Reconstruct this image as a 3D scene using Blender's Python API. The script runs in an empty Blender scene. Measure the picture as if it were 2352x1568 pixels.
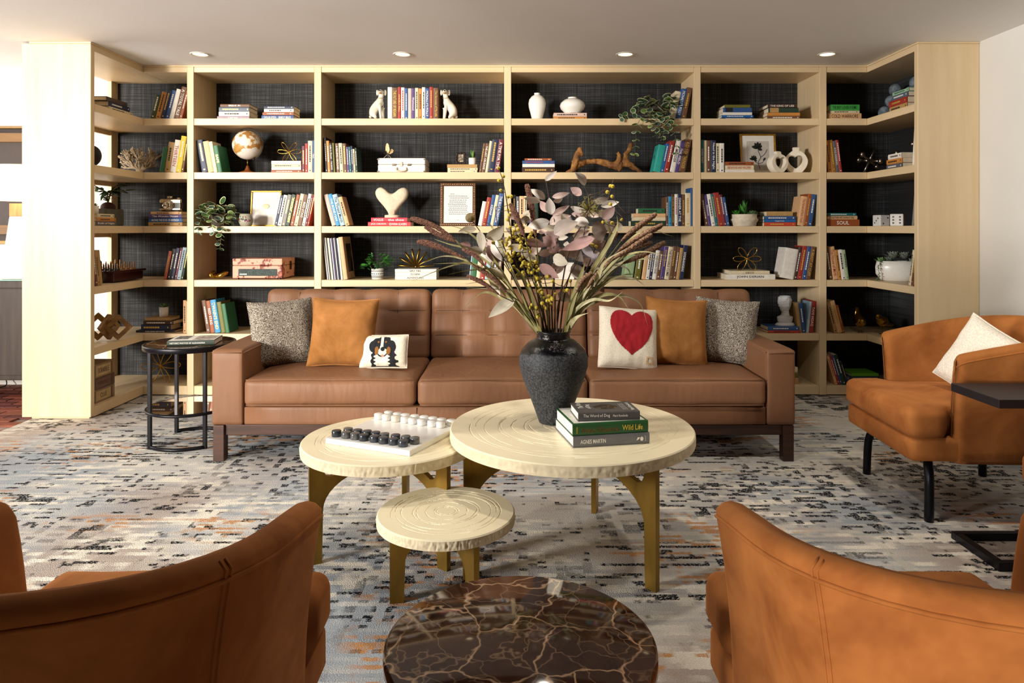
import bpy, bmesh, math, random
from mathutils import Vector, Matrix, noise
random.seed(7)
PI = math.pi
# ------------------------------------------------------------------ camera
F, CH, D1, D2, CEIL = 1633.0, 1.2355, 5.268, 4.607, 2.452
scene = bpy.context.scene
C = scene.collection
cam_d = bpy.data.cameras.new('camera'); cam = bpy.data.objects.new('camera', cam_d); C.objects.link(cam)
cam.location = (0, 0, CH); cam.rotation_euler = (PI / 2, 0, 0)
cam_d.sensor_width = 36; cam_d.lens = 36 * F / 2352; cam_d.shift_y = -(784 - 527) / 2352
cam_d.clip_start = 0.05
scene.camera = cam
# ------------------------------------------------------------------ light
w = bpy.data.worlds.new('world'); scene.world = w; w.use_nodes = True
w.node_tree.nodes['Background'].inputs[0].default_value = (0.80, 0.88, 1.0, 1)
w.node_tree.nodes['Background'].inputs[1].default_value = 0.35
scene.view_settings.view_transform = 'Standard'
scene.view_settings.look = 'None'
scene.view_settings.exposure = -0.07
scene.view_settings.gamma = 1.0
scene.view_settings.use_curve_mapping = False
scene.cycles.max_bounces = 6; scene.cycles.diffuse_bounces = 3; scene.cycles.glossy_bounces = 3; scene.cycles.transmission_bounces = 4
scene.cycles.caustics_reflective = False; scene.cycles.caustics_refractive = False
def area(name, loc, target, sx, sy, power, color):
    l = bpy.data.lights.new(name, 'AREA'); l.shape = 'RECTANGLE'; l.size = sx; l.size_y = sy
    l.energy = power; l.color = color
    o = bpy.data.objects.new(name, l); C.objects.link(o); o.location = loc
    d = Vector(target) - Vector(loc); o.rotation_euler = d.to_track_quat('-Z', 'Z').to_euler()
    return o
# daylight through the high window in the left wall, the foyer window further along it,
# plus an added rear fill for the right chair and shelves
KEY = area('window_daylight', (-5.55, -0.7, 1.85), (-0.3, 4.6, 1.15), 1.3, 1.0, 600, (1.0, 0.96, 0.90))
REAR = area('rear_fill', (-5.55, -5.0, 1.6), (1.2, 2.0, 1.1), 1.2, 1.3, 1250, (1.0, 0.91, 0.78))
FOY = area('foyer_daylight', (-5.5, 5.0, 1.4), (-1.0, 4.7, 2.6), 0.9, 1.3, 45, (0.95, 0.98, 1.0))

# ------------------------------------------------------------------ helpers
def lin(h):
    h = h.lstrip('#'); r = [int(h[i:i + 2], 16) / 255 for i in (0, 2, 4)]
    return tuple((c / 12.92 if c <= 0.04045 else ((c + 0.055) / 1.055) ** 2.4) for c in r) + (1,)
def P(px, py, Y):
    return Vector(((px - 1176) * Y / F, Y, CH - (py - 527) * Y / F))
def G(px, py, z=0.0):
    Y = F * (CH - z) / (py - 527); return Vector(((px - 1176) * Y / F, Y, z))
def XP(px, Y): return (px - 1176) * Y / F
def ZP(py, Y): return CH - (py - 527) * Y / F

_m = {}
def nt(name):
    m = bpy.data.materials.new(name); m.use_nodes = True
    n = m.node_tree.nodes; return m, n, m.node_tree.links, n['Principled BSDF']
def add(n, t, **kw):
    x = n.new(t)
    for k, v in kw.items():
        if k in x.bl_rna.properties: setattr(x, k, v)
    return x
def ramp(n, stops, interp='LINEAR'):
    r = n.new('ShaderNodeValToRGB'); r.color_ramp.interpolation = interp
    e = r.color_ramp.elements
    while len(e) < len(stops): e.new(0.5)
    for i, (p, c) in enumerate(stops):
        e[i].position = p; e[i].color = c if not isinstance(c, str) else lin(c)
    return r
def coords(n, l, scale=(1, 1, 1), out='Object'):
    t = n.new('ShaderNodeTexCoord'); mp = n.new('ShaderNodeMapping'); mp.inputs['Scale'].default_value = scale
    l.new(t.outputs[out], mp.inputs[0]); return mp
def noisetex(n, l, vec, scale=1.0, detail=3, rough=0.5, dist=0.0):
    t = n.new('ShaderNodeTexNoise'); t.inputs['Scale'].default_value = scale; t.inputs['Detail'].default_value = detail
    t.inputs['Roughness'].default_value = rough; t.inputs['Distortion'].default_value = dist
    if vec is not None: l.new(vec, t.inputs['Vector'])
    return t
def bump(n, l, b, h, strength=0.3, dist=0.002):
    x = n.new('ShaderNodeBump'); x.inputs['Strength'].default_value = strength; x.inputs['Distance'].default_value = dist
    l.new(h, x.inputs['Height']); l.new(x.outputs[0], b.inputs['Normal']); return x
def shade(c, k):
    return tuple(min(1, max(0, v * k)) for v in c[:3]) + (1,)
def pm(hexc, rough=0.5, metal=0.0, var=0.08, scale=(25, 25, 25), bmp=0.0, sheen=0.0, coat=0.0, dist=0.002, hex2=None, det=3, lo=0.35, hi=0.65):
    """plain procedural material: two tints mixed by noise, optional bump"""
    key = (hexc, rough, metal, var, scale, bmp, sheen, coat, dist, hex2, det, lo, hi)
    if key in _m: return _m[key]
    m, n, l, b = nt('mat_' + hexc.strip('#') + '_%d' % len(_m))
    c = lin(hexc); mp = coords(n, l, scale); t = noisetex(n, l, mp.outputs[0], 1.0, det)
    c2 = lin(hex2) if hex2 else shade(c, 1 + var)
    c1 = c if hex2 else shade(c, 1 - var)
    r = ramp(n, [(lo, c1), (hi, c2)]); l.new(t.outputs['Fac'], r.inputs[0]); l.new(r.outputs[0], b.inputs['Base Color'])
    b.inputs['Roughness'].default_value = rough; b.inputs['Metallic'].default_value = metal
    if sheen:
        b.inputs['Sheen Weight'].default_value = sheen; b.inputs['Sheen Roughness'].default_value = 0.4
        b.inputs['Sheen Tint'].default_value = shade(c, 1.6)
    if coat: b.inputs['Coat Weight'].default_value = coat
    if bmp: bump(n, l, b, t.outputs['Fac'], bmp, dist)
    _m[key] = m; return m
def emit(hexc, s):
    m, n, l, b = nt('emit'); b.inputs['Base Color'].default_value = lin(hexc)
    b.inputs['Emission Color'].default_value = lin(hexc); b.inputs['Emission Strength'].default_value = s; return m

def link(name, me, mat, parent=None, smooth=False):
    o = bpy.data.objects.new(name, me); C.objects.link(o)
    if mat is not None:
        me.materials.clear()
        for x in (mat if isinstance(mat, (list, tuple)) else [mat]): me.materials.append(x)
    if smooth:
        me.polygons.foreach_set('use_smooth', [True] * len(me.polygons))
    if parent is not None: o.parent = parent
    return o
def tag(o, label, cat, group=None, kind=None):
    if label: o['label'] = label
    if cat: o['category'] = cat
    if group: o['group'] = group
    if kind: o['kind'] = kind
    return o
def thing(name, label, cat, loc=(0, 0, 0), rz=0.0, group=None):
    o = bpy.data.objects.new(name, None); C.objects.link(o); o.empty_display_size = 0.05
    o.location = loc; o.rotation_euler = (0, 0, rz); return tag(o, label, cat, group)

class MB:
    def __init__(s): s.v = []; s.f = []; s.mi = []
    def add(s, vs, fs, m=0):
        b = len(s.v); s.v += [tuple(v) for v in vs]; s.f += [tuple(i + b for i in f) for f in fs]; s.mi += [m] * len(fs); return s
    def box(s, x0, x1, y0, y1, z0, z1, m=0):
        vs = [(x, y, z) for z in (z0, z1) for y in (y0, y1) for x in (x0, x1)]
        return s.add(vs, [(0, 2, 3, 1), (4, 5, 7, 6), (0, 1, 5, 4), (2, 6, 7, 3), (0, 4, 6, 2), (1, 3, 7, 5)], m)
    def quad(s, a, b, c, d, m=0): return s.add([a, b, c, d], [(0, 1, 2, 3)], m)
    def grid(s, fn, nu, nv, m=0, cu=False, cv=False):
        vs = [fn(i / nu, j / nv) for j in range(nv + (0 if cv else 1)) for i in range(nu + (0 if cu else 1))]
        W = nu + (0 if cu else 1); H = nv + (0 if cv else 1); fs = []
        for j in range(nv):
            for i in range(nu):
                a = j * W + i; b_ = j * W + (i + 1) % W; c = ((j + 1) % H) * W + (i + 1) % W; d = ((j + 1) % H) * W + i
                fs.append((a, b_, c, d))
        return s.add(vs, fs, m)
    def lathe(s, prof, seg=24, c=(0, 0, 0), m=0, cap=True, sx=1.0, sy=1.0):
        vs = []; fs = []
        for (r, z) in prof:
            for i in range(seg):
                a = 2 * PI * i / seg; vs.append((c[0] + r * math.cos(a) * sx, c[1] + r * math.sin(a) * sy, c[2] + z))
        for j in range(len(prof) - 1):
            for i in range(seg):
                fs.append((j * seg + i, j * seg + (i + 1) % seg, (j + 1) * seg + (i + 1) % seg, (j + 1) * seg + i))
        if cap:
            fs.append(tuple(range(seg - 1, -1, -1))); k = (len(prof) - 1) * seg; fs.append(tuple(range(k, k + seg)))
        return s.add(vs, fs, m)
    def tube(s, pts, r, seg=8, m=0, closed=False, cap=True):
        pts = [Vector(p) for p in pts]; n = len(pts); rs = r if isinstance(r, (list, tuple)) else [r] * n
        vs = []; fs = []; up = None
        for i in range(n):
            if closed: t = pts[(i + 1) % n] - pts[i - 1]
            else: t = pts[min(i + 1, n - 1)] - pts[max(i - 1, 0)]
            if t.length < 1e-9: t = Vector((0, 0, 1))
            t.normalize()
            if up is None:
                up = Vector((0, 0, 1)) if abs(t.z) < 0.9 else Vector((1, 0, 0))
            a = up - t * up.dot(t)
            if a.length < 1e-6: a = t.orthogonal()
            a.normalize(); up = a; b = t.cross(a)
            for k in range(seg):
                g = 2 * PI * k / seg; vs.append(pts[i] + (a * math.cos(g) + b * math.sin(g)) * rs[i])
        for i in range(n if closed else n - 1):
            j = (i + 1) % n
            for k in range(seg):
                fs.append((i * seg + k, i * seg + (k + 1) % seg, j * seg + (k + 1) % seg, j * seg + k))
        if cap and not closed:
            fs.append(tuple(range(seg - 1, -1, -1))); q = (n - 1) * seg; fs.append(tuple(range(q, q + seg)))
        return s.add(vs, fs, m)
    def ball(s, c, r, seg=12, rings=8, sc=(1, 1, 1), m=0):
        prof = [(max(1e-4, r * math.sin(PI * j / rings)), -r * math.cos(PI * j / rings)) for j in range(rings + 1)]
        b = len(s.v); s.lathe(prof, seg, (0, 0, 0), m, False)
        for i in range(b, len(s.v)):
            v = s.v[i]; s.v[i] = (c[0] + v[0] * sc[0], c[1] + v[1] * sc[1], c[2] + v[2] * sc[2])
        return s
    def prism(s, outline, y0, y1, m=0):
        """outline in (x,z), counter-clockwise seen from -y; extruded y0..y1"""
        n = len(outline)
        vs = [(x, y0, z) for x, z in outline] + [(x, y1, z) for x, z in outline]
        fs = [tuple(range(n)), tuple(range(2 * n - 1, n - 1, -1))] + [(i, i + n, (i + 1) % n + n, (i + 1) % n) for i in range(n)]
        return s.add(vs, fs, m)
    def xf(s, M):
        s.v = [tuple(M @ Vector(v)) for v in s.v]; return s
    def mesh(s):
        me = bpy.data.meshes.new('mesh'); me.from_pydata(s.v, [], s.f); 
        if any(s.mi): me.polygons.foreach_set('material_index', s.mi)
        me.update(); return me
    def build(s, name, mat, parent=None, smooth=False, bev=0.0, seg=2, loc=None, weld=False):
        me = s.mesh()
        if bev or weld:
            bm = bmesh.new(); bm.from_mesh(me)
            if weld: bmesh.ops.remove_doubles(bm, verts=bm.verts, dist=1e-5)
            bmesh.ops.recalc_face_normals(bm, faces=bm.faces)
            if bev:
                ed = [e for e in bm.edges if len(e.link_faces) == 2 and e.calc_face_angle(0) > 0.5]
                bmesh.ops.bevel(bm, geom=ed, offset=bev, segments=seg, affect='EDGES', profile=0.5)
            bm.to_mesh(me); bm.free()
        o = link(name, me, mat, parent, smooth)
        if loc is not None: o.location = loc
        return o

def smooth_angle(o, ang=0.6):
    me = o.data; bm = bmesh.new(); bm.from_mesh(me)
    for f in bm.faces: f.smooth = True
    for e in bm.edges:
        e.smooth = not (len(e.link_faces) == 2 and e.calc_face_angle(0) > ang)
    bm.to_mesh(me); bm.free(); return o

def bez(p0, p1, p2, p3, n):
    out = []
    for i in range(n + 1):
        t = i / n; u = 1 - t
        out.append(p0 * u ** 3 + p1 * 3 * u * u * t + p2 * 3 * u * t * t + p3 * t ** 3)
    return out
def spline(pts, n=6):
    """Catmull-Rom through the points"""
    pts = [Vector(p) for p in pts]; q = [pts[0] * 2 - pts[1]] + pts + [pts[-1] * 2 - pts[-2]]; out = []
    for i in range(1, len(q) - 2):
        for k in range(n):
            t = k / n; a, b, c, d = q[i - 1], q[i], q[i + 1], q[i + 2]
            out.append(0.5 * ((2 * b) + (c - a) * t + (2 * a - 5 * b + 4 * c - d) * t * t + (3 * b - a - 3 * c + d) * t ** 3))
    out.append(pts[-1]); return out
def sstep(a, b, x):
    t = min(1, max(0, (x - a) / (b - a))); return t * t * (3 - 2 * t)

def rbox(sx, sy, sz, r, n=10, bulge=(0, 0, 0), fn=None):
    """soft box, half sizes sx,sy,sz around the origin"""
    bm = bmesh.new(); bmesh.ops.create_cube(bm, size=2)
    bmesh.ops.subdivide_edges(bm, edges=bm.edges[:], cuts=n, use_grid_fill=True)
    for v in bm.verts:
        u = [math.copysign(1 - (1 - min(1, abs(c))) ** 1.5, c) for c in v.co]
        s = (sx, sy, sz); p = [u[i] * s[i] for i in range(3)]
        c = [max(-(s[i] - r), min(s[i] - r, p[i])) for i in range(3)]
        d = Vector([p[i] - c[i] for i in range(3)])
        if d.length > 1e-9: d = d.normalized() * r
        q = Vector(c) + d
        q.x += math.copysign(bulge[0] * (1 - u[1] ** 2) * (1 - u[2] ** 2) * abs(u[0]), u[0])
        q.y += math.copysign(bulge[1] * (1 - u[0] ** 2) * (1 - u[2] ** 2) * abs(u[1]), u[1])
        q.z += math.copysign(bulge[2] * (1 - u[0] ** 2) * (1 - u[1] ** 2) * abs(u[2]), u[2])
        if fn: q = fn(q, u)
        v.co = q
    me = bpy.data.meshes.new('mesh'); bm.to_mesh(me); bm.free(); return me

# text is queued, then turned into meshes in one go at the end
TQ = []
def text(parent, s, cen, u, v, wid, hgt, mat, name='lettering', bold=0.0, fill=True):
    # queued: parent, string, centre, direction along the line, direction up, width, height, ink
    TQ.append((parent, s, Vector(cen), Vector(u), Vector(v), wid, hgt, mat, name, bold, fill))
def flush_text():
    objs = []
    for q in TQ:
        cu = bpy.data.curves.new('t', 'FONT'); cu.body = q[1]; cu.resolution_u = 2; cu.offset = q[9]; cu.fill_mode = 'FRONT'
        o = bpy.data.objects.new('t', cu); C.objects.link(o); objs.append(o)
    bpy.context.view_layer.update(); dg = bpy.context.evaluated_depsgraph_get()
    for o, q in zip(objs, TQ):
        me = bpy.data.meshes.new_from_object(o.evaluated_get(dg))
        if len(me.vertices):
            xs = [x.co.x for x in me.vertices]; ys = [x.co.y for x in me.vertices]
            x0, x1, y0, y1 = min(xs), max(xs), min(ys), max(ys)
            kx = q[5] / max(1e-6, x1 - x0); ky = q[6] / max(1e-6, y1 - y0)
            if not q[10]: kx = ky = min(kx, ky)
            for x in me.vertices:
                a = (x.co.x - (x0 + x1) / 2) * kx; b = (x.co.y - (y0 + y1) / 2) * ky
                x.co = q[2] + q[3] * a + q[4] * b
            me.update(); link(q[8], me, q[7], q[0])
        bpy.data.objects.remove(o)
    TQ.clear()
# ================================================================== materials of the setting
def m_carpet():
    m, n, l, b = nt('carpet')
    tc = n.new('ShaderNodeTexCoord'); sp = n.new('ShaderNodeSeparateXYZ'); l.new(tc.outputs['Object'], sp.inputs[0]); X, Y = sp.outputs[0], sp.outputs[1]
    def mt(op, a, c=0.0, clamp=False):
        x = n.new('ShaderNodeMath'); x.operation = op; x.use_clamp = clamp
        for i, v in enumerate((a, c)):
            if isinstance(v, (int, float)): x.inputs[i].default_value = v
            else: l.new(v, x.inputs[i])
        return x.outputs[0]
    def vec(x, y, z=0.0):
        c = n.new('ShaderNodeCombineXYZ')
        for i, v in enumerate((x, y, z)):
            if isinstance(v, (int, float)): c.inputs[i].default_value = v
            else: l.new(v, c.inputs[i])
        return c.outputs[0]
    def nz(v, det=1, rough=.5): return noisetex(n, l, v, 1.0, det, rough).outputs['Fac']
    def thr(v, lo, hi):
        x = n.new('ShaderNodeMapRange'); x.inputs[1].default_value = lo; x.inputs[2].default_value = hi; l.new(v, x.inputs[0]); return x.outputs[0]
    def mix(f, a, c):
        x = n.new('ShaderNodeMix'); x.data_type = 'RGBA'; l.new(f, x.inputs[0])
        for i, v in ((6, a), (7, c)):
            if isinstance(v, str): x.inputs[i].default_value = lin(v)
            else: l.new(v, x.inputs[i])
        return x.outputs[2]
    def sc(v, k, o=0.0): return mt('ADD', mt('MULTIPLY', v, k), o)
    def area_(kx, ky, o, lo, hi, det=2): return thr(nz(vec(sc(X, kx, o), sc(Y, ky, o * 1.7)), det), lo, hi)
    jit = nz(vec(sc(X, 70), sc(Y, 40)), 3, .8)
    Yj = mt('ADD', Y, mt('MULTIPLY', jit, .022)); Xj = mt('ADD', X, mt('MULTIPLY', nz(vec(sc(X, 40, 3), sc(Y, 55)), 2, .7), .016))
    row = mt('FLOOR', mt('MULTIPLY', Yj, 54.0)); row2 = mt('FLOOR', mt('MULTIPLY', Yj, 36.0)); colm = mt('FLOOR', mt('MULTIPLY', Xj, 30.0)); col2 = mt('FLOOR', mt('MULTIPLY', Xj, 15.0))
    grain = nz(vec(sc(X, 230), sc(Y, 230)), 1); g2 = thr(nz(vec(sc(X, 120), sc(Y, 170)), 2, .7), .38, .46)
    # ground: grey, blue-grey and taupe fields, broken into rows
    base = mix(thr(mt('ADD', mt('MULTIPLY', nz(vec(sc(X, 1.2, 3), sc(Y, 1.5))), .6), mt('MULTIPLY', nz(vec(sc(X, 3.0), sc(row, 1.9))), .4)), .42, .58), '#a6aeb7', '#d4d1cc')
    base = mix(mt('MULTIPLY', area_(.9, .8, 9.0, .50, .62), .8), base, '#b3a296')
    cream = mt('MULTIPLY', thr(nz(vec(sc(X, 3.2, 1), sc(row2, 2.7, 4)), 3, .65), .50, .58), area_(1.3, 1.5, 5.0, .38, .55))
    c = mix(cream, base, '#efe9dc')
    line = mt('MULTIPLY', thr(nz(vec(sc(colm, 3.3), sc(Y, .9, 2))), .60, .66), area_(.9, 1.0, 12.0, .42, .55))
    c = mix(mt('MULTIPLY', line, .8), c, '#cfcac0')
    og = mt('MULTIPLY', mt('MULTIPLY', thr(nz(vec(sc(X, 4.5, 7), sc(row, 3.1, 9)), 3, .7), .53, .57), area_(1.1, 1.6, 40.0, .53, .60)), thr(grain, .36, .5))
    c = mix(og, c, '#c68848')
    dash = mt('MULTIPLY', thr(nz(vec(sc(X, 4.2), sc(row, 2.3)), 3, .7), .545, .57), area_(.9, 2.0, 4.4, .36, .47))
    gap = thr(nz(vec(sc(colm, 2.1, 5), sc(Y, .8))), .40, .46)
    blk = mt('MULTIPLY', thr(nz(vec(sc(col2, 1.7, 3), sc(row2, 2.9, 8))), .49, .53), area_(1.0, .6, 33.0, .585, .62))
    blk2 = mt('MULTIPLY', thr(nz(vec(sc(colm, 2.9, 1), sc(row, .35, 2))), .56, .60), area_(1.0, .8, 71.0, .54, .60))
    dark = mt('MAXIMUM', mt('MAXIMUM', mt('MULTIPLY', dash, gap), mt('MULTIPLY', blk, gap)), blk2)
    dark = mt('MULTIPLY', dark, g2)
    c = mix(dark, c, '#14171c')
    pv = n.new('ShaderNodeMix'); pv.data_type = 'RGBA'; pv.blend_type = 'MULTIPLY'; pv.inputs[0].default_value = .55
    l.new(c, pv.inputs[6]); r = ramp(n, [(.3, (.55, .55, .55, 1)), (.68, (1, 1, 1, 1))]); l.new(grain, r.inputs[0]); l.new(r.outputs[0], pv.inputs[7])
    l.new(pv.outputs[2], b.inputs['Base Color']); b.inputs['Roughness'].default_value = .95; b.inputs['Specular IOR Level'].default_value = .1
    bump(n, l, b, grain, .6, .004); return m
def m_wood(scale, name, c1='#dfc59a', c2='#e9d2ac'):
    m, n, l, b = nt(name); mp = coords(n, l, scale); t = noisetex(n, l, mp.outputs[0], 1.0, 5, 0.6, 0.4)
    r = ramp(n, [(0.3, c1), (0.7, c2)]); l.new(t.outputs['Fac'], r.inputs[0]); l.new(r.outputs[0], b.inputs['Base Color'])
    b.inputs['Roughness'].default_value = 0.42; bump(n, l, b, t.outputs['Fac'], 0.05, 0.001); return m
def m_grass():
    m, n, l, b = nt('grasscloth')
    a = noisetex(n, l, coords(n, l, (230, 1, 2.2)).outputs[0], 1.0, 2); c = noisetex(n, l, coords(n, l, (4, 1, 260)).outputs[0], 1.0, 2)
    mx = n.new('ShaderNodeMath'); mx.operation = 'ADD'; l.new(a.outputs['Fac'], mx.inputs[0]); l.new(c.outputs['Fac'], mx.inputs[1])
    r = ramp(n, [(0.40, '#121315'), (0.52, '#212224'), (0.64, '#48494b')])
    h = n.new('ShaderNodeMath'); h.operation = 'MULTIPLY'; h.inputs[1].default_value = 0.5; l.new(mx.outputs[0], h.inputs[0])
    l.new(h.outputs[0], r.inputs[0]); l.new(r.outputs[0], b.inputs['Base Color']); b.inputs['Roughness'].default_value = 0.8
    bump(n, l, b, mx.outputs[0], 0.25, 0.001); return m
WV = m_wood((14, 14, 0.9), 'maple_upright'); WH = m_wood((0.9, 14, 14), 'maple_shelf'); WY = m_wood((14, 0.9, 14), 'maple_return')
GRASS = m_grass(); CARPET = m_carpet()
PAINT = pm('#e6e5e1', 0.7, var=0.015, scale=(3, 3, 3), bmp=0.02); CEILM = pm('#f0efee', 0.8, var=0.02, scale=(1.2, 1.2, 1.2), bmp=0.02)
DARKW = pm('#3a2a20', 0.45, var=0.25, scale=(6, 6, 60), bmp=0.05); BRICKM = [pm(h, 0.55, var=0.22, scale=(9, 22, 9), bmp=0.3) for h in ('#6d2f1f', '#7c3a24', '#5a2419', '#82442c')]
MORTAR = pm('#8d7b70', 0.9, var=0.2, bmp=0.3)
# ================================================================== room
XR, XL, YF, YB = 3.03, -5.62, -6.0, 5.70
def struct(name, mb, mat, **k):
    o = mb.build(name, mat, **k); o['kind'] = 'structure'; return o
struct('floor', MB().box(XL - .1, XR + .1, YF - .1, YB + .1, -0.12, -0.012), MORTAR)
FLOOR = bpy.data.objects['floor']
# bricks beside the carpet (running bond, long side across the room)
bl, bw_, bh = 0.205, 0.092, 0.012
me_b = [MB().box(0, bl - .009, 0, bw_ - .009, -0.012, 0.0).build('tmp', None, bev=0.002, seg=1).data for _ in BRICKM]
for o in [o for o in C.objects if o.name.startswith('tmp')]: bpy.data.objects.remove(o)
for me, mt in zip(me_b, BRICKM): me.materials.append(mt)
row = 0; y = 3.75
while y < 5.62:
    x = -4.36 + (row % 2) * bl / 2
    while x < -3.33:
        o = bpy.data.objects.new('brick', random.choice(me_b)); C.objects.link(o); o.parent = FLOOR
        o.location = (x, y, random.uniform(-.0015, .0005)); x += bl
    y += bw_; row += 1
bf = MB()
y = 3.75 - bw_ * 100; row = 100
while y < 3.74:
    x = -5.6 + (row % 2) * bl / 2
    while x < -3.33:
        bf.box(x, x + bl - .009, y, y + bw_ - .009, -0.012, 0.0); x += bl
    y += bw_; row += 1
y = 3.75; row = 0
while y < 5.62:
    x = -5.6 + (row % 2) * bl / 2
    while x < -4.37 - bl:
        bf.box(x, x + bl - .009, y, y + bw_ - .009, -0.012, 0.0); x += bl
    y += bw_; row += 1
o = bf.build('brick', BRICKM[0], FLOOR); o['kind'] = 'stuff'
cb = MB(); cb.add([(-3.12, YF, 0.006), (XR, YF, 0.006), (XR, YB - .02, 0.006), (-3.12, YB - .02, 0.006), (-3.12, YF, -.012), (XR, YF, -.012), (XR, YB - .02, -.012), (-3.12, YB - .02, -.012)],
       [(0, 1, 2, 3), (4, 7, 6, 5), (0, 4, 5, 1), (1, 5, 6, 2), (2, 6, 7, 3), (3, 7, 4, 0)])
tag(cb.build('carpet', CARPET), 'grey, black and rust streaked broadloom carpet under the seating', 'carpet')
struct('ceiling', MB().box(XL - .1, XR + .1, 3.0, YB + .1, CEIL, CEIL + .1), CEILM)
struct('ceiling', MB().box(XL - .1, XR + .1, YF - .1, 3.0, CEIL, CEIL + .1), DARKW)  # unseen half of the ceiling, made dark to cut bounced light
struct('wall_right', MB().box(XR, XR + .1, 3.3, YB + .1, -.012, CEIL), PAINT)
struct('wall_unseen_dark', MB().box(XR, XR + .1, YF - .1, 3.3, -.012, CEIL), DARKW)  # unseen near part of the right wall, darkened to reduce bounce
struct('wall_back', MB().box(XL - .1, XR + .1, YB, YB + .1, -.012, CEIL), PAINT)
# left wall with window openings, closed front wall; both darkened to cut bounce
def holed(name, axis, pos, a0, a1, holes, mat):
    mb = MB(); xs = sorted({a0, a1} | {h[0] for h in holes} | {h[1] for h in holes})
    for i in range(len(xs) - 1):
        u0, u1 = xs[i], xs[i + 1]; hs = [h for h in holes if h[0] <= u0 + 1e-6 and h[1] >= u1 - 1e-6]
        spans = [(-.012, CEIL)] if not hs else [(-.012, hs[0][2]), (hs[0][3], CEIL)]
        for z0, z1 in spans:
            if z1 - z0 < 1e-4: continue
            if axis == 'x': mb.box(pos - .1, pos, u0, u1, z0, z1)
            else: mb.box(u0, u1, pos - .1, pos, z0, z1)
    return struct(name, mb, mat)
WARMW = pm('#cdb89a', 0.8, var=0.05)
holed('wall_left', 'x', XL, YF - .1, YB + .1, [(-5.8, -4.2, 0.7, 2.4), (-1.42, 0.02, 1.3, 2.4), (4.4, 5.5, 0.8, 2.38)], pm('#6a5a4c', 0.8, var=0.1))
holed('wall_front', 'y', YF, XL - .1, XR + .1, [], pm('#4a3a2e', 0.8, var=0.1))
struct('light_blocker', MB().box(-2.0, -1.3, -0.50, 1.0, 0.0061, CEIL), DARKW)  # unseen blocker added to keep window light off the left foreground chair
for i, (a, y0, y1, z0, z1) in enumerate((('x', -5.8, -4.2, 0.7, 2.4), ('x', -1.42, 0.02, 1.3, 2.4), ('x', 4.4, 5.5, 0.8, 2.38))):  # the rearmost frame is added around the unseen rear fill
    mb = MB(); t = 0.04
    for (u0, u1, v0, v1) in ((y0, y0 + t, z0, z1), (y1 - t, y1, z0, z1), (y0, y1, z0, z0 + t), (y0, y1, z1 - t, z1)):
        if a == 'x': mb.box(XL - .08, XL - .03, u0, u1, v0, v1)
        else: mb.box(u0, u1, YF - .08, YF - .03, v0, v1)
    struct('window_%d' % (i + 1), mb, PAINT)
mb = MB().box(XL, -3.19, YB - .018, YB, -.012, 0.075); struct('baseboard_back', mb, PAINT)
mb = MB().box(XR - .015, XR, YF, D2 - .01, 0.006, 0.09); struct('baseboard_right', mb, PAINT)

# ================================================================== built-in bookcase
def zs(row):  # top of the shelf board that row's things stand on
    return 0.0774 if row == 6 else CH - (272 + 123.6 * (row - 1) - 527) / 310.0
XA, XB = -2.730, 2.630           # inner faces of the two returns
XLO, XRO = -3.176, 3.028         # outer ends
YBK = D1 + 0.406; ST = 0.05
BC = thing('bookcase', 'pale maple built-in bookcase wall with dark grasscloth back behind the sofa', 'bookcase', (0, D1, 0))
def bpart(name, x0, x1, y0, y1, z0, z1, mat, bev=0.0015):
    return MB().box(x0, x1, y0 - D1, y1 - D1, z0, z1).build(name, mat, BC, bev=bev, seg=1)
stx = [(430, 445), (722, 738), (1158, 1174), (1594, 1609), (1882, 1898)]
SX = [((a - 1176) / 310, (b - 1176) / 310) for a, b in stx]
FZ = CH + 361 / 310.0 + 0.0      # underside of the fascia
for a, b in SX: bpart('upright', a, b, D1 - .004, YBK, 0.012, CEIL - .012, WV)
bays = [(XA, SX[0][0])] + [(SX[i][1], SX[i + 1][0]) for i in range(4)] + [(SX[4][1], XB)]
for i, (a, b) in enumerate(bays):
    e = .0015
    for r in range(1, 7):
        z = zs(r); bpart('shelf', a + (e if i else 0), b - (e if i < 5 else 0), D1, YBK, z - ST if r < 6 else 0.014, z, WH)
    bpart('top_rail', a + (e if i else 0), b - (e if i < 5 else 0), D1, YBK, FZ, CEIL - .012, WH)
for side, x0, x1 in (('l', XLO, XA), ('r', XB, XRO)):
    for r in range(1, 7):
        z = zs(r); bpart('shelf', x0 + .002, x1 - .001, D2 + .044, YBK, z - ST if r < 6 else 0.014, z, WY)
    bpart('top_rail', x0 + .002, x1 - .001, D2 + .044, YBK, FZ, CEIL - .012, WY)
    bpart('end_panel', x0, x1, D2, D2 + .043, 0.02, CEIL - .012, WV, 0.002)
bpart('crown_strip', XLO + .05, XA + .004, D2 - .006, YBK, CEIL - .012, CEIL - .0005, WH)
bpart('crown_strip', XA + .004, XB - .004, D1 - .008, YBK, CEIL - .012, CEIL - .0005, WH)
bpart('crown_strip', XB - .004, XRO, D2 - .006, YBK, CEIL - .012, CEIL - .0005, WH)
bpart('plinth', XLO + .05, XA - .02, D2 + .02, YBK, 0.0062, 0.02, WH)
bpart('plinth', XA - .02, XB + .02, D1 + .02, YBK, 0.0062, 0.014, WH)
bpart('plinth', XB + .02, XRO - .02, D2 + .02, YBK, 0.0062, 0.02, WH)
bpart('rear_post', XLO, XLO + .03, YBK - .09, YBK - .001, 0.078, FZ, WV)
for r in range(1, 6):
    bpart('rear_rail', XLO, XLO + .02, D2 + .044, YBK - .09, zs(r) - ST - .035, zs(r) - ST, WV)
bpart('back_panel', -3.148, XRO, YBK, YBK + .02, 0.02, CEIL - .012, GRASS)
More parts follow.
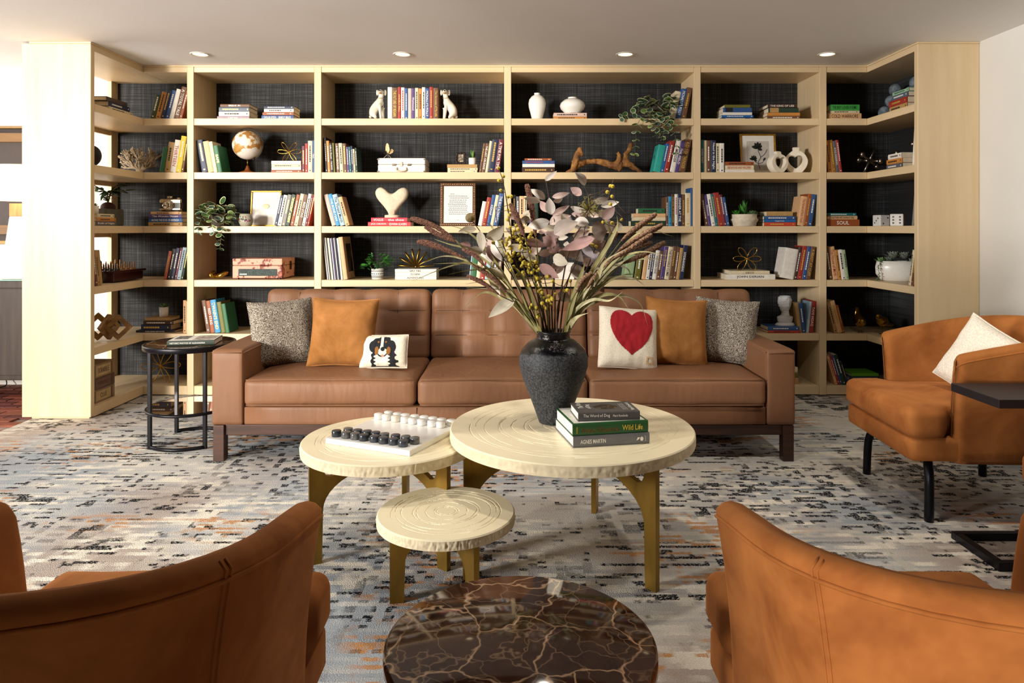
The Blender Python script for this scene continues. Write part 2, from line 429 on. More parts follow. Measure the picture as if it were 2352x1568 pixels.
bpart('back_panel', XRO - .012, XRO, D2 + .044, YBK, 0.078, FZ, GRASS)

# ================================================================== recessed ceiling lights
for i, px in enumerate((459, 924, 1436, 1900)):
    p = G(px, 124, CEIL); p.y = F * (CEIL - CH) / 403; p.x = XP(px, p.y)
    t = thing('ceiling_downlight', ('leftmost', 'second from left', 'third from left', 'rightmost')[i] + ' of the four recessed ceiling downlights above the bookcase', 'ceiling light', (p.x, p.y, CEIL), group='recessed downlights')
    MB().lathe([(0.064, -.0005), (0.064, -.004), (0.060, -.006), (0.052, -.006), (0.048, -.001)], 28, cap=False).build('trim_ring', pm('#d8d4cc', 0.35), t, smooth=True)
    MB().lathe([(0.0005, -.0012), (0.049, -.0012)], 28, cap=False).build('lens', emit('#ffe2b0', 6.0), t)
    l = bpy.data.lights.new('down_spot', 'SPOT'); l.energy = 3.5; l.color = (1, .80, .55); l.spot_size = 2.3; l.spot_blend = 0.9; l.shadow_soft_size = 0.05
    lo = bpy.data.objects.new('down_spot', l); C.objects.link(lo); lo.location = (p.x, p.y, CEIL - .02)
# fill spots added to brighten the coffee tables, without fittings
for x in (-1.1, 0.3, 1.7):
    for y in (2.7,):
        l = bpy.data.lights.new('down_spot', 'SPOT'); l.energy = 58; l.color = (1, .90, .76); l.spot_size = 2.5; l.spot_blend = 0.9; l.shadow_soft_size = 0.06
        lo = bpy.data.objects.new('down_spot', l); C.objects.link(lo); lo.location = (x, y, CEIL - .02)
# ================================================================== sofa
def m_leather():
    m, n, l, b = nt('leather'); mp = coords(n, l, (1, 1, 1))
    t = noisetex(n, l, mp.outputs[0], 2.2, 3); f = noisetex(n, l, mp.outputs[0], 420, 2); wr = noisetex(n, l, coords(n, l, (16, 16, 3)).outputs[0], 1.0, 2, 0.4, 1.2)
    r = ramp(n, [(0.3, '#745038'), (0.7, '#875f43')]); l.new(t.outputs['Fac'], r.inputs[0]); l.new(r.outputs[0], b.inputs['Base Color'])
    b.inputs['Roughness'].default_value = 0.52; b.inputs['Specular IOR Level'].default_value = 0.35
    a = n.new('ShaderNodeMath'); a.operation = 'MULTIPLY_ADD'; a.inputs[1].default_value = 0.06; l.new(f.outputs['Fac'], a.inputs[0]); l.new(wr.outputs['Fac'], a.inputs[2])
    bump(n, l, b, a.outputs[0], 0.35, 0.008); return m
LEATHER = m_leather(); SEAM = pm('#4f2c18', 0.5); WALNUT = pm('#3d2318', 0.4, var=0.3, scale=(4, 40, 40), bmp=0.05)
SY = 3.764; S0, S1, I0, I1 = -1.593, 1.503, -1.424, 1.350
sofa = thing('sofa', 'long caramel leather sofa with tufted back before the bookcase', 'sofa', (0, SY, 0.006))
def spart(name, me, mat, loc, smooth=True):
    o = link(name, me, mat, sofa, smooth); o.location = loc; return o
ZB = 0.192                                   # bottom of the upholstery
DEP = 1.05
for x0, x1 in ((S0, I0), (I1, S1)):          # arms
    hx, hy, hz = (x1 - x0) / 2, (DEP - .10) / 2, (0.593 - ZB) / 2
    def armf(q, u):
        if q.z > 0: q.z += -0.012 * sstep(0.0, 1.0, (u[1] + 1) / 2) * 0
        return q
    a = spart('arm', rbox(hx, hy, hz, 0.014, 8, (0.006, 0.004, 0.004)), LEATHER, ((x0 + x1) / 2, hy, ZB + hz))
    for z, d in ((hz - .016, 0.0),):
        mb = MB().tube([(-hx + .012, -hy - .0028, z), (hx - .012, -hy - .0028, z)], 0.0028, 6)
        mb.tube([(-hx - .0010, -hy + .012, z), (-hx - .0010, hy - .02, z)], 0.0026, 6); mb.tube([(hx + .0010, -hy + .012, z), (hx + .0010, hy - .02, z)], 0.0026, 6)
        mb.build('piping', LEATHER, a, True)
spart('base', rbox((I1 - I0) / 2 - .001, DEP / 2 - .06, (0.292 - ZB) / 2, 0.012, 6, (0, .004, 0)), LEATHER, ((I0 + I1) / 2, DEP / 2 - .055, (0.292 + ZB) / 2))
MB().tube([(-0.505, 0.0015, ZB + .008), (-0.505, 0.0015, 0.286)], 0.0025, 6).build('base_seam', SEAM, sofa)
MB().tube([(0.405, 0.0015, ZB + .008), (0.405, 0.0015, 0.286)], 0.0025, 6).build('base_seam', SEAM, sofa)
cuts = [I0, -0.505, 0.405, I1]
for k in range(3):                           # seat cushions
    a, b_ = cuts[k] + .004, cuts[k + 1] - .004; hx = (b_ - a) / 2; hy = 0.335; hz = 0.072
    def seatf(q, u, k=k):
        q.z += 0.006 * noise.noise(Vector((q.x * 5 + k * 9, q.y * 4, 0)))
        q.y += 0.004 * noise.noise(Vector((q.x * 16 + k * 5, q.z * 7, 3))) * (1 if u[1] < 0 else 0)
        return q
    c = spart('seat_cushion', rbox(hx, hy, hz, 0.03, 22, (0.0, 0.012, 0.022), seatf), LEATHER, ((a + b_) / 2, hy - .012, 0.296 + hz))
    mb = MB()
    for z in (hz - .006, -hz + .006):
        mb.tube([(x, -hy - .012 * (1 - (x / hx) ** 2) * 0.25 + .004, z + .012 * (1 - (x / hx) ** 2) * (1 if z > 0 else 0) * .35) for x in [hx * (i / 14 * 1.94 - .97) for i in range(15)]], 0.0032, 6)
    mb.build('piping', LEATHER, c, True)
# back frame + three tufted cushions leaning back
bk = rbox((S1 - S0) / 2 - .004, 0.07, 0.30, 0.03, 6)
o = spart('back_frame', bk, LEATHER, ((S0 + S1) / 2, 0.975, 0.452)); o.rotation_euler = (-0.10, 0, 0)
bx = [-1.555, -0.512, 0.470, 1.513]
for k in range(3):
    a, b_ = bx[k] + .003, bx[k + 1] - .003; hx = (b_ - a) / 2; hy, hz = 0.085, 0.222
    def backf(q, u, hx=hx, hz=hz, k=k):
        if u[1] < 0.35:
            fx = (q.x + hx) / (2 * hx) * 5; fz = (q.z + hz) / (2 * hz) * 2.9
            dx = abs(fx - round(fx)) if 0.5 < fx < 4.5 else 0.5; dz = abs(fz - round(fz)) if 0.5 < fz < 2.4 else 0.5
            lift = (1 - math.exp(-dx * 9)) * (1 - 0.75 * math.exp(-dz * 11)); 
            q.y -= 0.026 * (lift - 0.5) * (1 if u[1] < -0.35 else 0.5)
            q.y += 0.004 * noise.noise(Vector((q.x * 14 + k * 7, q.z * 5, 1)))
        if q.z > 0:
            fx = (q.x + hx) / (2 * hx) * 5; dx = abs(fx - round(fx)); q.z += 0.007 * (1 - math.exp(-dx * 8)) - .004
        return q
    c = spart('back_cushion', rbox(hx, hy, hz, 0.04, 42, (0.0, 0.012, 0.0), backf), LEATHER, ((a + b_) / 2, 0.785, 0.398 + hz))
    c.rotation_euler = (-0.20, 0, 0)
    mb = MB()
    for i in range(1, 5):
        x = -hx + 2 * hx * i / 5; mb.tube([(x, -hy + .001, z * hz * .9) for z in (-1, -.5, 0, .5, 1)], 0.0022, 5)
    for j in (1, 2):
        z = -hz + 2 * hz * j / 2.9; mb.tube([(-hx + .03 + (2 * hx - .06) * i / 10, -hy - .004, z) for i in range(11)], 0.0016, 5)
    mb.build('tufting_seam', SEAM, c)
# walnut base frame and legs
MB().box(S0 + .055, S1 - .055, 0.02, 0.06, 0.136, ZB).build('base_rail', WALNUT, sofa, bev=0.003)
MB().box(S0 + .055, S1 - .055, 0.92, 0.96, 0.136, ZB).build('base_rail', WALNUT, sofa, bev=0.003)
for x in (S0 + .038, S1 - .070):
    MB().box(x, x + .04, 0.06, 0.92, 0.136, ZB).build('base_rail', WALNUT, sofa, bev=0.003)
for x in (S0 + .008, S1 - .066):
    for y in (0.004, 0.90): MB().box(x, x + .058, y, y + .058, 0, ZB).build('leg', WALNUT, sofa, bev=0.003)

# ================================================================== pillows
def pillow_fn(a, b_, t, pinch=0.07):
    def fn(u, v, side=1, off=0.0):
        x = a * u * (1 - pinch * (1 - v * v) ** 1.0 * abs(u)); z = b_ * v * (1 - pinch * (1 - u * u) * abs(v))
        h = t * (max(0, (1 - u ** 4)) * max(0, (1 - v ** 4))) ** 0.55
        h += (0.006 * noise.noise(Vector((u * 2.1 + a * 40, v * 2.3, side))) + 0.004 * noise.noise(Vector((u * 6 + a * 40, v * 4, side)))) * min(1, h / 0.02)
        return Vector((x, -side * (h + off), z))
    return fn
def warp(u): return math.copysign(1 - (1 - abs(u)) ** 1.5, u)
def pillow(name, label, a, b_, t, mat, loc, rx, ry, rz, pinch=0.07, n=28, group=None):
    """stands on its lower edge; local x width, z height, -y front"""
    th = thing(name, label, 'pillow', loc, 0, group); th.rotation_euler = (rx, ry, rz); th.rotation_mode = 'XYZ'
    fn = pillow_fn(a, b_, t, pinch); mb = MB()
    for s in (1, -1):
        g = MB().grid(lambda u, v: fn(warp(u * 2 - 1), warp(v * 2 - 1), s) + Vector((0, 0, b_)), n, n)
        if s < 0: g.f = [tuple(reversed(f)) for f in g.f]
        mb.add(g.v, g.f)
    mb.build('cover', mat, th, True, weld=True)
    rim = [(u, -1) for u in [i / 12 * 2 - 1 for i in range(12)]] + [(1, v) for v in [i / 12 * 2 - 1 for i in range(12)]] + [(-u, 1) for u in [i / 12 * 2 - 1 for i in range(12)]] + [(-1, -v) for v in [i / 12 * 2 - 1 for i in range(12)]]
    MB().tube([fn(u, v) + Vector((0, 0, b_)) for u, v in rim], 0.0035, 6, closed=True).build('piping', mat, th, True)
    return th, fn
def patch(th, fn, pred, b_, mat, name, off=0.0025, n=110):
    mb = MB(); idx = {}
    def vid(i, j):
        if (i, j) not in idx:
            idx[(i, j)] = len(mb.v); mb.v.append(tuple(fn(i / n * 2 - 1, j / n * 2 - 1, 1, off) + Vector((0, 0, b_))))
        return idx[(i, j)]
    for j in range(n):
        for i in range(n):
            u, v = (i + .5) / n * 2 - 1, (j + .5) / n * 2 - 1
            if pred(u, v): mb.f.append((vid(i, j), vid(i + 1, j), vid(i + 1, j + 1), vid(i, j + 1))); mb.mi.append(0)
    return mb.build(name, mat, th, True)
def m_tweed():
    m, n, l, b = nt('tweed'); mp = coords(n, l, (1, 1, 1)); t = noisetex(n, l, coords(n, l, (190, 190, 320)).outputs[0], 1.0, 2, 0.7)
    r = ramp(n, [(0.36, '#23211f'), (0.46, '#5d564e'), (0.54, '#9a8f80'), (0.62, '#d8cfc0')]); l.new(t.outputs['Fac'], r.inputs[0]); l.new(r.outputs[0], b.inputs['Base Color'])
    b.inputs['Roughness'].default_value = 0.95; bump(n, l, b, t.outputs['Fac'], 0.8, 0.004); return m
def m_velvet(name, c1, c2, scale=6.0, sheen=0.35):
    m, n, l, b = nt(name); mp = coords(n, l, (1, 1, 1)); t = noisetex(n, l, mp.outputs[0], scale, 4, 0.62, 0.5); f = noisetex(n, l, mp.outputs[0], 500, 1)
    r = ramp(n, [(0.30, c1), (0.68, c2)]); l.new(t.outputs['Fac'], r.inputs[0]); l.new(r.outputs[0], b.inputs['Base Color'])
    b.inputs['Roughness'].default_value = 0.85; b.inputs['Specular IOR Level'].default_value = 0.15
    b.inputs['Sheen Weight'].default_value = sheen; b.inputs['Sheen Roughness'].default_value = 0.35; b.inputs['Sheen Tint'].default_value = lin('#ffb070')
    bump(n, l, b, f.outputs['Fac'], 0.15, 0.001); return m
TWEED = m_tweed(); AMBER = m_velvet('amber_velvet', '#845628', '#a87442', 7.0)
def m_hook(h, nm):
    m, n, l, b = nt(nm); v = n.new('ShaderNodeTexVoronoi'); v.inputs['Scale'].default_value = 260; l.new(coords(n, l).outputs[0], v.inputs['Vector'])
    r = ramp(n, [(0.0, shade(lin(h), 1.08)), (0.8, shade(lin(h), 0.72))]); l.new(v.outputs['Distance'], r.inputs[0]); l.new(r.outputs[0], b.inputs['Base Color'])
    b.inputs['Roughness'].default_value = 0.95; bump(n, l, b, v.outputs['Distance'], -0.6, 0.004); return m
CREAMW = m_hook('#efe6d2', 'hooked_cream'); REDW = m_hook('#a51420', 'hooked_red'); BLACKW = m_hook('#15171f', 'hooked_black'); BROWNW = m_hook('#8a5a26', 'hooked_brown'); TANW = m_hook('#d9b98a', 'hooked_tan'); PINKW = m_hook('#c48a78', 'hooked_pink')
SEATZ = 0.452 + .006
pillow('throw_pillow', 'black and white tweed pillow leaning on the left sofa arm', 0.185, 0.19, 0.075, TWEED, (XP(660, 4.15), 4.12, SEATZ - .004), -0.28, -0.04, 0.50)
pillow('throw_pillow', 'amber velvet pillow between tweed pillow and dog pillow', 0.196, 0.197, 0.085, AMBER, (XP(782, 4.02), 4.02, SEATZ - .002), -0.24, 0.02, -0.05, 0.08)
th, fn = pillow('throw_pillow', 'small cream hooked pillow with a black dog face', 0.136, 0.092, 0.045, CREAMW, (XP(880, 3.96), 3.96, SEATZ + .006), -0.30, -0.03, -0.12, 0.03)
def ell(u, v, cx, cy, rx, ry): return ((u - cx) / rx) ** 2 + ((v - cy) / ry) ** 2 < 1
def blk(u, v):
    w_ = 0.05 * math.sin(v * 17) + 0.03 * math.sin(u * 29)
    head = ell(u, v, 0.02 + w_, 0.34, 0.47, 0.52) or ell(u, v, -0.33, 0.25, 0.22, 0.38) or ell(u, v, 0.38, 0.2, 0.2, 0.42)
    body = v < -0.1 and (abs(u - 0.1) < 0.48 + w_ - 0.25 * (v + 0.1) * 0.4) and v > -0.97
    return head or body
def wht(u, v): return (abs(u - 0.0) < 0.055 + 0.10 * max(0, 0.35 - v) and -0.2 < v < 0.86) or ell(u, v, 0.04, -0.12, 0.2, 0.26) or (v < -0.25 and abs(u - 0.02) < 0.30 + 0.05 * math.sin(v * 30) and v > -0.92)
def brn(u, v): return ell(u, v, -0.21, -0.02, 0.09, 0.26) or ell(u, v, 0.29, -0.02, 0.09, 0.24) or ell(u, v, -0.15, 0.52, 0.045, 0.06) or ell(u, v, 0.16, 0.52, 0.045, 0.06)
patch(th, fn, blk, 0.092, BLACKW, 'dog_motif', 0.002)
patch(th, fn, wht, 0.092, CREAMW, 'muzzle_motif', 0.0032)
for q_ in ((-0.21, -0.02, 0.09, 0.26), (0.29, -0.02, 0.09, 0.24), (-0.15, 0.52, 0.045, 0.06), (0.16, 0.52, 0.045, 0.06)): patch(th, fn, lambda u, v: ell(u, v, *q_), 0.092, BROWNW, 'cheek_motif', 0.0036)
patch(th, fn, lambda u, v: ell(u, v, 0.05, 0.08, 0.085, 0.14) or (abs(ell(u, v, 0.04, -0.2, .2, .2) - 0) and not ell(u, v, 0.04, -0.15, .17, .17) and v < -0.2), 0.092, BLACKW, 'nose_motif', 0.0042)
patch(th, fn, lambda u, v: ell(u, v, 0.05, -0.33, 0.06, 0.09), 0.092, PINKW, 'tongue_motif', 0.0046)
th, fn = pillow('throw_pillow', 'square cream hooked pillow with a big red heart', 0.168, 0.170, 0.062, CREAMW, (XP(1440, 3.98), 3.96, SEATZ + .002), -0.27, 0.09, 0.10, 0.03)
def heart(u, v):
    x, y = (u - 0.03) / 0.78, (v - 0.12) / 0.80
    x *= 1.16; y = y * 1.12 + 0.10
    return (x * x + y * y - 0.86) ** 3 - 1.35 * x * x * y ** 3 < 0 and abs(x) < 1.3
patch(th, fn, heart, 0.170, REDW, 'heart_motif', 0.003)
patch(th, fn, lambda u, v: 0.55 < u < 0.80 and -0.86 < v < -0.60 and not (0.60 < u < 0.75 and -0.8 < v < -0.66), 0.170, TANW, 'initial_motif', 0.003)
pillow('throw_pillow', 'amber velvet pillow between heart pillow and tweed pillow', 0.183, 0.195, 0.085, AMBER, (XP(1555, 4.06), 4.06, SEATZ - .002), -0.24, 0.08, 0.12, 0.08)
pillow('throw_pillow', 'black and white tweed pillow leaning on the right sofa arm', 0.180, 0.19, 0.075, TWEED, (XP(1660, 4.17), 4.16, SEATZ - .004), -0.26, 0.06, -0.32)

# ================================================================== tub armchairs
RUST = m_velvet('rust_velvet', '#824a22', '#b8763f', 4.0, 0.25); BLACKM = pm('#15141a', 0.35, metal=0.6, var=0.1)
def chair_proto():
    N = 44; Wb = 0.305
    def plan(t):                       # t 0..1 left arm front -> back -> right arm front; returns point, outward normal
        L = 0.23; A = PI * 0.5 * 0.62; tot = 2 * L + 2 * A * 0.335
        s = t * tot
        if s < L: return Vector((-Wb, -0.21 + s, 0)), Vector((-1, 0, 0))
        if s > tot - L: return Vector((Wb, -0.21 + (tot - s), 0)), Vector((1, 0, 0))
        g = PI - PI * (s - L) / (tot - 2 * L); e = 0.84
        cx, sy = math.cos(g), math.sin(g)
        p = Vector((Wb * math.copysign(abs(cx) ** e, cx), 0.02 + 0.355 * abs(sy) ** e, 0)); nn = Vector((cx / Wb, sy / 0.355, 0)).normalized()
        return p, nn
    def top(p): return 0.685 + 0.110 * min(1, max(0, (p.y + .21) / .57)) ** 0.9
    def prof(t):
        p, nn = plan(t); H = top(p); e = min(t, 1 - t) / 0.035; k = 1 if e >= 1 else math.sqrt(max(0.02, 1 - (1 - e) ** 2))
        fwd = Vector((0, 0, 0))
        th_ = 0.068; pts = []
        def fl(z): return 0.062 * max(0, (z - 0.30) / 0.5) ** 2.0
        zs_ = [0.246, 0.30, 0.38, 0.46, 0.54, 0.62, 0.68, 0.74]
        for i, z0 in enumerate(zs_):
            z = 0.246 + (H - 0.03 - 0.246) * (z0 - 0.246) / 0.494
            pts.append(p + nn * (fl(z) + 0.0) + Vector((0, 0, z)))
        f = fl(H)
        for a in (30, 60, 90, 120, 150):
            a = math.radians(a); c = p + nn * (f - th_ / 2) + Vector((0, 0, H - 0.032)); pts.append(c + nn * (th_ / 2 * math.cos(a)) + Vector((0, 0, 0.032 * math.sin(a))))
        for z0 in reversed(zs_[2:]):
            z = 0.246 + (H - 0.03 - 0.246) * (z0 - 0.246) / 0.494
            pts.append(p + nn * (fl(z) - th_) + Vector((0, 0, z)))
        if k < 1:
            cen = [q for q in pts]; out = []
            for q in pts:
                base = p + nn * (fl(q.z) - th_ / 2); d = Vector((q.x - base.x, q.y - base.y, 0)); out.append(Vector((base.x + d.x * k, base.y + d.y * k - 0.012 * k + .012, q.z if q.z < H - .04 else q.z - 0.02 * (1 - k))))
            pts = out
        return pts
    rings = [prof((1 - math.cos(PI * i / N)) / 2 * 0.5 + 0.5 * i / N) for i in range(N + 1)]
    mb = MB(); M = len(rings[0]); mb.v = [tuple(q) for r in rings for q in r]
    for i in range(N):
        for j in range(M - 1): mb.f.append((i * M + j, (i + 1) * M + j, (i + 1) * M + j + 1, i * M + j + 1))
        mb.f.append((i * M + M - 1, (i + 1) * M + M - 1, (i + 1) * M, i * M))
    mb.f.append(tuple(reversed(range(M)))); mb.f.append(tuple(N * M + j for j in range(M))); mb.mi = [0] * len(mb.f)
    root = thing('tub_armchair', 'x', 'armchair')
    mb.f = [tuple(reversed(f)) for f in mb.f]
    sh = mb.build('shell', RUST, root, True)
    welt = [Vector(r[7]) + plan((1 - math.cos(PI * i / N)) / 2 * 0.5 + 0.5 * i / N)[1] * 0.0005 for i, r in enumerate(rings)]
    MB().tube(welt, 0.0038, 6).build('piping', RUST, sh, True)
    for i in (15, 29):
        for d in (-.005, .005):
            tdir = (Vector(rings[i + 1][3]) - Vector(rings[i - 1][3])).normalized()
            MB().tube([Vector(q) + tdir * d for q in rings[i][0:10]], 0.0022, 5).build('seam', RUST, sh, True)
    def fr(q, u):       # front corners rounded in plan
        return q
    o = link('seat_base', rbox(0.300, 0.345, 0.048, 0.02, 10, (0, 0.006, 0)), RUST, root, True); o.location = (0, -0.035, 0.295)
    def cu(q, u):
        if q.y > -0.17: q.x *= 0.76 + 0.24 * sstep(-0.14, -0.19, q.y) if False else (0.235 / 0.305 if q.y > -0.145 else 1 - (1 - 0.235 / 0.305) * sstep(-0.17, -0.145, q.y))
        q.z += 0.004 * noise.noise(Vector((q.x * 8, q.y * 8, 2))); return q
    o = link('seat_cushion', rbox(0.308, 0.335, 0.060, 0.034, 20, (0.004, 0.012, 0.018), cu), RUST, root, True); o.location = (0, -0.055, 0.404)
    for sx in (-1, 1):
        for sy, y0 in ((-1, -0.29), (1, 0.27)):
            p = [Vector((sx * 0.13, y0 * 0.72, 0.238)), Vector((sx * 0.19, y0 * 0.86, 0.236)), Vector((sx * 0.235, y0 * 0.95, 0.222)), Vector((sx * 0.262, y0 * 0.985, 0.18)), Vector((sx * 0.270, y0, 0.12)), Vector((sx * 0.274, y0 * 1.01, 0.0))]
            MB().tube(spline(p, 5), 0.0185, 12).build('leg', BLACKM, root, True)
    return root
def copy_tree(o, parent=None):
    c = o.copy(); C.objects.link(c); c.parent = parent
    for ch in list(o.children): copy_tree(ch, c)
    return c
ch0 = chair_proto()
spots = [((-0.715, 1.23, .006), PI, 'rust velvet tub armchair seen from behind at left foreground', ),
         ((0.742, 1.23, .006), PI, 'rust velvet tub armchair seen from behind at right foreground'),
         ((2.065, 3.275, .006), -PI / 2 - 0.05, 'rust velvet tub armchair by the right wall with a white pillow'),
         ((2.156, 2.175, .006), -PI / 2, 'rust velvet armchair mostly cut off by the right picture edge')]
CHAIRS = []
for i, (loc, rz, lab) in enumerate(spots):
    c = ch0 if i == 0 else copy_tree(ch0)
    c.location = loc; c.rotation_euler = (0, 0, rz); c['label'] = lab; c['group'] = 'rust tub armchairs'; CHAIRS.append(c)
CHAIRS[2].scale = (1.07, 1.0, 1.03)
BOUCLE = pm('#ece4d6', 0.95, var=0.12, scale=(150, 150, 150), bmp=0.9, dist=0.004)
pillow('throw_pillow', 'nubby white pillow on the armchair by the right wall', 0.165, 0.165, 0.06, BOUCLE, (2.02, 3.19, 0.500), -0.30, 0.42, -1.25, 0.06)

# ================================================================== three drum-slice coffee tables
CREAM = pm('#f3e8c8', 0.35, var=0.03, scale=(5, 5, 5)); GROOVE = pm('#b98f55', 0.6, var=0.25, scale=(40, 40, 40)); BARK = pm('#efe0bd', 0.55, var=0.08, scale=(30, 30, 60), bmp=0.3)
BRONZE = pm('#8f7030', 0.38, metal=0.85, var=0.30, scale=(9, 9, 4), bmp=0.05)
def wob(k, a, s): return 0.6 * math.sin(a * 2 + k * 1.3 + s) + 0.5 * math.sin(a * 3 - k * 0.7 + s * 2) + 0.35 * math.sin(a * 7 + k * 2.1) + 0.3 * noise.noise(Vector((math.cos(a) * 5, math.sin(a) * 5, k * 3.0 + s)))
def slice_table(label, cx, cy, zt, R, th_, nr, angs, rleg, seed):
    t = thing('coffee_table', label, 'coffee table', (cx, cy, 0.006), 0, 'set of three round coffee tables'); zt -= .006
    NT = 220; mb = MB(); rows = [[(0.0, 0.0, 0)]]
    samples = []          # (k, side)
    for k in range(nr):
        for s_ in (-1, 0, 1): samples.append((k, s_))
    def rk(k, a): 
        base = R * (0.10 + 0.84 * (k + 0.35 * math.sin(k * 2.3 + seed)) / nr)
        return base + R * 0.012 * wob(k, a, seed) * min(1, (k + 1) / 3) + 0.0022 * noise.noise(Vector((math.cos(a) * 26, math.sin(a) * 26, k + seed)))
    vs = [(0, 0, zt)]
    for i in range(NT):
        a = 2 * PI * i / NT
        for (k, s_) in samples:
            wdt = 0.0024 * (1 + 0.4 * math.sin(a * 5 + k)) ; brk = 1 if noise.noise(Vector((math.cos(a) * 3, math.sin(a) * 3, k * 5 + seed))) > -0.28 else 0.12
            r = rk(k, a) + s_ * wdt * brk; vs.append((r * math.cos(a), r * math.sin(a), zt - (0.0020 * brk if s_ == 0 else 0)))
        vs.append(((R - .004) * math.cos(a), (R - .004) * math.sin(a), zt)); vs.append((R * math.cos(a), R * math.sin(a), zt - .004))
    W = len(samples) + 2; fs = []; mi = []
    for i in range(NT):
        j = (i + 1) % NT; a, b_ = 1 + i * W, 1 + j * W
        fs.append((0, a, b_)); mi.append(0)
        for q in range(W - 1):
            fs.append((a + q, a + q + 1, b_ + q + 1, b_ + q)); 
            mi.append(1 if q < len(samples) and q % 3 in (0, 1) else 0)
    mb.v, mb.f, mb.mi = vs, fs, mi
    mb.build('table_top', [CREAM, GROOVE], t)
    def bark(u, v):
        a = u * 2 * PI; x, y = math.cos(a), math.sin(a)
        nz = noise.noise(Vector((x * R * 170, y * R * 170, v * 1.6 + seed))) + 0.6 * noise.noise(Vector((x * R * 320, y * R * 320, v * 3 + 7)))
        k = math.sin(PI * min(1, max(0, v))) ** 0.4 if 0 < v < 1 else 0
        r = R + (0.0036 * nz) * k; return Vector((r * x, r * y, zt - .004 - v * (th_ - .004)))
    mb = MB().grid(bark, 420, 9, cu=True); mb.f = [tuple(reversed(f)) for f in mb.f]
    mb.build('bark_edge', BARK, t, True)
    MB().lathe([(0.001, 0), (R, 0)], 60, (0, 0, zt - th_), cap=False).build('underside', BARK, t)
    zb = zt - th_
    for a in angs:
        a = math.radians(a); w_ = 0.021
        out = [(rleg, 0), (rleg, zb), (rleg - .052, zb)]
        hol = zb * 0.82
        out += [(rleg - .052, hol + .02), (rleg - .062, hol), (rleg - .080, hol - .004), (0.10, zb - .008), (0.05, zb), (0, zb)]
        out += [(0, zb - .05)]
        for i in range(0, 11):
            g = i / 10 * PI / 2; rr = (rleg - .05); out.append((0.02 + (rr - .02) * math.sin(g), zb * 0.50 + (zb * 0.50 - .055) * math.cos(g)))
        out += [(rleg - .046, 0)]
        m2 = MB().prism(list(reversed(out)), -w_ / 2, w_ / 2); m2.xf(Matrix.Rotation(a, 4, 'Z'))
        m2.build('leg', BRONZE, t, weld=True)
    return t
slice_table('largest round cream coffee table, holding the black vase', 0.227, 2.73, 0.483, 0.463, 0.041, 11, (-50, 70, 190), 0.415, 1.0)
slice_table('mid-sized round cream coffee table, holding the marble checkers board', -0.474, 2.736, 0.4355, 0.328, 0.040, 10, (-35, 85, 205), 0.300, 4.0)
slice_table('smallest and lowest round cream coffee table, with nothing on it', -0.219, 2.366, 0.300, 0.228, 0.033, 8, (66, 186, 306), 0.185, 8.0)

# ================================================================== dark marble side table in the foreground
def m_emperador(nm):
    m, n, l, b = nt(nm); co = coords(n, l, (1, 1, 1)); d = noisetex(n, l, co.outputs[0], 5, 4, 0.6)
    mx = n.new('ShaderNodeMix'); mx.data_type = 'RGBA'; mx.inputs[0].default_value = 0.16; l.new(co.outputs[0], mx.inputs[6]); l.new(d.outputs['Color'], mx.inputs[7])
    def vein(sc, wd):
        v = n.new('ShaderNodeTexVoronoi'); v.feature = 'DISTANCE_TO_EDGE'; v.inputs['Scale'].default_value = sc; l.new(mx.outputs[2], v.inputs['Vector'])
        r = ramp(n, [(0.0, (1, 1, 1, 1)), (wd, (0, 0, 0, 1))]); l.new(v.outputs['Distance'], r.inputs[0]); return r.outputs[0]
    v1 = vein(7, 0.022); v2 = vein(17, 0.03)
    msk = noisetex(n, l, co.outputs[0], 6.5, 2); mr = ramp(n, [(0.36, (0, 0, 0, 1)), (0.54, (1, 1, 1, 1))]); l.new(msk.outputs['Fac'], mr.inputs[0])
    a = n.new('ShaderNodeMath'); a.operation = 'MULTIPLY_ADD'; l.new(v2, a.inputs[0]); a.inputs[1].default_value = 0.35; l.new(v1, a.inputs[2])
    c = n.new('ShaderNodeMath'); c.operation = 'MULTIPLY'; c.use_clamp = True; l.new(a.outputs[0], c.inputs[0]); l.new(mr.outputs[0], c.inputs[1])
    base = noisetex(n, l, co.outputs[0], 9, 5, 0.7); br = ramp(n, [(0.3, '#2a1811'), (0.7, '#543829')]); l.new(base.outputs['Fac'], br.inputs[0])
    o = n.new('ShaderNodeMix'); o.data_type = 'RGBA'; l.new(c.outputs[0], o.inputs[0]); l.new(br.outputs[0], o.inputs[6]); o.inputs[7].default_value = lin('#dcb894')
    l.new(o.outputs[2], b.inputs['Base Color']); b.inputs['Roughness'].default_value = 0.07; b.inputs['Specular IOR Level'].default_value = 0.38; return m
EMP = m_emperador('emperador_marble')
mt = thing('marble_table', 'round dark brown veined marble table at the bottom of the picture', 'side table', (0.015, 1.275, 0.006))
MB().lathe([(0.0005, 0.494), (0.236, 0.494), (0.242, 0.490), (0.243, 0.486), (0.243, 0.472), (0.239, 0.467), (0.0005, 0.467)], 96, cap=False).build('table_top', EMP, mt, smooth=False)
smooth_angle(mt.children[0], 0.7)
MB().lathe([(0.215, 0.467), (0.218, 0.463), (0.218, 0.450), (0.20, 0.447), (0.001, 0.447)], 64, cap=False).build('rim', BLACKM, mt, True)
for a in (45, 135, 225, 315):
    a = math.radians(a); MB().tube([(0.19 * math.cos(a), 0.19 * math.sin(a), 0.0), (0.19 * math.cos(a), 0.19 * math.sin(a), 0.455)], 0.011, 12).build('leg', BLACKM, mt, True)
MB().tube([(0.19 * math.cos(2 * PI * i / 40), 0.19 * math.sin(2 * PI * i / 40), 0.011) for i in range(40)], 0.010, 8, closed=True).build('base_ring', BLACKM, mt, True)

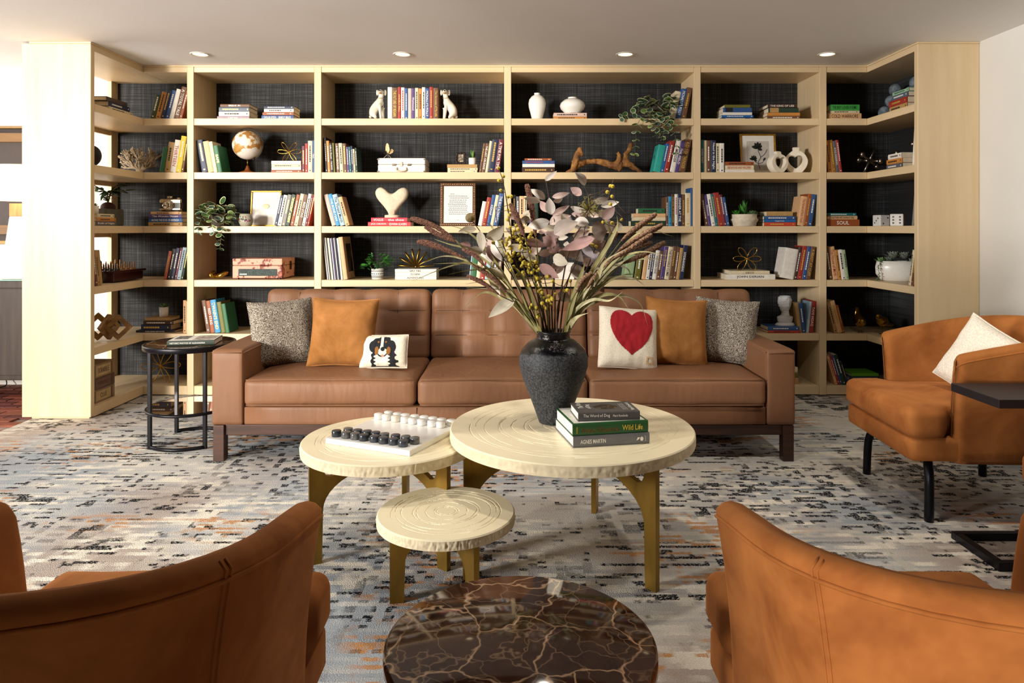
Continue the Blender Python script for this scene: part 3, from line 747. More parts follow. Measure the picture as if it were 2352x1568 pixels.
# ================================================================== side table by the sofa
stb = thing('side_table', 'round black metal side table with glass shelf beside the sofa', 'side table', (-1.878, 4.15, 0.006))
MB().lathe([(0.0005, 0.572), (0.238, 0.572), (0.238, 0.560), (0.0005, 0.560)], 72, cap=False).build('table_top', EMP, stb)
MB().lathe([(0.2385, 0.5735), (0.250, 0.5735), (0.252, 0.568), (0.252, 0.548), (0.249, 0.544), (0.232, 0.544), (0.232, 0.559)], 72, cap=False).build('rim', BLACKM, stb, True)
GLASS, n_, l_, b_g = nt('smoked_glass'); b_g.inputs['Base Color'].default_value = lin('#6a5444'); b_g.inputs['Transmission Weight'].default_value = 0.85; b_g.inputs['Roughness'].default_value = 0.02; b_g.inputs['IOR'].default_value = 1.45
gn = noisetex(n_, l_, coords(n_, l_, (3, 3, 3)).outputs[0], 1.0); gr = ramp(n_, [(0.3, '#6a5444'), (0.7, '#745d4b')]); l_.new(gn.outputs['Fac'], gr.inputs[0]); l_.new(gr.outputs[0], b_g.inputs['Base Color'])
MB().lathe([(0.0005, 0.206), (0.225, 0.206), (0.225, 0.198), (0.0005, 0.198)], 64, cap=False).build('glass_shelf', GLASS, stb)
MB().tube([(0.232 * math.cos(2 * PI * i / 64), 0.232 * math.sin(2 * PI * i / 64), 0.198) for i in range(64)], 0.009, 8, closed=True).build('shelf_ring', BLACKM, stb, True)
lp = [(-.155, -.16), (.155, -.16), (-.155, .16), (.155, .16)]
for x, y in lp: MB().box(x - .010, x + .010, y - .010, y + .010, 0, 0.546).build('leg', BLACKM, stb, bev=0.002)
for s in (-1, 1):
    pts = [Vector((0.155 * u, s * (0.16 + 0.062 * (1 - u * u)), 0.010)) for u in [i / 16 * 2 - 1 for i in range(17)]]
    MB().tube(pts, 0.0105, 8).build('base_rail', BLACKM, stb, True)

# ================================================================== black C-shaped table between the right chairs
ct = thing('laptop_table', 'black metal C-shaped table in front of the right armchair', 'side table', (0, 0, 0.006))
x0, x1, y0, y1 = 1.750, 2.21, 2.555, 2.835
MB().box(x0, x1, y0, y1, 0.586, 0.618).build('table_top', pm('#19151a', 0.5, var=0.1), ct, bev=0.002)
MB().box(x0, x1, y0, y0 + .03, 0, .03).build('base_rail', BLACKM, ct, bev=0.002)
MB().box(x0, x1, y1 - .03, y1, 0, .03).build('base_rail', BLACKM, ct, bev=0.002)
MB().box(x0, x0 + .03, y0 + .03, y1 - .03, 0, .03).build('base_rail', BLACKM, ct, bev=0.002)
for y in (y0, y1 - .03): MB().box(x1 - .03, x1, y, y + .03, 0.03, 0.586).build('post', BLACKM, ct, bev=0.002)
# ================================================================== books
ORD = ['first', 'second', 'third', 'fourth', 'fifth', 'sixth', 'seventh', 'eighth', 'ninth', 'tenth', 'eleventh', 'twelfth', 'thirteenth', 'fourteenth', 'fifteenth', 'sixteenth', 'seventeenth', 'eighteenth']
PAGES = pm('#e6d9bd', 0.9, var=0.10, scale=(20, 20, 420), bmp=0.3)
PAGESW = pm('#f0ebdf', 0.9, var=0.06, scale=(20, 20, 420), bmp=0.3)
HEX = dict(navy='#1f2a4a', blue='#2c5590', white='#ece8df', cream='#e3d5b4', red='#a03028', brown='#6b4a32', black='#17171c', green='#2b6b46', olive='#6d6a24',
           purple='#54407c', maroon='#6a2030', tan='#b8935c', orange='#c9883f', peach='#e2b585', teal='#1c6a72', gray='#5c5e66', grey='#85837f', skyblue='#2f93c8', paleblue='#a9c6d8', pink='#d8bcb0',
           darkgreen='#1d3a2c', rust='#9a5128', yellow='#e6d22e', darkbrown='#43291d', mauve='#9b8a98', slate='#566476', lightgreen='#9cb68a', coral='#cc6a52', brightgreen='#3fa64a', mint='#9ac6a4', brightblue='#1d62a8')
CN = dict(skyblue='sky blue', paleblue='pale blue', darkgreen='dark green', darkbrown='dark brown', lightgreen='light green', brightgreen='bright green', brightblue='bright blue')
def col(c): return HEX.get(c, c)
def lum(h): c = lin(h); return 0.3 * c[0] + 0.6 * c[1] + 0.1 * c[2]
GOLDP = pm('#d9b45a', 0.35, metal=0.3); WHITEP = pm('#f2efe8', 0.6); BLACKP = pm('#1b1a1c', 0.6); REDP = pm('#b0392c', 0.6)
INK = dict(g=GOLDP, w=WHITEP, k=BLACKP, r=REDP)
def book(w_, h, d, colr, txt=None, ink=None, name='book', pages=PAGES, rnd=0.0, band=None):
    """local: x thickness, y depth (spine at y=0), z height; returns the root Empty"""
    root = bpy.data.objects.new(name, None); C.objects.link(root); root.empty_display_size = 0.03
    hx = col(colr); t = min(0.0022, w_ * 0.16)
    mb = MB(); e = min(0.003, w_ * .25)
    # cover: spine (gently rounded) + two boards
    out = [(0, d), (0, e), (w_ * .12, e * .3), (w_ * .3, 0), (w_ * .7, 0), (w_ * .88, e * .3), (w_, e), (w_, d), (w_ - t, d), (w_ - t, e + t), (t, e + t), (t, d)]
    n = len(out); mb.v = [(x, y, 0) for x, y in out] + [(x, y, h) for x, y in out]
    mb.f = [(i, (i + 1) % n, (i + 1) % n + n, i + n) for i in range(n)]
    capb = [(0, 1, 10, 11), (1, 2, 3, 4, 5, 6, 9, 10), (6, 7, 8, 9)]
    mb.f += [tuple(reversed(c)) for c in capb] + [tuple(i + n for i in c) for c in capb]; mb.mi = [0] * len(mb.f)
    mb.build('cover', pm(hx, 0.5, var=0.07, scale=(40, 40, 40)), root)
    g = 0.003
    MB().box(t, w_ - t, e + t, d - g, g, h - g).build('page_block', pages, root)
    im = INK[ink] if ink else (BLACKP if lum(hx) > 0.3 else (GOLDP if random.random() < .5 else WHITEP))
    U, V = Vector((0, 0, -1)), Vector((1, 0, 0)); yy = -0.0006
    if txt:
        parts = txt.split('|'); m_ = len(parts)
        lens = [max(3, len(p)) for p in parts]; tot = sum(lens) + 2 * (m_ - 1); z = h * 0.94; L = h * 0.86
        for p, ln in zip(parts, lens):
            s_ = L * ln / tot; wid = min(s_ * .95, ln * w_ * 0.62 * 0.75); text(root, p, (w_ / 2, yy, z - s_ / 2), U, V, wid, min(w_ * 0.55, wid / ln * 2.4), im, 'spine_lettering', 0.012)
            z -= s_ + L * 2 / tot
    elif txt is None:
        q = MB(); z = h * random.uniform(.80, .92); zl = h * random.uniform(.28, .42); x0, x1 = w_ * .36, w_ * .64
        while z > zl:
            s_ = random.uniform(.008, .018); q.quad((x0, yy, z - s_), (x1, yy, z - s_), (x1, yy, z), (x0, yy, z)); z -= s_ + .003
        z = h * random.uniform(.07, .12); q.quad((x0, yy, z - .008), (x1, yy, z - .008), (x1, yy, z), (x0, yy, z))
        q.build('spine_lettering', im, root)['kind'] = 'stuff'
    if band:
        bc, z0, z1 = band; MB().quad((w_ * .04, -.0003, h * z0), (w_ * .96, -.0003, h * z0), (w_ * .96, -.0003, h * z1), (w_ * .04, -.0003, h * z1)).build('spine_band', pm(col(bc), 0.5), root)
    return root
def cname(c, nm=None): return nm or CN.get(c, c)
def upright(row, loc, x0, lean, items, inset=0.03, d=0.16, z=None, gname=None, Yf=None):
    """items: (w_px, h_px, colour[, text[, ink[, colour word]]]) left to right; a bare number is a gap in px"""
    Y = Yf or (D1 + inset); k = Y / F; x = XP(x0, Y); zz = zs(row) if z is None else z; a = math.radians(lean)
    bs = [i for i in items if not isinstance(i, (int, float))]; n = len(bs); j = 0; out = []; ext = []
    for it in items:
        if isinstance(it, (int, float)): x += it * k; continue
        w_, h = it[0] * k, it[1] * k; txt = it[3] if len(it) > 3 else None; ink = it[4] if len(it) > 4 else None
        b = book(w_, h, d * random.uniform(.93, 1.0), it[2], txt, ink, band=it[6] if len(it) > 6 else None)
        sp = w_ / math.cos(a); zl = zz + 0.0006 + (w_ * math.sin(a) if a > 0 else 0)
        b.location = (x + (sp - w_ * math.cos(a) if a > 0 else 0), Y + random.uniform(0, .006), zl); b.rotation_euler = (0, a, 0)
        cw = cname(it[2], it[5] if len(it) > 5 else None)
        posn = ('only' if n == 1 else ORD[j] + ' from left')
        tag(b, '%s upright book, %s %s' % (cw, posn, loc), 'book', gname or 'upright books ' + loc); x += sp + 0.0004; j += 1; out.append(b)
        for cx in (0, w_):
            for cz in (0, h): ext.append(b.location.x + cx * math.cos(a) + cz * math.sin(a))
    mid = (min(ext) + max(ext)) / 2; by = [q for q in bays if q[0] - .1 < mid < q[1] + .1]
    if by:     # keep the row clear of the uprights
        lo, hi = by[0][0] + .001, by[0][1] - .001; sh = min(0, hi - max(ext)) if by[0] is not bays[5] else 0
        if by[0] is not bays[0]: sh = sh or max(0, lo - min(ext))
        for b in out: b.location.x += sh
    return out
def stack(row, loc, items, inset=0.03, d=0.16, z=None, Yf=None, xoff=0.0):
    """items bottom to top: (x0_px, x1_px, thick_px, colour[, text[, ink[, word]]]); returns top z"""
    Y = Yf or (D1 + inset); k = Y / F; zz = (zs(row) if z is None else z) + .0004; n = len(items)
    for i, it in enumerate(items):
        h, w_ = (it[1] - it[0]) * k, it[2] * k; txt = it[4] if len(it) > 4 else None; ink = it[5] if len(it) > 5 else None
        b = book(w_, h, d * random.uniform(.92, 1.02), it[3], txt, ink, band=it[7] if len(it) > 7 else None)
        b.rotation_euler = (0, -PI / 2, 0); b.location = (XP(it[1], Y), Y + random.uniform(0, .008), zz)
        cw = cname(it[3], it[6] if len(it) > 6 else None); r = n - 1 - i
        posn = 'only one' if n == 1 else ('top' if r == 0 else 'bottom' if i == 0 else ORD[r] + ' from top')
        tag(b, '%s flat book, %s in stack %s' % (cw, posn, loc), 'book', 'flat books ' + loc); zz += w_ + .0003
    return zz
# ---- corner bay at left
upright(1, 'in corner bay, top shelf left', 349, 14.5, [(12, 56, '#3a4a1e', None, None, 'olive'), (11, 63, 'orange'), (10, 66, 'navy'), (9.5, 67, 'blue'), (10, 70, 'white', ''), (12, 75, 'brown', 'A TOTAL TALE'), (7, 66, 'rust')], 0.03)
upright(2, 'right of the coral', 370, 9, [(10, 58, 'green', ''), (13.5, 70, 'tan'), (13, 75, 'white', 'THIRTEEN', 'r'), (12, 84, 'yellow', None, 'w'), (6, 78, 'brown')], 0.025)
ZC3 = stack(3, 'under the silver camera', [(340, 418, 9, 'tan'), (340.5, 417, 9.5, 'brightblue', 'ALONG THE EDGE OF AMERICA', 'w'), (342, 417.5, 8, 'purple', 'The Wonder House'), (346, 416, 6.5, 'peach')], 0.03, 0.14)
upright(4, 'in corner bay, fourth shelf left', 382, 11, [(7, 66, 'coral'), (8.5, 71, 'black'), (8, 73, 'navy', None, 'w'), (6, 74, 'maroon', None, 'w'), (9, 74, 'paleblue'), (5, 74, 'darkgreen')], 0.03)
ZC5 = stack(5, 'under the small white succulent pot', [(312, 402, 5, 'black', 'RUSS RIDER REPORTER', 'w'), (323, 391, 13, 'navy', None, 'g'), (329, 398, 8.5, 'darkbrown'), (332, 389, 6.5, 'tan', '')], 0.06, 0.17)
# ---- second bay
stack(1, 'at upper left, beginning with mauve', [(498, 572, 8, 'mauve', 'CARMAN', 'w'), (502, 572, 10.3, 'white'), (502.7, 572, 10, 'slate', None, 'g', 'blue grey'), (505, 572, 7.2, 'brown', 'BREAK IN')], 0.05, 0.19)
stack(1, 'at upper left with two blue', [(600.5, 674, 9.8, 'blue', 'TAYLOR SMITH|DEADLY GRACE', 'w'), (602.6, 674, 7.2, 'rust', None, 'w'), (606, 674, 7.6, 'white'), (605.7, 674, 6.8, 'navy', None, 'w')], 0.05, 0.17)
upright(2, 'left of the globe', 463, -10, [(14.5, 75, 'navy', None, 'g'), (13, 72, 'peach', ''), (8, 71.5, 'cream', ''), (10.5, 62, 'green', 'SAFE', 'g')], 0.03, 0.17)
ZB2 = stack(2, 'under the gold wire star right of globe', [(622, 692, 6, 'rust', None, 'w'), (623, 691, 6.6, 'white', ''), (623, 691, 6.2, 'cream', None, 'k'), (623, 691, 8, 'white', '', None, 'off-white')], 0.03, 0.15)
upright(2, 'right of the wire star', 692.6, 0, [(7.4, 61, 'maroon', None, 'g'), (6.8, 67, 'red', None, 'w'), (9.8, 73, 'cream'), (4.7, 74, 'blue', 'TRIAL', 'w')], 0.03)
upright(3, 'right of the gold framed coin', 630.5, 12, [(7, 72, 'navy', None, 'w'), (9, 72, 'white'), (8.8, 73, 'grey', None, 'g'), (10, 73, 'darkgreen', 'THE BANCROFT ACADEMY', 'g'), (8.5, 73, 'rust'), (8.5, 75, 'cream'), (9.5, 73, 'brown', 'RED STAG', 'w'), (7, 75, 'white'), (4.5, 72, 'maroon'), (4.5, 72, 'red')], 0.03)
upright(5, 'standing straight left of sofa', 447.7, 0, [(7.5, 75, 'peach'), (6.8, 73, 'cream', '')], 0.03)
upright(5, 'leaning left of the sofa', 474, -9, [(9.5, 75, 'brown'), (10, 74, 'rust', 'RED STAG', 'w'), (13, 76, 'skyblue', "TWAIN'S END", 'g'), (10.5, 71, 'olive', ''), (9, 67, 'green', '')], 0.04, 0.18)
# ---- third bay
upright(1, 'between the dog bookends', 890, 0, [(10.3, 75, 'white', ''), (12.6, 73.5, 'brown', 'THE FUTURE OF REGAN', 'g'), (8, 75, 'red', 'ANGELS FALL', 'g'), (7.6, 74, 'white', None, 'r'), (8, 72.5, 'blue', None, 'w'), (7.8, 72, 'pink', ''), (8, 72, 'purple', 'Wormwood', 'w'), (7.6, 73, 'cream'), (8, 72, 'orange'), (7.4, 74.5, 'white', None, 'k'), (9.4, 72, 'blue', "MCNALLY'S FOLLY", 'w'), (8.8, 75, 'red', None, 'g'), (12, 73, 'brown', 'The Sorrows of My Life', 'g')], 0.06)
upright(2, 'at left end of the suitcase shelf', 747, -3, [(5.5, 81, 'black', None, 'w'), (6.5, 73, 'orange', None, 'w'), (6.5, 67, 'black', 'Life is Good|THE BOOK', 'w'), (4.5, 68, 'olive', ''), 2, (8, 67, 'brown', 'A KILLING GROUND', 'w'), (8, 67.5, 'cream'), (8.5, 67, 'brown', None, 'g'), (5, 59, 'purple', None, 'w'), (4.8, 59, 'teal'), (4.6, 61, 'navy', None, 'w'), (4.5, 54, 'cream', None, 'k'), (4.5, 57, 'darkgreen', None, 'w')], 0.03, 0.17)
ZD2 = stack(2, 'under the tiny ornate frame', [(1028, 1096, 5.4, 'cream'), (1028, 1097, 5.6, 'cream', None, 'k', 'pale cream'), (1027, 1096, 7.8, 'tan', '', None, 'beige')], 0.03, 0.15)
upright(2, 'right of the tiny ornate frame', 1100, 8.5, [(5.5, 67, 'brown'), (8, 67, 'brown', 'THE LAST CRUSADE', 'w'), (6, 73, 'cream', ''), (14.5, 75, 'navy', None, 'g'), (11, 76, 'maroon', 'A TIME FOR TIME', 'w')], 0.03)
upright(3, 'left of the stone heart', 762, -15, [(9.5, 74, 'pink', ''), (9.5, 75, 'skyblue', 'THE BONE MAN', 'w'), (11, 74, 'paleblue', 'The Thread March'), (9.5, 68, 'peach')], 0.03, 0.15)
ZE3 = stack(3, 'under the stone heart', [(845, 943, 9.4, '#d63b45', 'JACK CARUSON|EDWINA GLASERS', 'w', 'coral red'), (852, 935, 10, '#d8364a', 'VOGUE|the shoe', 'w', 'bright red')], 0.02, 0.20)
upright(3, 'right of the beaded frame', 1097.5, 11, [(8.5, 57, 'white', ''), (10, 66, 'red', None, 'g'), (8.5, 72, 'blue', 'KIDNAP', 'w'), (7, 72, 'cream', ''), (10.5, 75, 'blue', 'THE BLUE NOWHERE', 'w')], 0.03)
for i in range(15):      # record sleeves
    pass
sl = upright(4, 'among record sleeves left of the green plant', 750.5, -6.2, [(2.3, 96 + random.uniform(-1, 1), ('white', 'gray', 'white', 'black', 'cream', 'white', 'navy', 'white', 'purple', 'black', 'white', 'navy', 'black', 'white', 'white')[i], '') for i in range(15)], 0.03, 0.29)
for o in sl: o.name = 'record_sleeve'; o['category'] = 'record'; o['label'] = o['label'].replace('upright book', 'record sleeve').replace('among record sleeves', 'in the row')
pb = upright(4, 'with a portrait cover, before the record sleeves', 788.5, -7, [(9.5, 98, 'peach', '')], 0.028, 0.27)[0]
pb['label'] = 'tall peach portrait album leaning at the end of the record sleeves'
MB().quad((9.5 * 5.3 / F + .0006, .07, .05), (9.5 * 5.3 / F + .0006, .23, .05), (9.5 * 5.3 / F + .0006, .23, .265), (9.5 * 5.3 / F + .0006, .07, .265)).build('cover_picture', pm('#1e1614', 0.4, hex2='#8a7058', scale=(12, 12, 9), lo=.45, hi=.75), pb)
ZG4 = stack(4, 'under the gold loop sculpture', [(907, 1002, 8.2, 'white', 'ADVENTURES', 'k'), (907, 1002, 7.9, 'white', 'TO NEW', 'k'), (907, 1002, 7.9, 'white', 'SAY YES', 'k')], 0.03, 0.22)
upright(4, 'behind the bouquet, centre left', 1077, 6, [(3, 56, 'paleblue', ''), (13, 58, 'green', ''), (8.5, 62, 'cream', ''), (11, 66, 'red', None, 'w'), (10, 64, 'paleblue', ''), (9, 66, 'navy'), (8, 70, 'white'), (8.5, 66, 'brown')], 0.05)
# ---- fourth bay
ZV1 = stack(1, 'under the squat white vase', [(1271.5, 1348, 5.8, 'orange'), (1272, 1348, 8.8, 'pink', None, 'k')], 0.03, 0.17)
upright(1, 'right of the upper trailing plant', 1538, 12.5, [(13, 64, 'cream', ''), (11.5, 70, 'blue', "MCNALLY'S FOLLY", 'w'), (11.5, 73, 'brown')], 0.03, 0.17)
stack(2, 'left of the driftwood', [(1199, 1274, 12.5, 'darkbrown', None, 'g'), (1200, 1274, 7.6, 'white', ''), (1199.7, 1274, 7.4, 'blue', None, 'r'), (1205, 1267, 5.4, 'rust', None, 'w')], 0.03)
upright(2, 'right of the driftwood', 1500, 12, [(16, 63, '#2fa79c', '', None, 'turquoise'), (8, 67, 'brightblue', None, 'w'), (10.5, 74, 'red', None, 'w'), 2.5, (11, 75, 'white', 'MURDER', 'k'), (9, 74, 'purple', 'THE FIELD', 'w'), (14, 77, 'brown', 'A CRY OF THUNDER', 'g')], 0.03)
upright(3, 'behind the bouquet, third shelf', 1176.5, 0, [(9, 72, 'black', None, 'g'), (7.5, 68, 'gray', None, 'w'), (10.5, 69, 'peach'), (6.5, 69, 'cream'), 6, (9, 62, 'purple'), (11, 60, 'darkgreen', '')], 0.03)
stack(3, 'left of the tall upright row, green top', [(1449, 1528, 12, 'darkgreen', None, 'g'), (1456, 1529, 8.4, 'cream', ''), (1455, 1529, 8.4, 'peach', ''), (1466, 1527, 11.6, 'green', None, 'k')], 0.03, 0.12)
upright(3, 'at right end beside green stack', 1530, 0, [(6, 67, 'brown'), (7.2, 68, 'skyblue', None, 'k'), (6.6, 73.5, 'darkbrown', 'THE ANGEL OF THE DAMNED', 'g'), (7, 73.5, 'white', None, 'r'), (9, 73.5, 'navy', 'DINNER AT THE', 'w'), (8, 73, 'brown', None, 'g'), (12.5, 76, 'cream', None, 'g'), (4.5, 88, 'blue', '')], 0.03)
upright(4, 'right of the bouquet, fourth shelf', 1433, 8, [(20, 58, 'lightgreen', ''), 3, (14, 62, 'olive', None, 'w'), 3, (8.8, 60, 'peach', ''), (8, 68, 'white', None, 'k'), (6.8, 68, 'navy', None, 'w'), (9, 67.5, 'white', 'WOODEN ONE', 'k'), (9, 66, 'brown'), (9.4, 76, 'purple'), (10, 75.5, 'cream', 'THE INVISIBLE CLIMB', 'k'), (9, 76, 'brown', None, 'g'), (7.4, 75.5, 'brown', None, 'w', 'greyish brown'), (7, 73, 'tan', ''), (9.6, 79, 'navy', 'HYDRANGEAS', 'w')], 0.03)
# ---- fifth bay
stack(1, 'with olive top, upper right', [(1659, 1731, 3.6, 'navy', None, 'w'), (1658.5, 1731, 5.6, 'brightblue', None, 'w'), (1661, 1728, 6.6, 'white', ''), (1661.5, 1727, 10.2, 'blue', '', None, 'mid blue', ('black', .66, .92)), (1665, 1724, 7, 'olive', '')], 0.03, 0.18)
stack(1, 'with brown top, upper right', [(1763, 1838, 7.4, 'brown', None, 'w'), (1763, 1838, 7.6, 'orange', '', None, 'mustard'), (1766, 1835, 11.3, 'darkgreen', '', None, 'dark green', ('tan', .66, .95)), (1764, 1831, 7.8, 'darkbrown', 'THE KING OF LIES', 'w')], 0.03, 0.20)
upright(2, 'left of the framed flower', 1610, 0, [(6.4, 75, 'teal', 'NORAS FIGHT', 'w'), (6.6, 74, 'cream', ''), (9.6, 74, 'brown'), (11.6, 74, 'navy', 'Need in the Night', 'w'), (8.6, 67.5, 'cream'), (10.4, 67.5, 'white', None, 'k')], 0.03)
stack(2, 'before the framed flower', [(1666, 1733, 6.4, 'white', ''), (1666.5, 1732, 10.2, 'cream', 'REDWOOD AND WILDFIRE', 'r'), (1666.5, 1732, 8.2, 'rust', None, 'k')], 0.03, 0.15)
upright(3, 'left of the succulent bowl', 1620, -9, [(8, 74, 'brown'), (6.6, 72, 'purple', 'Wormwood', 'w'), (8.6, 74, 'white', None, 'k'), (6.6, 74, 'teal', None, 'g'), (12.4, 77, 'red', None, 'g'), (6.6, 73, 'maroon', None, 'w'), (6.2, 67, 'blue', None, 'w')], 0.03)
stack(3, 'right of the succulent bowl', [(1755.6, 1828, 8.8, '#c2452c', None, 'g', 'orange red'), (1755, 1828, 5.6, 'brightblue', 'Cypriote', 'w'), (1756, 1828, 8.4, 'blue', None, 'w'), (1762, 1822, 10.6, 'tan', '', None, 'mustard')], 0.03, 0.17)
upright(3, 'at right end beside mustard-topped stack', 1832, 8.5, [(14, 68, 'peach', 'The Novel of Paris Youth', 'r'), (8.5, 74, 'rust'), (10, 73, 'blue', None, 'w')], 0.03)
ZJ4 = stack(4, 'under the wire butterfly', [(1668, 1781, 12, 'white', 'JOHN DERIAN', 'k'), (1679, 1768, 8, 'cream', 'LISCO', 'k')], 0.03, 0.24)
upright(4, 'right of the wire butterfly', 1793, 10, [(29, 70, 'white', '', None, 'thick white'), (8, 75, 'darkbrown', None, 'w'), (11, 77, 'red'), (9, 76, 'blue', None, 'w'), (10, 76, 'brown', 'A BEAST AT CLIFF', 'g')], 0.03)
ZK5 = stack(5, 'under the plaster bust', [(1764, 1840, 6, '#b23c28', None, 'k', 'brick red'), (1764, 1837, 9, 'blue', None, 'w', 'dusty blue')], 0.03, 0.18)
upright(5, 'leaning left behind the plaster bust', 1834.5, -7, [(8, 68, 'tan', ''), (9, 68, 'blue', None, 'w')], 0.05, 0.15)
upright(5, 'right of the plaster bust', 1853.5, 6, [(5, 72, 'paleblue', ''), (10.5, 73, 'red', 'TAMI HOAG', 'w')], 0.04, 0.16)
stack(6, 'behind the right sofa arm', [(1800, 1834, 14, 'tan', ''), (1802, 1834, 12, 'olive', ''), (1806, 1833, 12, 'cream', '')], 0.06, 0.16)
# ---- corner bay at right
stack(1, 'with green top, right corner bay', [(1904, 1979, 13.6, 'peach', 'COLD WARRIORS', 'k'), (1907.6, 1975.5, 6.2, 'cream', None, 'k'), (1907, 1975, 13.6, 'brightgreen', 'THE BEST LOVED POEMS', 'k')], 0.03, 0.16)
upright(2, 'in right corner bay, second shelf', 1904, -7, [(8, 74, 'orange'), (9.5, 75, '#9a6a24', None, 'g', 'bronze'), (7, 73, 'gray', 'KYLE MADISON', 'w'), (6.6, 75, 'red')], 0.03)
stack(3, 'with teal top, right corner bay', [(1900.5, 1975, 15.2, 'rust', 'SOUL', 'w'), (1901, 1970, 8.4, 'peach', 'TOGETHER WE CANNOT FAIL', 'k'), (1900.5, 1967, 6.4, 'teal', None, 'w')], 0.03, 0.16)
upright(4, 'in right corner bay, fourth shelf', 1903, -7.5, [(9.5, 74, 'brown'), (13.2, 75.5, 'peach', 'The House of Mirth', 'r'), (7.4, 68, 'orange'), (10, 68.5, 'white'), (6.2, 68.5, 'lightgreen')], 0.03)
upright(5, 'left of the gold birds', 1917, -14, [(7.6, 73, 'tan'), (10.4, 75, 'peach', None, 'g'), (6, 65, 'rust')], 0.03)
upright(6, 'in right corner bay, bottom shelf', 1919, -17, [(6, 68, 'peach', None, 'r'), (5.5, 70, 'red', None, 'w'), (5, 70, 'blue'), (8.5, 71, 'darkgreen', None, 'w'), (4.5, 55, 'navy')], 0.03, 0.16)
stack(6, 'with lime top behind the right armchair', [(1950, 2020, 9, 'skyblue', ''), (1952, 2020, 9, 'navy', None, 'w'), (1956, 2018, 7, '#5fa51e', '', None, 'lime green')], 0.05, 0.2)
# ---- return shelves: spines face the room's middle
def side_stack(row, loc, xs, items, sgn, z=None, d=0.16):
    """spine plane at x=xs, items bottom to top: (y0,y1,thick,colour,text,ink,word); sgn +1 spine faces +x (left return), -1 faces -x"""
    zz = (zs(row) if z is None else z) + .0004; n = len(items)
    for i, it in enumerate(items):
        y0, y1, w_ = it[0], it[1], it[2]; h = y1 - y0
        b = book(w_, h, d * random.uniform(.94, 1.0), it[3], it[4] if len(it) > 4 else None, it[5] if len(it) > 5 else None)
        # flat: rotate -90 about y, then turn the spine to face +x / -x
        M = Matrix.Rotation(PI / 2 * sgn, 4, 'Z') @ Matrix.Rotation(-PI / 2, 4, 'Y')
        b.rotation_euler = M.to_euler()
        b.location = (xs, y1 if sgn > 0 else y0, zz)
        cw = cname(it[3], it[6] if len(it) > 6 else None); r = n - 1 - i
        posn = 'top' if r == 0 else 'bottom' if i == 0 else ORD[r] + ' from top'
        tag(b, '%s flat book, %s in stack %s' % (cw, posn, loc), 'book', 'flat books ' + loc); zz += w_ + .0003
    return zz
side_stack(1, 'on the left return, top shelf', -2.775, [(4.90, 5.20, .028, 'cream'), (4.895, 5.16, .034, 'navy'), (4.87, 5.13, .028, '#4a3a34', '', None, 'brown')], 1)
side_stack(3, 'on the left return beside small white pot', -2.76, [(4.72, 4.96, .030, 'gray', 'Knife of Night', 'w'), (4.73, 4.955, .024, 'orange', None, 'k'), (4.735, 4.935, .026, 'cream', None, 'k')], 1, d=0.13)
side_stack(1, 'on the right return, top shelf', 2.665, [(4.80, 5.02, .036, 'tan'), (4.80, 5.03, .042, 'red'), (4.79, 4.99, .032, 'slate'), (4.78, 4.98, .022, 'mint')], -1)
side_stack(2, 'on the right return beside metal jacks', 2.665, [(4.86, 5.06, .034, 'gray'), (4.86, 5.06, .034, 'orange'), (4.87, 5.04, .036, 'white')], -1)
def side_up(row, loc, xs, y0, items, sgn, lean, d=0.16):
    y = y0; a = math.radians(lean); zz = zs(row) + .0006; n = len(items)
    for j, it in enumerate(items):
        w_, h = it[0], it[1]; b = book(w_, h, d, it[2], it[3] if len(it) > 3 else None, it[4] if len(it) > 4 else None)
        M = Matrix.Rotation(PI / 2 * sgn, 4, 'Z') @ Matrix.Rotation(a, 4, 'Y')
        b.rotation_euler = M.to_euler(); sp = w_ / math.cos(a)
        if sgn > 0: b.location = (xs, y, zz + (w_ * math.sin(a) if a > 0 else 0))
        else: b.location = (xs, y, zz + (w_ * math.sin(a) if a > 0 else 0))
        tag(b, '%s upright book, %s from front %s' % (cname(it[2], it[5] if len(it) > 5 else None), ORD[j], loc), 'book', 'upright books ' + loc)
        y += sgn * (sp + .0005)
side_up(4, 'on left return by chess set', -2.75, 4.665, [(.028, .245, 'darkbrown', ''), (.030, .24, 'maroon'), (.026, .235, 'tan'), (.030, .235, 'tan', '', None, 'pale tan')], 1, -9)
side_up(2, 'on right return, second shelf', 2.665, 4.73, [(.022, .25, 'orange'), (.028, .27, 'red'), (.022, .25, 'white')], 1 * -1, 6) if False else None
def side_up_r(row, loc, xs, y0, items, lean, d=0.15):
    """right return, spine faces -x; books march away from the camera"""
    y = y0; a = math.radians(lean); zz = zs(row) + .0006
    for j, it in enumerate(items):
        w_, h = it[0], it[1]; b = book(w_, h, d, it[2], it[3] if len(it) > 3 else None, it[4] if len(it) > 4 else None)
        M = Matrix.Rotation(-PI / 2, 4, 'Z') @ Matrix.Rotation(a, 4, 'Y'); b.rotation_euler = M.to_euler(); sp = w_ / math.cos(a)
        y += sp; b.location = (xs, y, zz + (w_ * math.sin(a) if a > 0 else 0)); y += .0005
        tag(b, '%s upright book, %s from front %s' % (cname(it[2], it[5] if len(it) > 5 else None), ORD[j], loc), 'book', 'upright books ' + loc)
side_up_r(2, 'on right return, second shelf', 2.66, 4.655, [(.022, .25, 'peach'), (.03, .27, 'red', None, 'w'), (.022, .25, 'white', '')], 6)
side_up_r(3, 'on right return by the dice', 2.66, 4.655, [(.028, .22, 'white', 'LETTERS', 'k'), (.030, .26, 'olive'), (.02, .20, 'grey', '')], 8, 0.12)
side_up_r(4, 'on right return by the white planter', 2.655, 4.655, [(.02, .235, 'blue'), (.03, .24, 'red'), (.03, .24, 'brown'), (.026, .24, 'cream')], 12, 0.13)
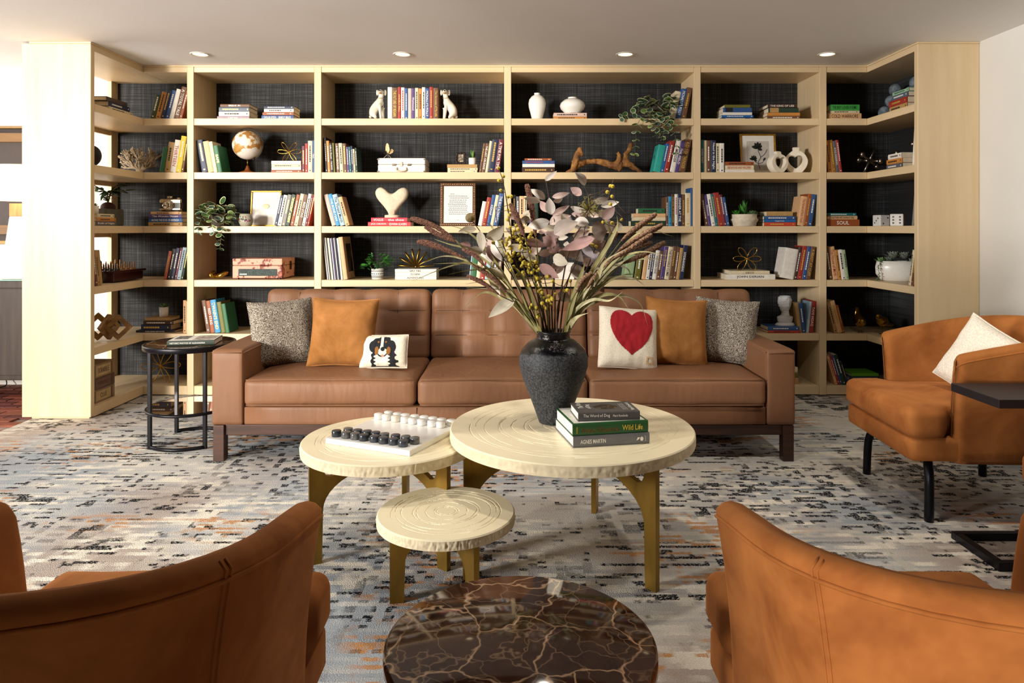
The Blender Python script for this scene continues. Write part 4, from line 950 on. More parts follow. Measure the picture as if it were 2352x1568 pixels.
# ================================================================== things on the shelves
GOLD = pm('#c9a24a', 0.22, metal=1.0, var=0.06); BRASSD = pm('#8d7030', 0.3, metal=1.0, var=0.12); SILVER = pm('#cfcac0', 0.18, metal=1.0, var=0.05); STEEL = pm('#8f8a82', 0.28, metal=1.0, var=0.15)
CERAM = pm('#f3f1ea', 0.3, var=0.02, coat=0.3); CERAMM = pm('#f2ead9', 0.6, var=0.04, bmp=0.1); STONE = pm('#e3d6bc', 0.85, var=0.06, scale=(60, 60, 60), bmp=0.5)
def at(px, row, Y, z=None): return Vector((XP(px, Y), Y, (zs(row) if z is None else z) + .0004))
def skin(verts, edges, rad, sub=2):
    me = bpy.data.meshes.new('sk'); me.from_pydata(verts, edges, []); o = bpy.data.objects.new('sk', me); C.objects.link(o)
    m = o.modifiers.new('s', 'SKIN'); m.use_smooth_shade = True; s = o.modifiers.new('d', 'SUBSURF'); s.levels = sub; s.render_levels = sub
    for v, r in zip(me.skin_vertices[0].data, rad):
        v.radius = (r, r) if not isinstance(r, tuple) else r
    me.skin_vertices[0].data[0].use_root = True
    bpy.context.view_layer.update(); out = bpy.data.meshes.new_from_object(o.evaluated_get(bpy.context.evaluated_depsgraph_get()))
    bpy.data.objects.remove(o); return out
# ---- leaves shared by the plants
def leaf_mesh(kind):
    mb = MB()
    if kind == 'round':      # variegated round leaf: dark heart, pale rim
        n = 12; rings = [0.0, 0.62, 0.84, 1.0]
        mb.v.append((0, 0, 0))
        for r in rings[1:]:
            for i in range(n):
                a = 2 * PI * i / n; x = r * 0.5 * math.cos(a); y = 0.5 + r * 0.5 * math.sin(a); mb.v.append((x, y - 0.5 if False else y, 0.10 * r * r - 0.05))
        mb.v[0] = (0, 0.5, -0.05)
        for i in range(n): mb.f.append((0, 1 + i, 1 + (i + 1) % n)); mb.mi.append(0)
        for k in range(2):
            for i in range(n):
                a = 1 + k * n; mb.f.append((a + i, a + n + i, a + n + (i + 1) % n, a + (i + 1) % n)); mb.mi.append(0 if k == 0 else 1)
    else:                    # pointed leaf along +y
        wd, ben, n = dict(point=(0.19, 0.12, 7), blade=(0.09, 0.25, 8), fat=(0.24, 0.10, 6))[kind]
        for i in range(n + 1):
            t = i / n; w_ = wd * math.sin(PI * t ** 0.75) ** 0.9 if 0 < t < 1 else 0.004; z = ben * t * t
            mb.v += [(-w_, t, z + w_ * 0.25), (0, t, z), (w_, t, z + w_ * 0.25)]
        for i in range(n):
            for j in (0, 1): a = i * 3 + j; mb.f.append((a, a + 1, a + 4, a + 3)); mb.mi.append(0)
    return mb.mesh()
def leafset(kind, mats):
    out = []
    for mt in mats:
        me = leaf_mesh(kind)
        for x in (mt if isinstance(mt, tuple) else (mt,)): me.materials.append(x)
        me.polygons.foreach_set('use_smooth', [True] * len(me.polygons)); out.append(me)
    return out
def put_leaf(me, parent, pos, direction, size, roll=0.0, name='leaf'):
    o = bpy.data.objects.new(name, me); C.objects.link(o); o.parent = parent
    d = Vector(direction).normalized(); q = d.to_track_quat('Y', 'Z')
    o.rotation_mode = 'QUATERNION'; o.rotation_quaternion = q @ Matrix.Rotation(roll, 3, 'Y').to_quaternion(); o.location = pos; o.scale = (size, size, size); return o
GRN = [pm(h, 0.5, var=0.15, scale=(30, 30, 30)) for h in ('#35592f', '#47703a', '#6b8a48', '#2d4a3c')]; RIM = pm('#cfcf9a', 0.5); RIM2 = pm('#b9c79a', 0.5)
ROUND = leafset('round', [(GRN[0], RIM), (GRN[2], RIM), (GRN[3], RIM2), (pm('#4a6460', .5), RIM)])
FAT = leafset('fat', [pm('#7f9a6a', .5, var=.2), pm('#5d7d52', .5, var=.2), pm('#8a9388', .5, var=.2)]); POINT = leafset('point', [pm('#2c6b22', .45, var=.2), pm('#3f8a2c', .45, var=.2), pm('#1e4a1a', .45, var=.2)])
DARKLEAF = leafset('point', [pm('#24371a', .5, var=.2), pm('#33481f', .5, var=.2)]); BLADE = leafset('blade', [pm('#2f5a28', .5), pm('#6a8a3a', .5)])
STEMG = pm('#5c5a2c', 0.7); SOIL = pm('#2a1d14', 0.95, bmp=0.5)

# ---- left return: pebble sculpture, planter group, chess set, links, game boxes
t = thing('pebble_sculpture', 'black stacked pebble sculpture on the left return', 'sculpture', at(208, 2, 4.82))
BLKC = pm('#17140f', 0.55, var=0.2, bmp=0.1)
MB().ball((0, 0, 0.075), 0.074, 24, 14, (1.0, 0.5, 1.0)).build('pebble', BLKC, t, True)
MB().ball((-.005, 0, 0.172), 0.030, 20, 12, (1.0, 0.6, 0.85)).build('pebble', BLKC, t, True)
MB().ball((-.01, 0, 0.222), 0.026, 20, 12, (0.8, 0.5, 1.0)).build('pebble', BLKC, t, True)
CORALM = pm('#b9a487', 0.9, var=0.2, scale=(70, 70, 70), bmp=0.9)
t = thing('coral', 'branching beige coral in the left corner bay', 'coral', at(322, 2, 5.43))
def coral_branch(mb, p, d, L, r, depth):
    e = p + d * L; mid = (p + e) / 2 + Vector((random.uniform(-1, 1), random.uniform(-1, 1), random.uniform(-1, 1))) * L * .1
    mb.tube([p, mid, e], [r, r * .85, r * .7], 6)
    if depth == 0: mb.ball(e, r * .8, 6, 4); return
    for k in range(3 if depth > 1 else 4):
        nd = (d + Vector((random.uniform(-1, 1), random.uniform(-.7, .7), random.uniform(-.35, .9))) * 0.75).normalized(); coral_branch(mb, e if k else p + d * L * .6, nd, L * random.uniform(.55, .8), r * .72, depth - 1)
mb = MB().ball((0, 0, .02), .03, 10, 6, (1.2, .8, .75))
for a in range(9):
    g = PI * (0.10 + 0.80 * a / 8); coral_branch(mb, Vector((0.012 * math.cos(g), 0, .03)), Vector((math.cos(g) * 1.1, random.uniform(-.5, .4), math.sin(g) * .85 + .1)).normalized(), 0.075, 0.011, 3)
mb.v = [(v[0], max(-.12, min(.12, v[1])), max(0.0, v[2])) for v in mb.v]; mb.build('branches', CORALM, t, True)
t = thing('leafy_plant', 'dark leafy plant in a grey trough on the left return', 'plant', at(248, 3, 5.18))
MB().box(-.17, .055, -.12, .12, 0, .125).build('trough', pm('#6a6a62', 0.8, bmp=.2), t, bev=0.012)
MB().ball((0, 0, .135), .05, 16, 10, (1, 1, .8)).build('caudex', pm('#4a2c1c', .7, bmp=.4), t, True)
for i in range(7):
    g = i / 7 * 2 * PI + .4; e = Vector((0.11 * math.cos(g), 0.09 * math.sin(g), .26 + .07 * math.sin(i * 2.2))); c = [Vector((0, 0, .16)), Vector((.03 * math.cos(g), .03 * math.sin(g), .25)), e]
    MB().tube(spline(c, 4), .0028, 5).build('stem', STEMG, t, True)
    for k in range(8):
        s = 0.45 + .55 * k / 7; p = spline(c, 8)[int(s * 16)]; put_leaf(random.choice(DARKLEAF), t, p, (math.cos(g + random.uniform(-1.3, 1.3)), math.sin(g + random.uniform(-1.3, 1.3)), random.uniform(-.7, .35)), random.uniform(.055, .085), random.uniform(-.5, .5))
t = thing('potted_succulent', 'tiny white pot of dark succulent on the left return books', 'plant', (-2.815, 4.79, zs(3) + .0825))
MB().lathe([(.020, 0), (.026, .002), (.029, .052), (.025, .052), (.024, .044), (.001, .044)], 20, cap=False).build('pot', CERAM, t, True)
for i in range(9): put_leaf(FAT[1], t, (0, 0, .044), (math.cos(i * 2.4), math.sin(i * 2.4), .5 + .1 * i), .034)
# camera on the book stack
t = thing('vintage_camera', 'shiny silver vintage camera on the stack of books', 'camera', (XP(394, D1 + .10), D1 + .10, ZC3), 0.12)
CHR = pm('#c6bfae', 0.12, metal=1.0, var=.1); BODYB = pm('#33261c', .35, var=.2)
MB().box(-.078, .078, -.024, .024, .006, .098).build('body', CHR, t, bev=0.010, seg=3); MB().box(-.079, .079, -.0255, .0255, .02, .072).build('grip_band', BODYB, t, bev=0.008)
for y in [(-.024, -.034, .040), (-.034, -.050, .034), (-.050, -.066, .029)]:
    m_ = MB().lathe([(y[2], 0), (y[2], y[0] - y[1]), (y[2] - .006, y[0] - y[1]), (y[2] - .009, y[0] - y[1] - .004), (.001, y[0] - y[1] - .005)], 28, cap=False); m_.xf(Matrix.Translation((-.015, y[0], .046)) @ Matrix.Rotation(PI / 2, 4, 'X')); m_.build('lens_barrel', CHR, t, True)
MB().box(-.03, .012, -.02, .02, .098, .118).build('viewfinder', CHR, t, bev=.006); MB().lathe([(.012, 0), (.012, .010), (.001, .010)], 18, (.05, 0, .098), cap=False).build('dial', CHR, t, True)
MB().box(-.06, .06, -.03, .03, 0, .007).build('base', BODYB, t, bev=.002)
# chess set
t = thing('chess_set', 'dark red chess box with pieces on the left return', 'chess set', (-2.93, 5.16, zs(4) + .0004), 0.0)
MAH = pm('#3a1214', .25, var=.3, scale=(5, 30, 5)); MAPLE = pm('#b98448', .45, var=.15)
MB().box(-.15, .15, -.20, .20, .006, .075).build('box', MAH, t, bev=.006); MB().box(-.165, .165, -.215, .215, .066, .082).build('board', MAH, t, bev=.003)
sq = MB()
for i in range(8):
    for j in range(8):
        if (i + j) % 2: sq.quad((-.14 + i * .035, -.14 + j * .035, .0823), (-.105 + i * .035, -.14 + j * .035, .0823), (-.105 + i * .035, -.105 + j * .035, .0823), (-.14 + i * .035, -.105 + j * .035, .0823))
sq.build('squares', MAPLE, t)['kind'] = 'stuff'
pp = [(.011, 0), (.011, .004), (.006, .010), (.0045, .024), (.007, .028), (.004, .030), (.006, .036), (.001, .041)]
pme = {}
for nm, mt in (('a', MAPLE), ('b', pm('#1d1310', .3))):
    o_ = MB().lathe(pp, 12, cap=False).build('tmp', mt, smooth=True); pme[nm] = o_.data; bpy.data.objects.remove(o_)
for i in range(8):
    for j, (nm, sc) in enumerate((('b', 1.0), ('b', 1.35), ('a', 1.0), ('a', 1.35))):
        o = bpy.data.objects.new('chess_piece', pme[nm]); C.objects.link(o); y = (-.088, -.123, .088, .123)[j]
        s = sc + (.35 if j in (1, 3) and i in (3, 4) else 0)
        o.location = (-2.93 - .1225 + i * .035, 5.16 + y, zs(4) + .083); o.scale = (1, 1, s)
        o['label'] = '%s chess piece, %s from left in the %s rank on the chess box' % ('dark' if nm == 'b' else 'honey', ORD[i], ('second', 'nearest', 'third', 'farthest')[j]); o['category'] = 'chess piece'; o['group'] = ('dark' if nm == 'b' else 'honey') + ' chess pieces'
t = thing('bronze_figure', 'thin bronze figure between the books and the chess set', 'figurine', (-2.86, 4.885, zs(4) + .0004))
BRZ = pm('#4a3320', .4, metal=.7, var=.2)
link('figure', skin([(0, 0, .03), (0, 0, .09), (0, 0, .13), (.005, 0, .17), (.005, 0, .20), (.005, .005, .222), (.025, .02, .15), (-.02, -.015, .15)], [(0, 1), (1, 2), (2, 3), (3, 4), (4, 5), (3, 6), (3, 7)], [.02, .012, .016, .013, .007, .012, .006, .006], 2), BRZ, t, True)
MB().lathe([(.03, 0), (.03, .012), (.022, .02), (.012, .035), (.001, .036)], 16, cap=False).build('base', BRZ, t, True)
# interlocking wooden links
t = thing('link_sculpture', 'interlocking square wooden link sculpture on the left return', 'sculpture', at(250, 5, 4.93))
OAK = pm('#8a6430', .45, var=.25, scale=(8, 30, 30))
def link_ring(L, w_, th_, M):
    mb = MB(); a, b_ = L / 2, L / 2 - w_
    for x0, x1, z0, z1 in ((-a, a, -a, -b_), (-a, a, b_, a), (-a, -b_, -b_, b_), (b_, a, -b_, b_)): mb.box(x0, x1, -th_ / 2, th_ / 2, z0, z1)
    mb.xf(M); mb.build('link', OAK, t)
link_ring(.135, .028, .03, Matrix.Translation((-.075, 0, .100)) @ Matrix.Rotation(.25, 4, 'Z') @ Matrix.Rotation(PI / 4, 4, 'Y'))
link_ring(.125, .026, .03, Matrix.Translation((-.005, .01, .096)) @ Matrix.Rotation(PI / 2 - .25, 4, 'Z') @ Matrix.Rotation(PI / 4, 4, 'Y'))
link_ring(.125, .026, .03, Matrix.Translation((.068, -.005, .096)) @ Matrix.Rotation(.25, 4, 'Z') @ Matrix.Rotation(PI / 4, 4, 'Y'))
# succulent on navy stack
def succ_pot(px, Y, z, lab, r=.034, h=.075):
    t = thing('potted_succulent', lab, 'plant', (XP(px, Y), Y, z + .0004))
    MB().lathe([(r * .8, 0), (r * .9, .003), (r, h), (r * .86, h), (r * .84, h * .88), (.001, h * .88)], 24, cap=False).build('pot', CERAM, t, True)
    for i in range(22):
        g = i * 2.4; k = i / 22; put_leaf(FAT[i % 2], t, (0, 0, h * .88), (math.cos(g), math.sin(g), .25 + 1.6 * k), .042 + .012 * (1 - k))
succ_pot(376.5, D1 + .14, ZC5, 'small green succulent in white pot on dark stacked books')
# vintage game boxes (lettered)
zz = zs(6) + .0004
for i, (nm, hx, word) in enumerate((('bottom', '#8c7358', 'CLUE'), ('middle', '#5d4038', 'MONOPOLY'), ('top', '#8f7350', 'SCRABBLE'))):
    t = thing('game_box', nm + ' of three brown book-shaped board game boxes on the left return', 'game box', (-2.90, 4.82, zz), 0, 'board game boxes')
    h = (.086, .078, .092)[i]; MB().box(-.16, .13, -.14, .14, 0, h).build('box', pm(hx, .6, var=.12, scale=(20, 20, 20)), t, bev=.004)
    for y in (-.10, .10): MB().quad((.1308, y - .004, .004), (.1308, y + .004, .004), (.1308, y + .004, h - .004), (.1308, y - .004, h - .004)).build('spine_band', pm('#3e2a20', .6), t)
    MB().quad((.1305, -.085, .012), (.1305, .085, .012), (.1305, .085, h - .012), (.1305, -.085, h - .012)).build('spine_panel', pm('#b39a6e' if i != 1 else '#6d4c42', .6), t)
    text(t, word, (.1315, 0, h / 2), (0, 1, 0), (0, 0, 1), .13 * min(1, len(word) / 7), h * .36, pm('#4a3022', .6))
    zz += h + .0005
# ---- gold wire stars
def wire_star(label, px, row, Y, r, dirs, z=None, wire=.0028, wid=.32, lift=None, name='wire_star', mat=GOLD):
    low = min(d[2] for d in [Vector(x).normalized() * 1 for x in dirs]); h = -low * r + wire if lift is None else lift
    p = at(px, row, Y, z); t = thing(name, label, 'sculpture', p)
    for d in dirs:
        d = Vector(d).normalized(); s = d.cross(Vector((.3, 1, .25))).normalized()
        pts = [Vector((0, 0, h)) + d * (r * (.5 - .5 * math.cos(g))) + s * (r * wid * math.sin(g) * (.5 - .5 * math.cos(g)) ** .35) for g in [2 * PI * i / 28 for i in range(28)]]
        pts = [q if q.z > wire else Vector((q.x, q.y, wire)) for q in pts]
        MB().tube(pts, wire, 6, closed=True).build('petal', mat, t, True)
    MB().ball((0, 0, h), wire * 2.4, 10, 6).build('hub', mat, t, True); return t
wire_star('gold wire star at the bottom of the left corner bay', 369, 6, 5.40, .145, [(1, .1, .05), (-1, -.1, -.05), (.5, .2, .9), (-.55, .2, .8), (.55, -.2, -.8), (-.5, -.2, -.8)], None, .0035, .22)
wire_star('small gold wire star on cream books right of the globe', 664, 2, D1 + .10, .088, [(1, .1, .1), (-1, 0, .08), (.6, .2, .9), (-.6, -.3, .9), (.62, -.1, -.75), (-.62, .3, -.75)], ZB2, .0025, .2)
wire_star('gold wire butterfly shape on white art books', 1716, 4, D1 + .10, .105, [(1, 0, 0), (-1, 0, 0), (.62, -.1, .78), (-.62, -.1, .78), (.6, .12, -.8), (-.6, .12, -.8)], ZJ4, .0030, .24)
# ---- second bay
def m_globe():
    m, n, l, b = nt('globe_print'); t = noisetex(n, l, coords(n, l, (11, 11, 11)).outputs[0], 1.0, 5, .55); r = ramp(n, [(.50, '#e6e0d8'), (.535, '#d8c7a8'), (.55, '#b07c38'), (.7, '#c89a58')])
    l.new(t.outputs['Fac'], r.inputs[0]); l.new(r.outputs[0], b.inputs['Base Color']); b.inputs['Roughness'].default_value = .35; return m
Yg = D1 + .15; rg = 33.4 * Yg / F
t = thing('globe', 'white and gold desk globe on a turned wooden stand', 'globe', at(568.5, 2, Yg))
zc = ZP(333, Yg) - zs(2)
MB().ball((0, 0, zc), rg, 36, 24).build('sphere', m_globe(), t, True)
CHERRY = pm('#8a4a20', .3, var=.2)
MB().lathe([(.066, 0), (.068, .006), (.060, .013), (.042, .018), (.022, .026), (.013, .046), (.009, .062), (.001, .063)], 30, cap=False).build('stand', CHERRY, t, True)
MB().tube([(0, 0, .06), (0, 0, zc - rg + .006)], .004, 8).build('rod', BRASSD, t, True)
ax = Vector((.40, 0, -.92)); arc = [Vector((0, 0, zc)) + Matrix.Rotation(g, 3, 'Y') @ (ax * (rg + .010)) for g in [i / 18 * -PI * 1.02 for i in range(19)]]
arc = [Vector((0, 0, zc)) + (ax * math.cos(g) + Vector((.92, .0, .40)) * math.sin(g)) * (rg + .009) for g in [i / 20 * PI for i in range(21)]]
MB().tube(arc, .0034, 8).build('meridian', pm('#2a2622', .4, metal=.5), t, True)
for s in (1, -1): MB().lathe([(.014 if s > 0 else .006, 0), (.012 if s > 0 else .005, .008), (.004, .016), (.001, .017)], 14, cap=False).xf(Matrix.Translation(Vector((0, 0, zc)) + ax * s * rg) @ (ax * s).to_track_quat('Z', 'Y').to_matrix().to_4x4()).build('pivot', pm('#2a2018', .4), t, True)
# trailing plants
def trailing(label, px, row, Y, mound, trails, n_m, seed, scale=.052):
    random.seed(seed); p = at(px, row, Y); t = thing('trailing_plant', label, 'plant', p)
    MB().lathe([(.04, 0), (.055, .004), (.062, .10), (.056, .10), (.054, .09), (.001, .09)], 22, cap=False).build('pot', pm('#4a4238', .7), t, True)
    for i in range(n_m):
        g = random.uniform(0, 2 * PI); q = random.uniform(.15, 1) ** .6; pos = Vector((mound[0] * q * math.cos(g), mound[1] * q * math.sin(g) - .03, .09 + mound[2] * (1 - q * q) + random.uniform(-.035, .025)))
        put_leaf(random.choice(ROUND), t, pos, (math.cos(g) * .9, math.sin(g) * .6 - .5, random.uniform(-.7, .5)), scale * random.uniform(.75, 1.15), random.uniform(-.7, .7))
    for tr in trails:
        pts = [Vector((XP(a, yy), yy, ZP(b_, yy))) - p for a, b_, yy in tr]; c = spline([Vector((0, -.02, .10))] + pts, 6)
        MB().tube(c, .0016, 5).build('stem', STEMG, t, True)
        L = len(c); k = 5
        while k < L:
            d = (c[min(k + 1, L - 1)] - c[k - 1]).normalized(); sd = d.cross(Vector((0, 1, 0)))
            if sd.length < .1: sd = Vector((1, 0, 0))
            sd.normalize()
            for s in (1, -1): put_leaf(random.choice(ROUND), t, c[k], sd * s + d * .5 + Vector((0, random.uniform(-.6, .1), random.uniform(-.2, .3))), scale * random.uniform(.7, .95) * (1 - .35 * k / L), random.uniform(-.8, .8) + (PI if s < 0 else 0))
            k += 3
    return t
YT = D1 + .09
trailing('variegated trailing plant on the third shelf left', 503, 3, YT, (.115, .085, .085), [[(514, 500, 5.22), (510, 530, 5.235), (507, 552, 5.235), (505, 574, 5.235)], [(470, 495, 5.24), (458, 515, 5.235), (455, 538, 5.235)], [(486, 510, 5.23), (492, 538, 5.235)], [(530, 495, 5.25), (528, 512, 5.25)]], 54, 3, .058)
trailing('variegated trailing plant spilling from the top shelf', 1508, 1, YT, (.15, .085, .075), [[(1510, 262, 5.20), (1505, 285, 5.215), (1508, 310, 5.225)], [(1522, 262, 5.20), (1528, 290, 5.21), (1520, 318, 5.22)], [(1495, 258, 5.20), (1488, 280, 5.22)], [(1480, 262, 5.24), (1463, 290, 5.235), (1460, 325, 5.235), (1458, 358, 5.235)], [(1450, 262, 5.27), (1425, 271, 5.25)], [(1530, 265, 5.23), (1545, 295, 5.235), (1553, 325, 5.235), (1552, 355, 5.235)], [(1508, 270, 5.22), (1515, 300, 5.235), (1524, 318, 5.235)], [(1495, 268, 5.22), (1498, 290, 5.235)], [(1535, 268, 5.22), (1530, 302, 5.235)], [(1520, 268, 5.21), (1535, 285, 5.23)]], 60, 5, .060)
random.seed(11)
# flowered mug, coin frame
Ym = D1 + .05; t = thing('mug', 'round floral painted cup before the gold frame', 'cup', at(565, 3, Ym))
MB().lathe([(.030, 0), (.040, .004), (.051, .030), (.051, .055), (.043, .092), (.041, .092), (.047, .055), (.046, .03), (.001, .012)], 28, cap=False).build('bowl', pm('#a9a693', .35, var=.08), t, True)
for i in range(14):
    g = -PI / 2 + random.uniform(-1, 1); z = random.uniform(.02, .075); r = .0515 if .026 < z < .058 else .049
    MB().ball((r * math.cos(g), r * math.sin(g), z), random.uniform(.005, .009), 8, 5, (1, .35, 1)).build('painted_flower', pm(random.choice(['#7a2c4a', '#5a2c5c', '#c88aa0', '#3c5a34']), .5), t, True)
def picture(name, label, x0, x1, y0, y1, row, Yb, tilt, fw, fmat, mat_paper, draw, depth=.018, mount=None):
    """standing frame leaning back; x in px at depth Yb, bottom on shelf"""
    k = Yb / F; W, H = (x1 - x0) * k, (y1 - y0) * k
    t = thing(name, label, 'picture frame', (XP((x0 + x1) / 2, Yb), Yb, zs(row) + .0006 + 0)); t.rotation_euler = (-tilt, 0, 0)
    for a, b_, c, d in ((-W / 2, W / 2, 0, fw), (-W / 2, W / 2, H - fw, H), (-W / 2, -W / 2 + fw, fw, H - fw), (W / 2 - fw, W / 2, fw, H - fw)):
        MB().box(a, b_, 0, depth, c, d).build('frame_rail', fmat, t, bev=.003)
    MB().box(-W / 2 + fw * .8, W / 2 - fw * .8, depth * .45, depth * .9, fw * .8, H - fw * .8).build('paper', mat_paper, t)
    draw(t, W, H, depth * .45 - .0006); return t
PAPER = pm('#efece6', .7, var=.02); GILT = pm('#b98d3a', .3, metal=.8, var=.15, scale=(30, 30, 30))
def d_coin(t, W, H, y):
    MB().quad((-W * .30, y, H * .30), (W * .30, y, H * .30), (W * .30, y, H * .80), (-W * .30, y, H * .80)).build('print', pm('#e6e2da', .7), t)
    m_ = MB().lathe([(.001, 0), (.026, 0), (.026, .002), (.022, .003), (.001, .002)], 28, cap=False).xf(Matrix.Translation((0, y, H * .56)) @ Matrix.Rotation(PI / 2, 4, 'X') @ Matrix.Scale(.75, 4, (0, 1, 0))); m_.build('coin', pm('#d9c8a0', .5), t, True)
picture('picture_frame', 'gold frame with a small oval coin print', 573, 644, 436, 519, 3, D1 + .20, .12, .012, GILT, PAPER, d_coin)
# gold knot, pink record player
t = thing('gold_knot', 'polished gold knot ornament left of the pink record player', 'ornament', at(499.5, 4, D1 + .12))
MB().tube([(.052 * math.cos(g) + .012 * math.cos(2 * g), .03 * math.sin(2 * g), .032 + .014 * math.sin(g * 2 + 1.2)) for g in [2 * PI * i / 48 for i in range(48)]], .0165, 12, closed=True).build('band', GOLD, t, True)
def m_floral():
    m, n, l, b = nt('floral_print'); co = coords(n, l); a = noisetex(n, l, co.outputs[0], 26, 4, .65); c = noisetex(n, l, co.outputs[0], 9, 2)
    r = ramp(n, [(.0, '#e3a58c'), (.545, '#e6ab92'), (.56, '#a85a48'), (.61, '#5a2c2c'), (.68, '#c8705a')]); mx = n.new('ShaderNodeMath'); mx.operation = 'MULTIPLY_ADD'; mx.inputs[1].default_value = .55
    l.new(c.outputs['Fac'], mx.inputs[0]); s = n.new('ShaderNodeMath'); s.operation = 'MULTIPLY'; s.inputs[1].default_value = .5; l.new(a.outputs['Fac'], s.inputs[0]); l.new(s.outputs[0], mx.inputs[2])
    l.new(mx.outputs[0], r.inputs[0]); l.new(r.outputs[0], b.inputs['Base Color']); b.inputs['Roughness'].default_value = .6; return m
Yr = D1 + .06; k = Yr / F; t = thing('record_player', 'pink floral suitcase record player on the fourth shelf', 'record player', at(591, 4, Yr))
W, H, D_ = 114.5 * k, 44 * k, .31; hl = H * .66; FLOR = m_floral()
MB().box(-W / 2, W / 2, 0, D_, .008, .008 + hl).build('case', FLOR, t, bev=.006); MB().box(-W / 2, W / 2, 0, D_, .010 + hl, .012 + H).build('lid', FLOR, t, bev=.006)
MB().box(-W * .38, W * .40, -.003, .004, .026, .078).build('speaker_grille', pm('#4b5a55', .7, hex2='#1f2a2a', scale=(200, 200, 200), bmp=.5), t, bev=.003)
MB().quad((-W * .35, -.0036, .036), (-W * .21, -.0036, .036), (-W * .21, -.0036, .041), (-W * .35, -.0036, .041)).build('badge', SILVER, t)
MB().box(W / 2, W / 2 + .006, D_ * .55, D_ * .68, hl - .03, hl + .035).build('latch', BRASSD, t, bev=.002)
for x in (-W * .42, W * .42):
    for y in (.03, D_ - .03): MB().lathe([(.010, 0), (.010, .009)], 10, (x, y, 0)).build('foot', BLACKM, t)
# ---- third bay
DOGM = pm('#e9e2d2', .25, var=.05, coat=.4); BRN = pm('#a8763c', .4); NOSE = pm('#1a1614', .3)
def dog(label, px, Y, mir):
    t = thing('dog_bookend', label, 'bookend', at(px, 1, Y), 0, 'porcelain dog bookends'); t.scale = (mir, 1, 1)
    v = [(-.050, .0, .052), (-.040, 0, .088), (-.014, -.004, .128), (.006, -.006, .152), (.012, -.006, .182), (.014, -.012, .214), (.014, -.036, .210), (.014, -.056, .206),
         (.004, -.026, .116), (.010, -.034, .060), (.016, -.040, .008), (.016, -.054, .006), (.018, .016, .116), (.022, .012, .060), (.026, .008, .008), (.030, -.006, .006),
         (-.048, -.036, .046), (-.026, -.046, .022), (-.016, -.052, .008), (-.048, .034, .046), (-.030, .036, .014), (-.078, .0, .018), (-.066, .0, .03)]
    e = [(0, 1), (1, 2), (2, 3), (3, 4), (4, 5), (5, 6), (6, 7), (2, 8), (8, 9), (9, 10), (10, 11), (2, 12), (12, 13), (13, 14), (14, 15), (0, 16), (16, 17), (17, 18), (0, 19), (19, 20), (0, 22), (22, 21)]
    r = [.042, .040, .036, .024, .018, .027, .019, .013, .016, .011, .009, .009, .016, .011, .009, .009, .022, .013, .009, .020, .010, .007, .016]
    link('body', skin(v, e, r, 2), DOGM, t, True)
    for s in (-1, 1):
        MB().ball((.014 + s * .030, -.008, .208), .022, 12, 8, (.42, .55, 1.0)).build('ear', DOGM, t, True)
        MB().ball((.014 + s * .0115, -.0385, .2235), .0038, 8, 6).build('eye', NOSE, t, True)
    MB().ball((.014, -.0685, .2115), .0055, 8, 6, (1.2, .8, .9)).build('nose', NOSE, t, True)
    MB().ball((.014, -.062, .196), .010, 10, 6, (1.0, .6, .7)).build('muzzle_patch', BRN, t, True)
    MB().tube([(.010 + .0225 * math.cos(g), -.006 + .0225 * math.sin(g), .168 + .004 * math.sin(g)) for g in [2 * PI * i / 24 for i in range(24)]], .0018, 5, closed=True).build('collar', BRN, t, True)
dog('spotted white porcelain dog bookend left of the top-shelf books', 872, D1 + .10, 1); dog('spotted white porcelain dog bookend right of the top-shelf books', 1027, D1 + .10, -1)
# white suitcase player + butterfly
Yw = D1 + .05; k = Yw / F; W, H, D_ = 109 * k, 34 * k, .27; zsc = zs(2)
WLEA = pm('#ece8e2', .5, var=.04, scale=(150, 150, 150), bmp=.2)
t = thing('suitcase', 'small white hard suitcase with metal latches', 'suitcase', at(922.3, 2, Yw))
MB().box(-W / 2, W / 2, 0, D_, .004, H * .56).build('case', WLEA, t, bev=.008, seg=3); MB().box(-W / 2, W / 2, 0, D_, H * .57, H).build('lid', WLEA, t, bev=.008, seg=3)
for x in (-.055, .058):
    a = MB().box(x - .014, x + .014, -.005, .002, H * .46, H * .60).build('latch', SILVER, t, bev=.002); MB().box(x - .004, x + .004, -.008, -.004, H * .48, H * .57).build('latch_key', BRASSD, a)
MB().box(-.009, .009, -.006, .002, H * .44, H * .74).build('lock', pm('#caa99a', .35, metal=.5), t, bev=.002)
MB().tube(spline([(-.035, -.004, H * .34), (-.034, -.014, H * .16), (0, -.018, H * .10), (.034, -.014, H * .16), (.035, -.004, H * .34)], 5), .0055, 8).build('handle', pm('#cdbfa8', .5), t, True)
for x in (-1, 1):
    for z in (.006, H - .014): MB().box(x * W / 2 - .010 - (.004 if x > 0 else -.004) - 0, x * W / 2 + .010 - (.004 if x > 0 else -.004), -.0015, .012, z, z + .010).build('corner_guard', SILVER, t, bev=.002)
t = thing('butterfly_ornament', 'yellow winged butterfly ornament on the white suitcase', 'ornament', (XP(889, Yw + .06), Yw + .06, zsc + H + .0012))
WING = pm('#d9bf86', .5, hex2='#8a5f2c', scale=(60, 60, 60), lo=.5, hi=.72)
def wing(pts, th_, M, nm):
    MB().prism(pts, -th_ / 2, th_ / 2).xf(M).build(nm, WING, t)
wing([(0, 0), (.012, .006), (.022, .03), (.016, .065), (.006, .082), (-.006, .078), (-.012, .055), (-.012, .022)], .0015, Matrix.Translation((.0, 0, .035)) @ Matrix.Rotation(-.3, 4, 'Z'), 'wing')
wing([(0, 0), (.02, .0), (.040, .012), (.044, .028), (.032, .040), (.016, .030), (.006, .012)], .0015, Matrix.Translation((.004, .003, .036)) @ Matrix.Rotation(.3, 4, 'Z'), 'wing')
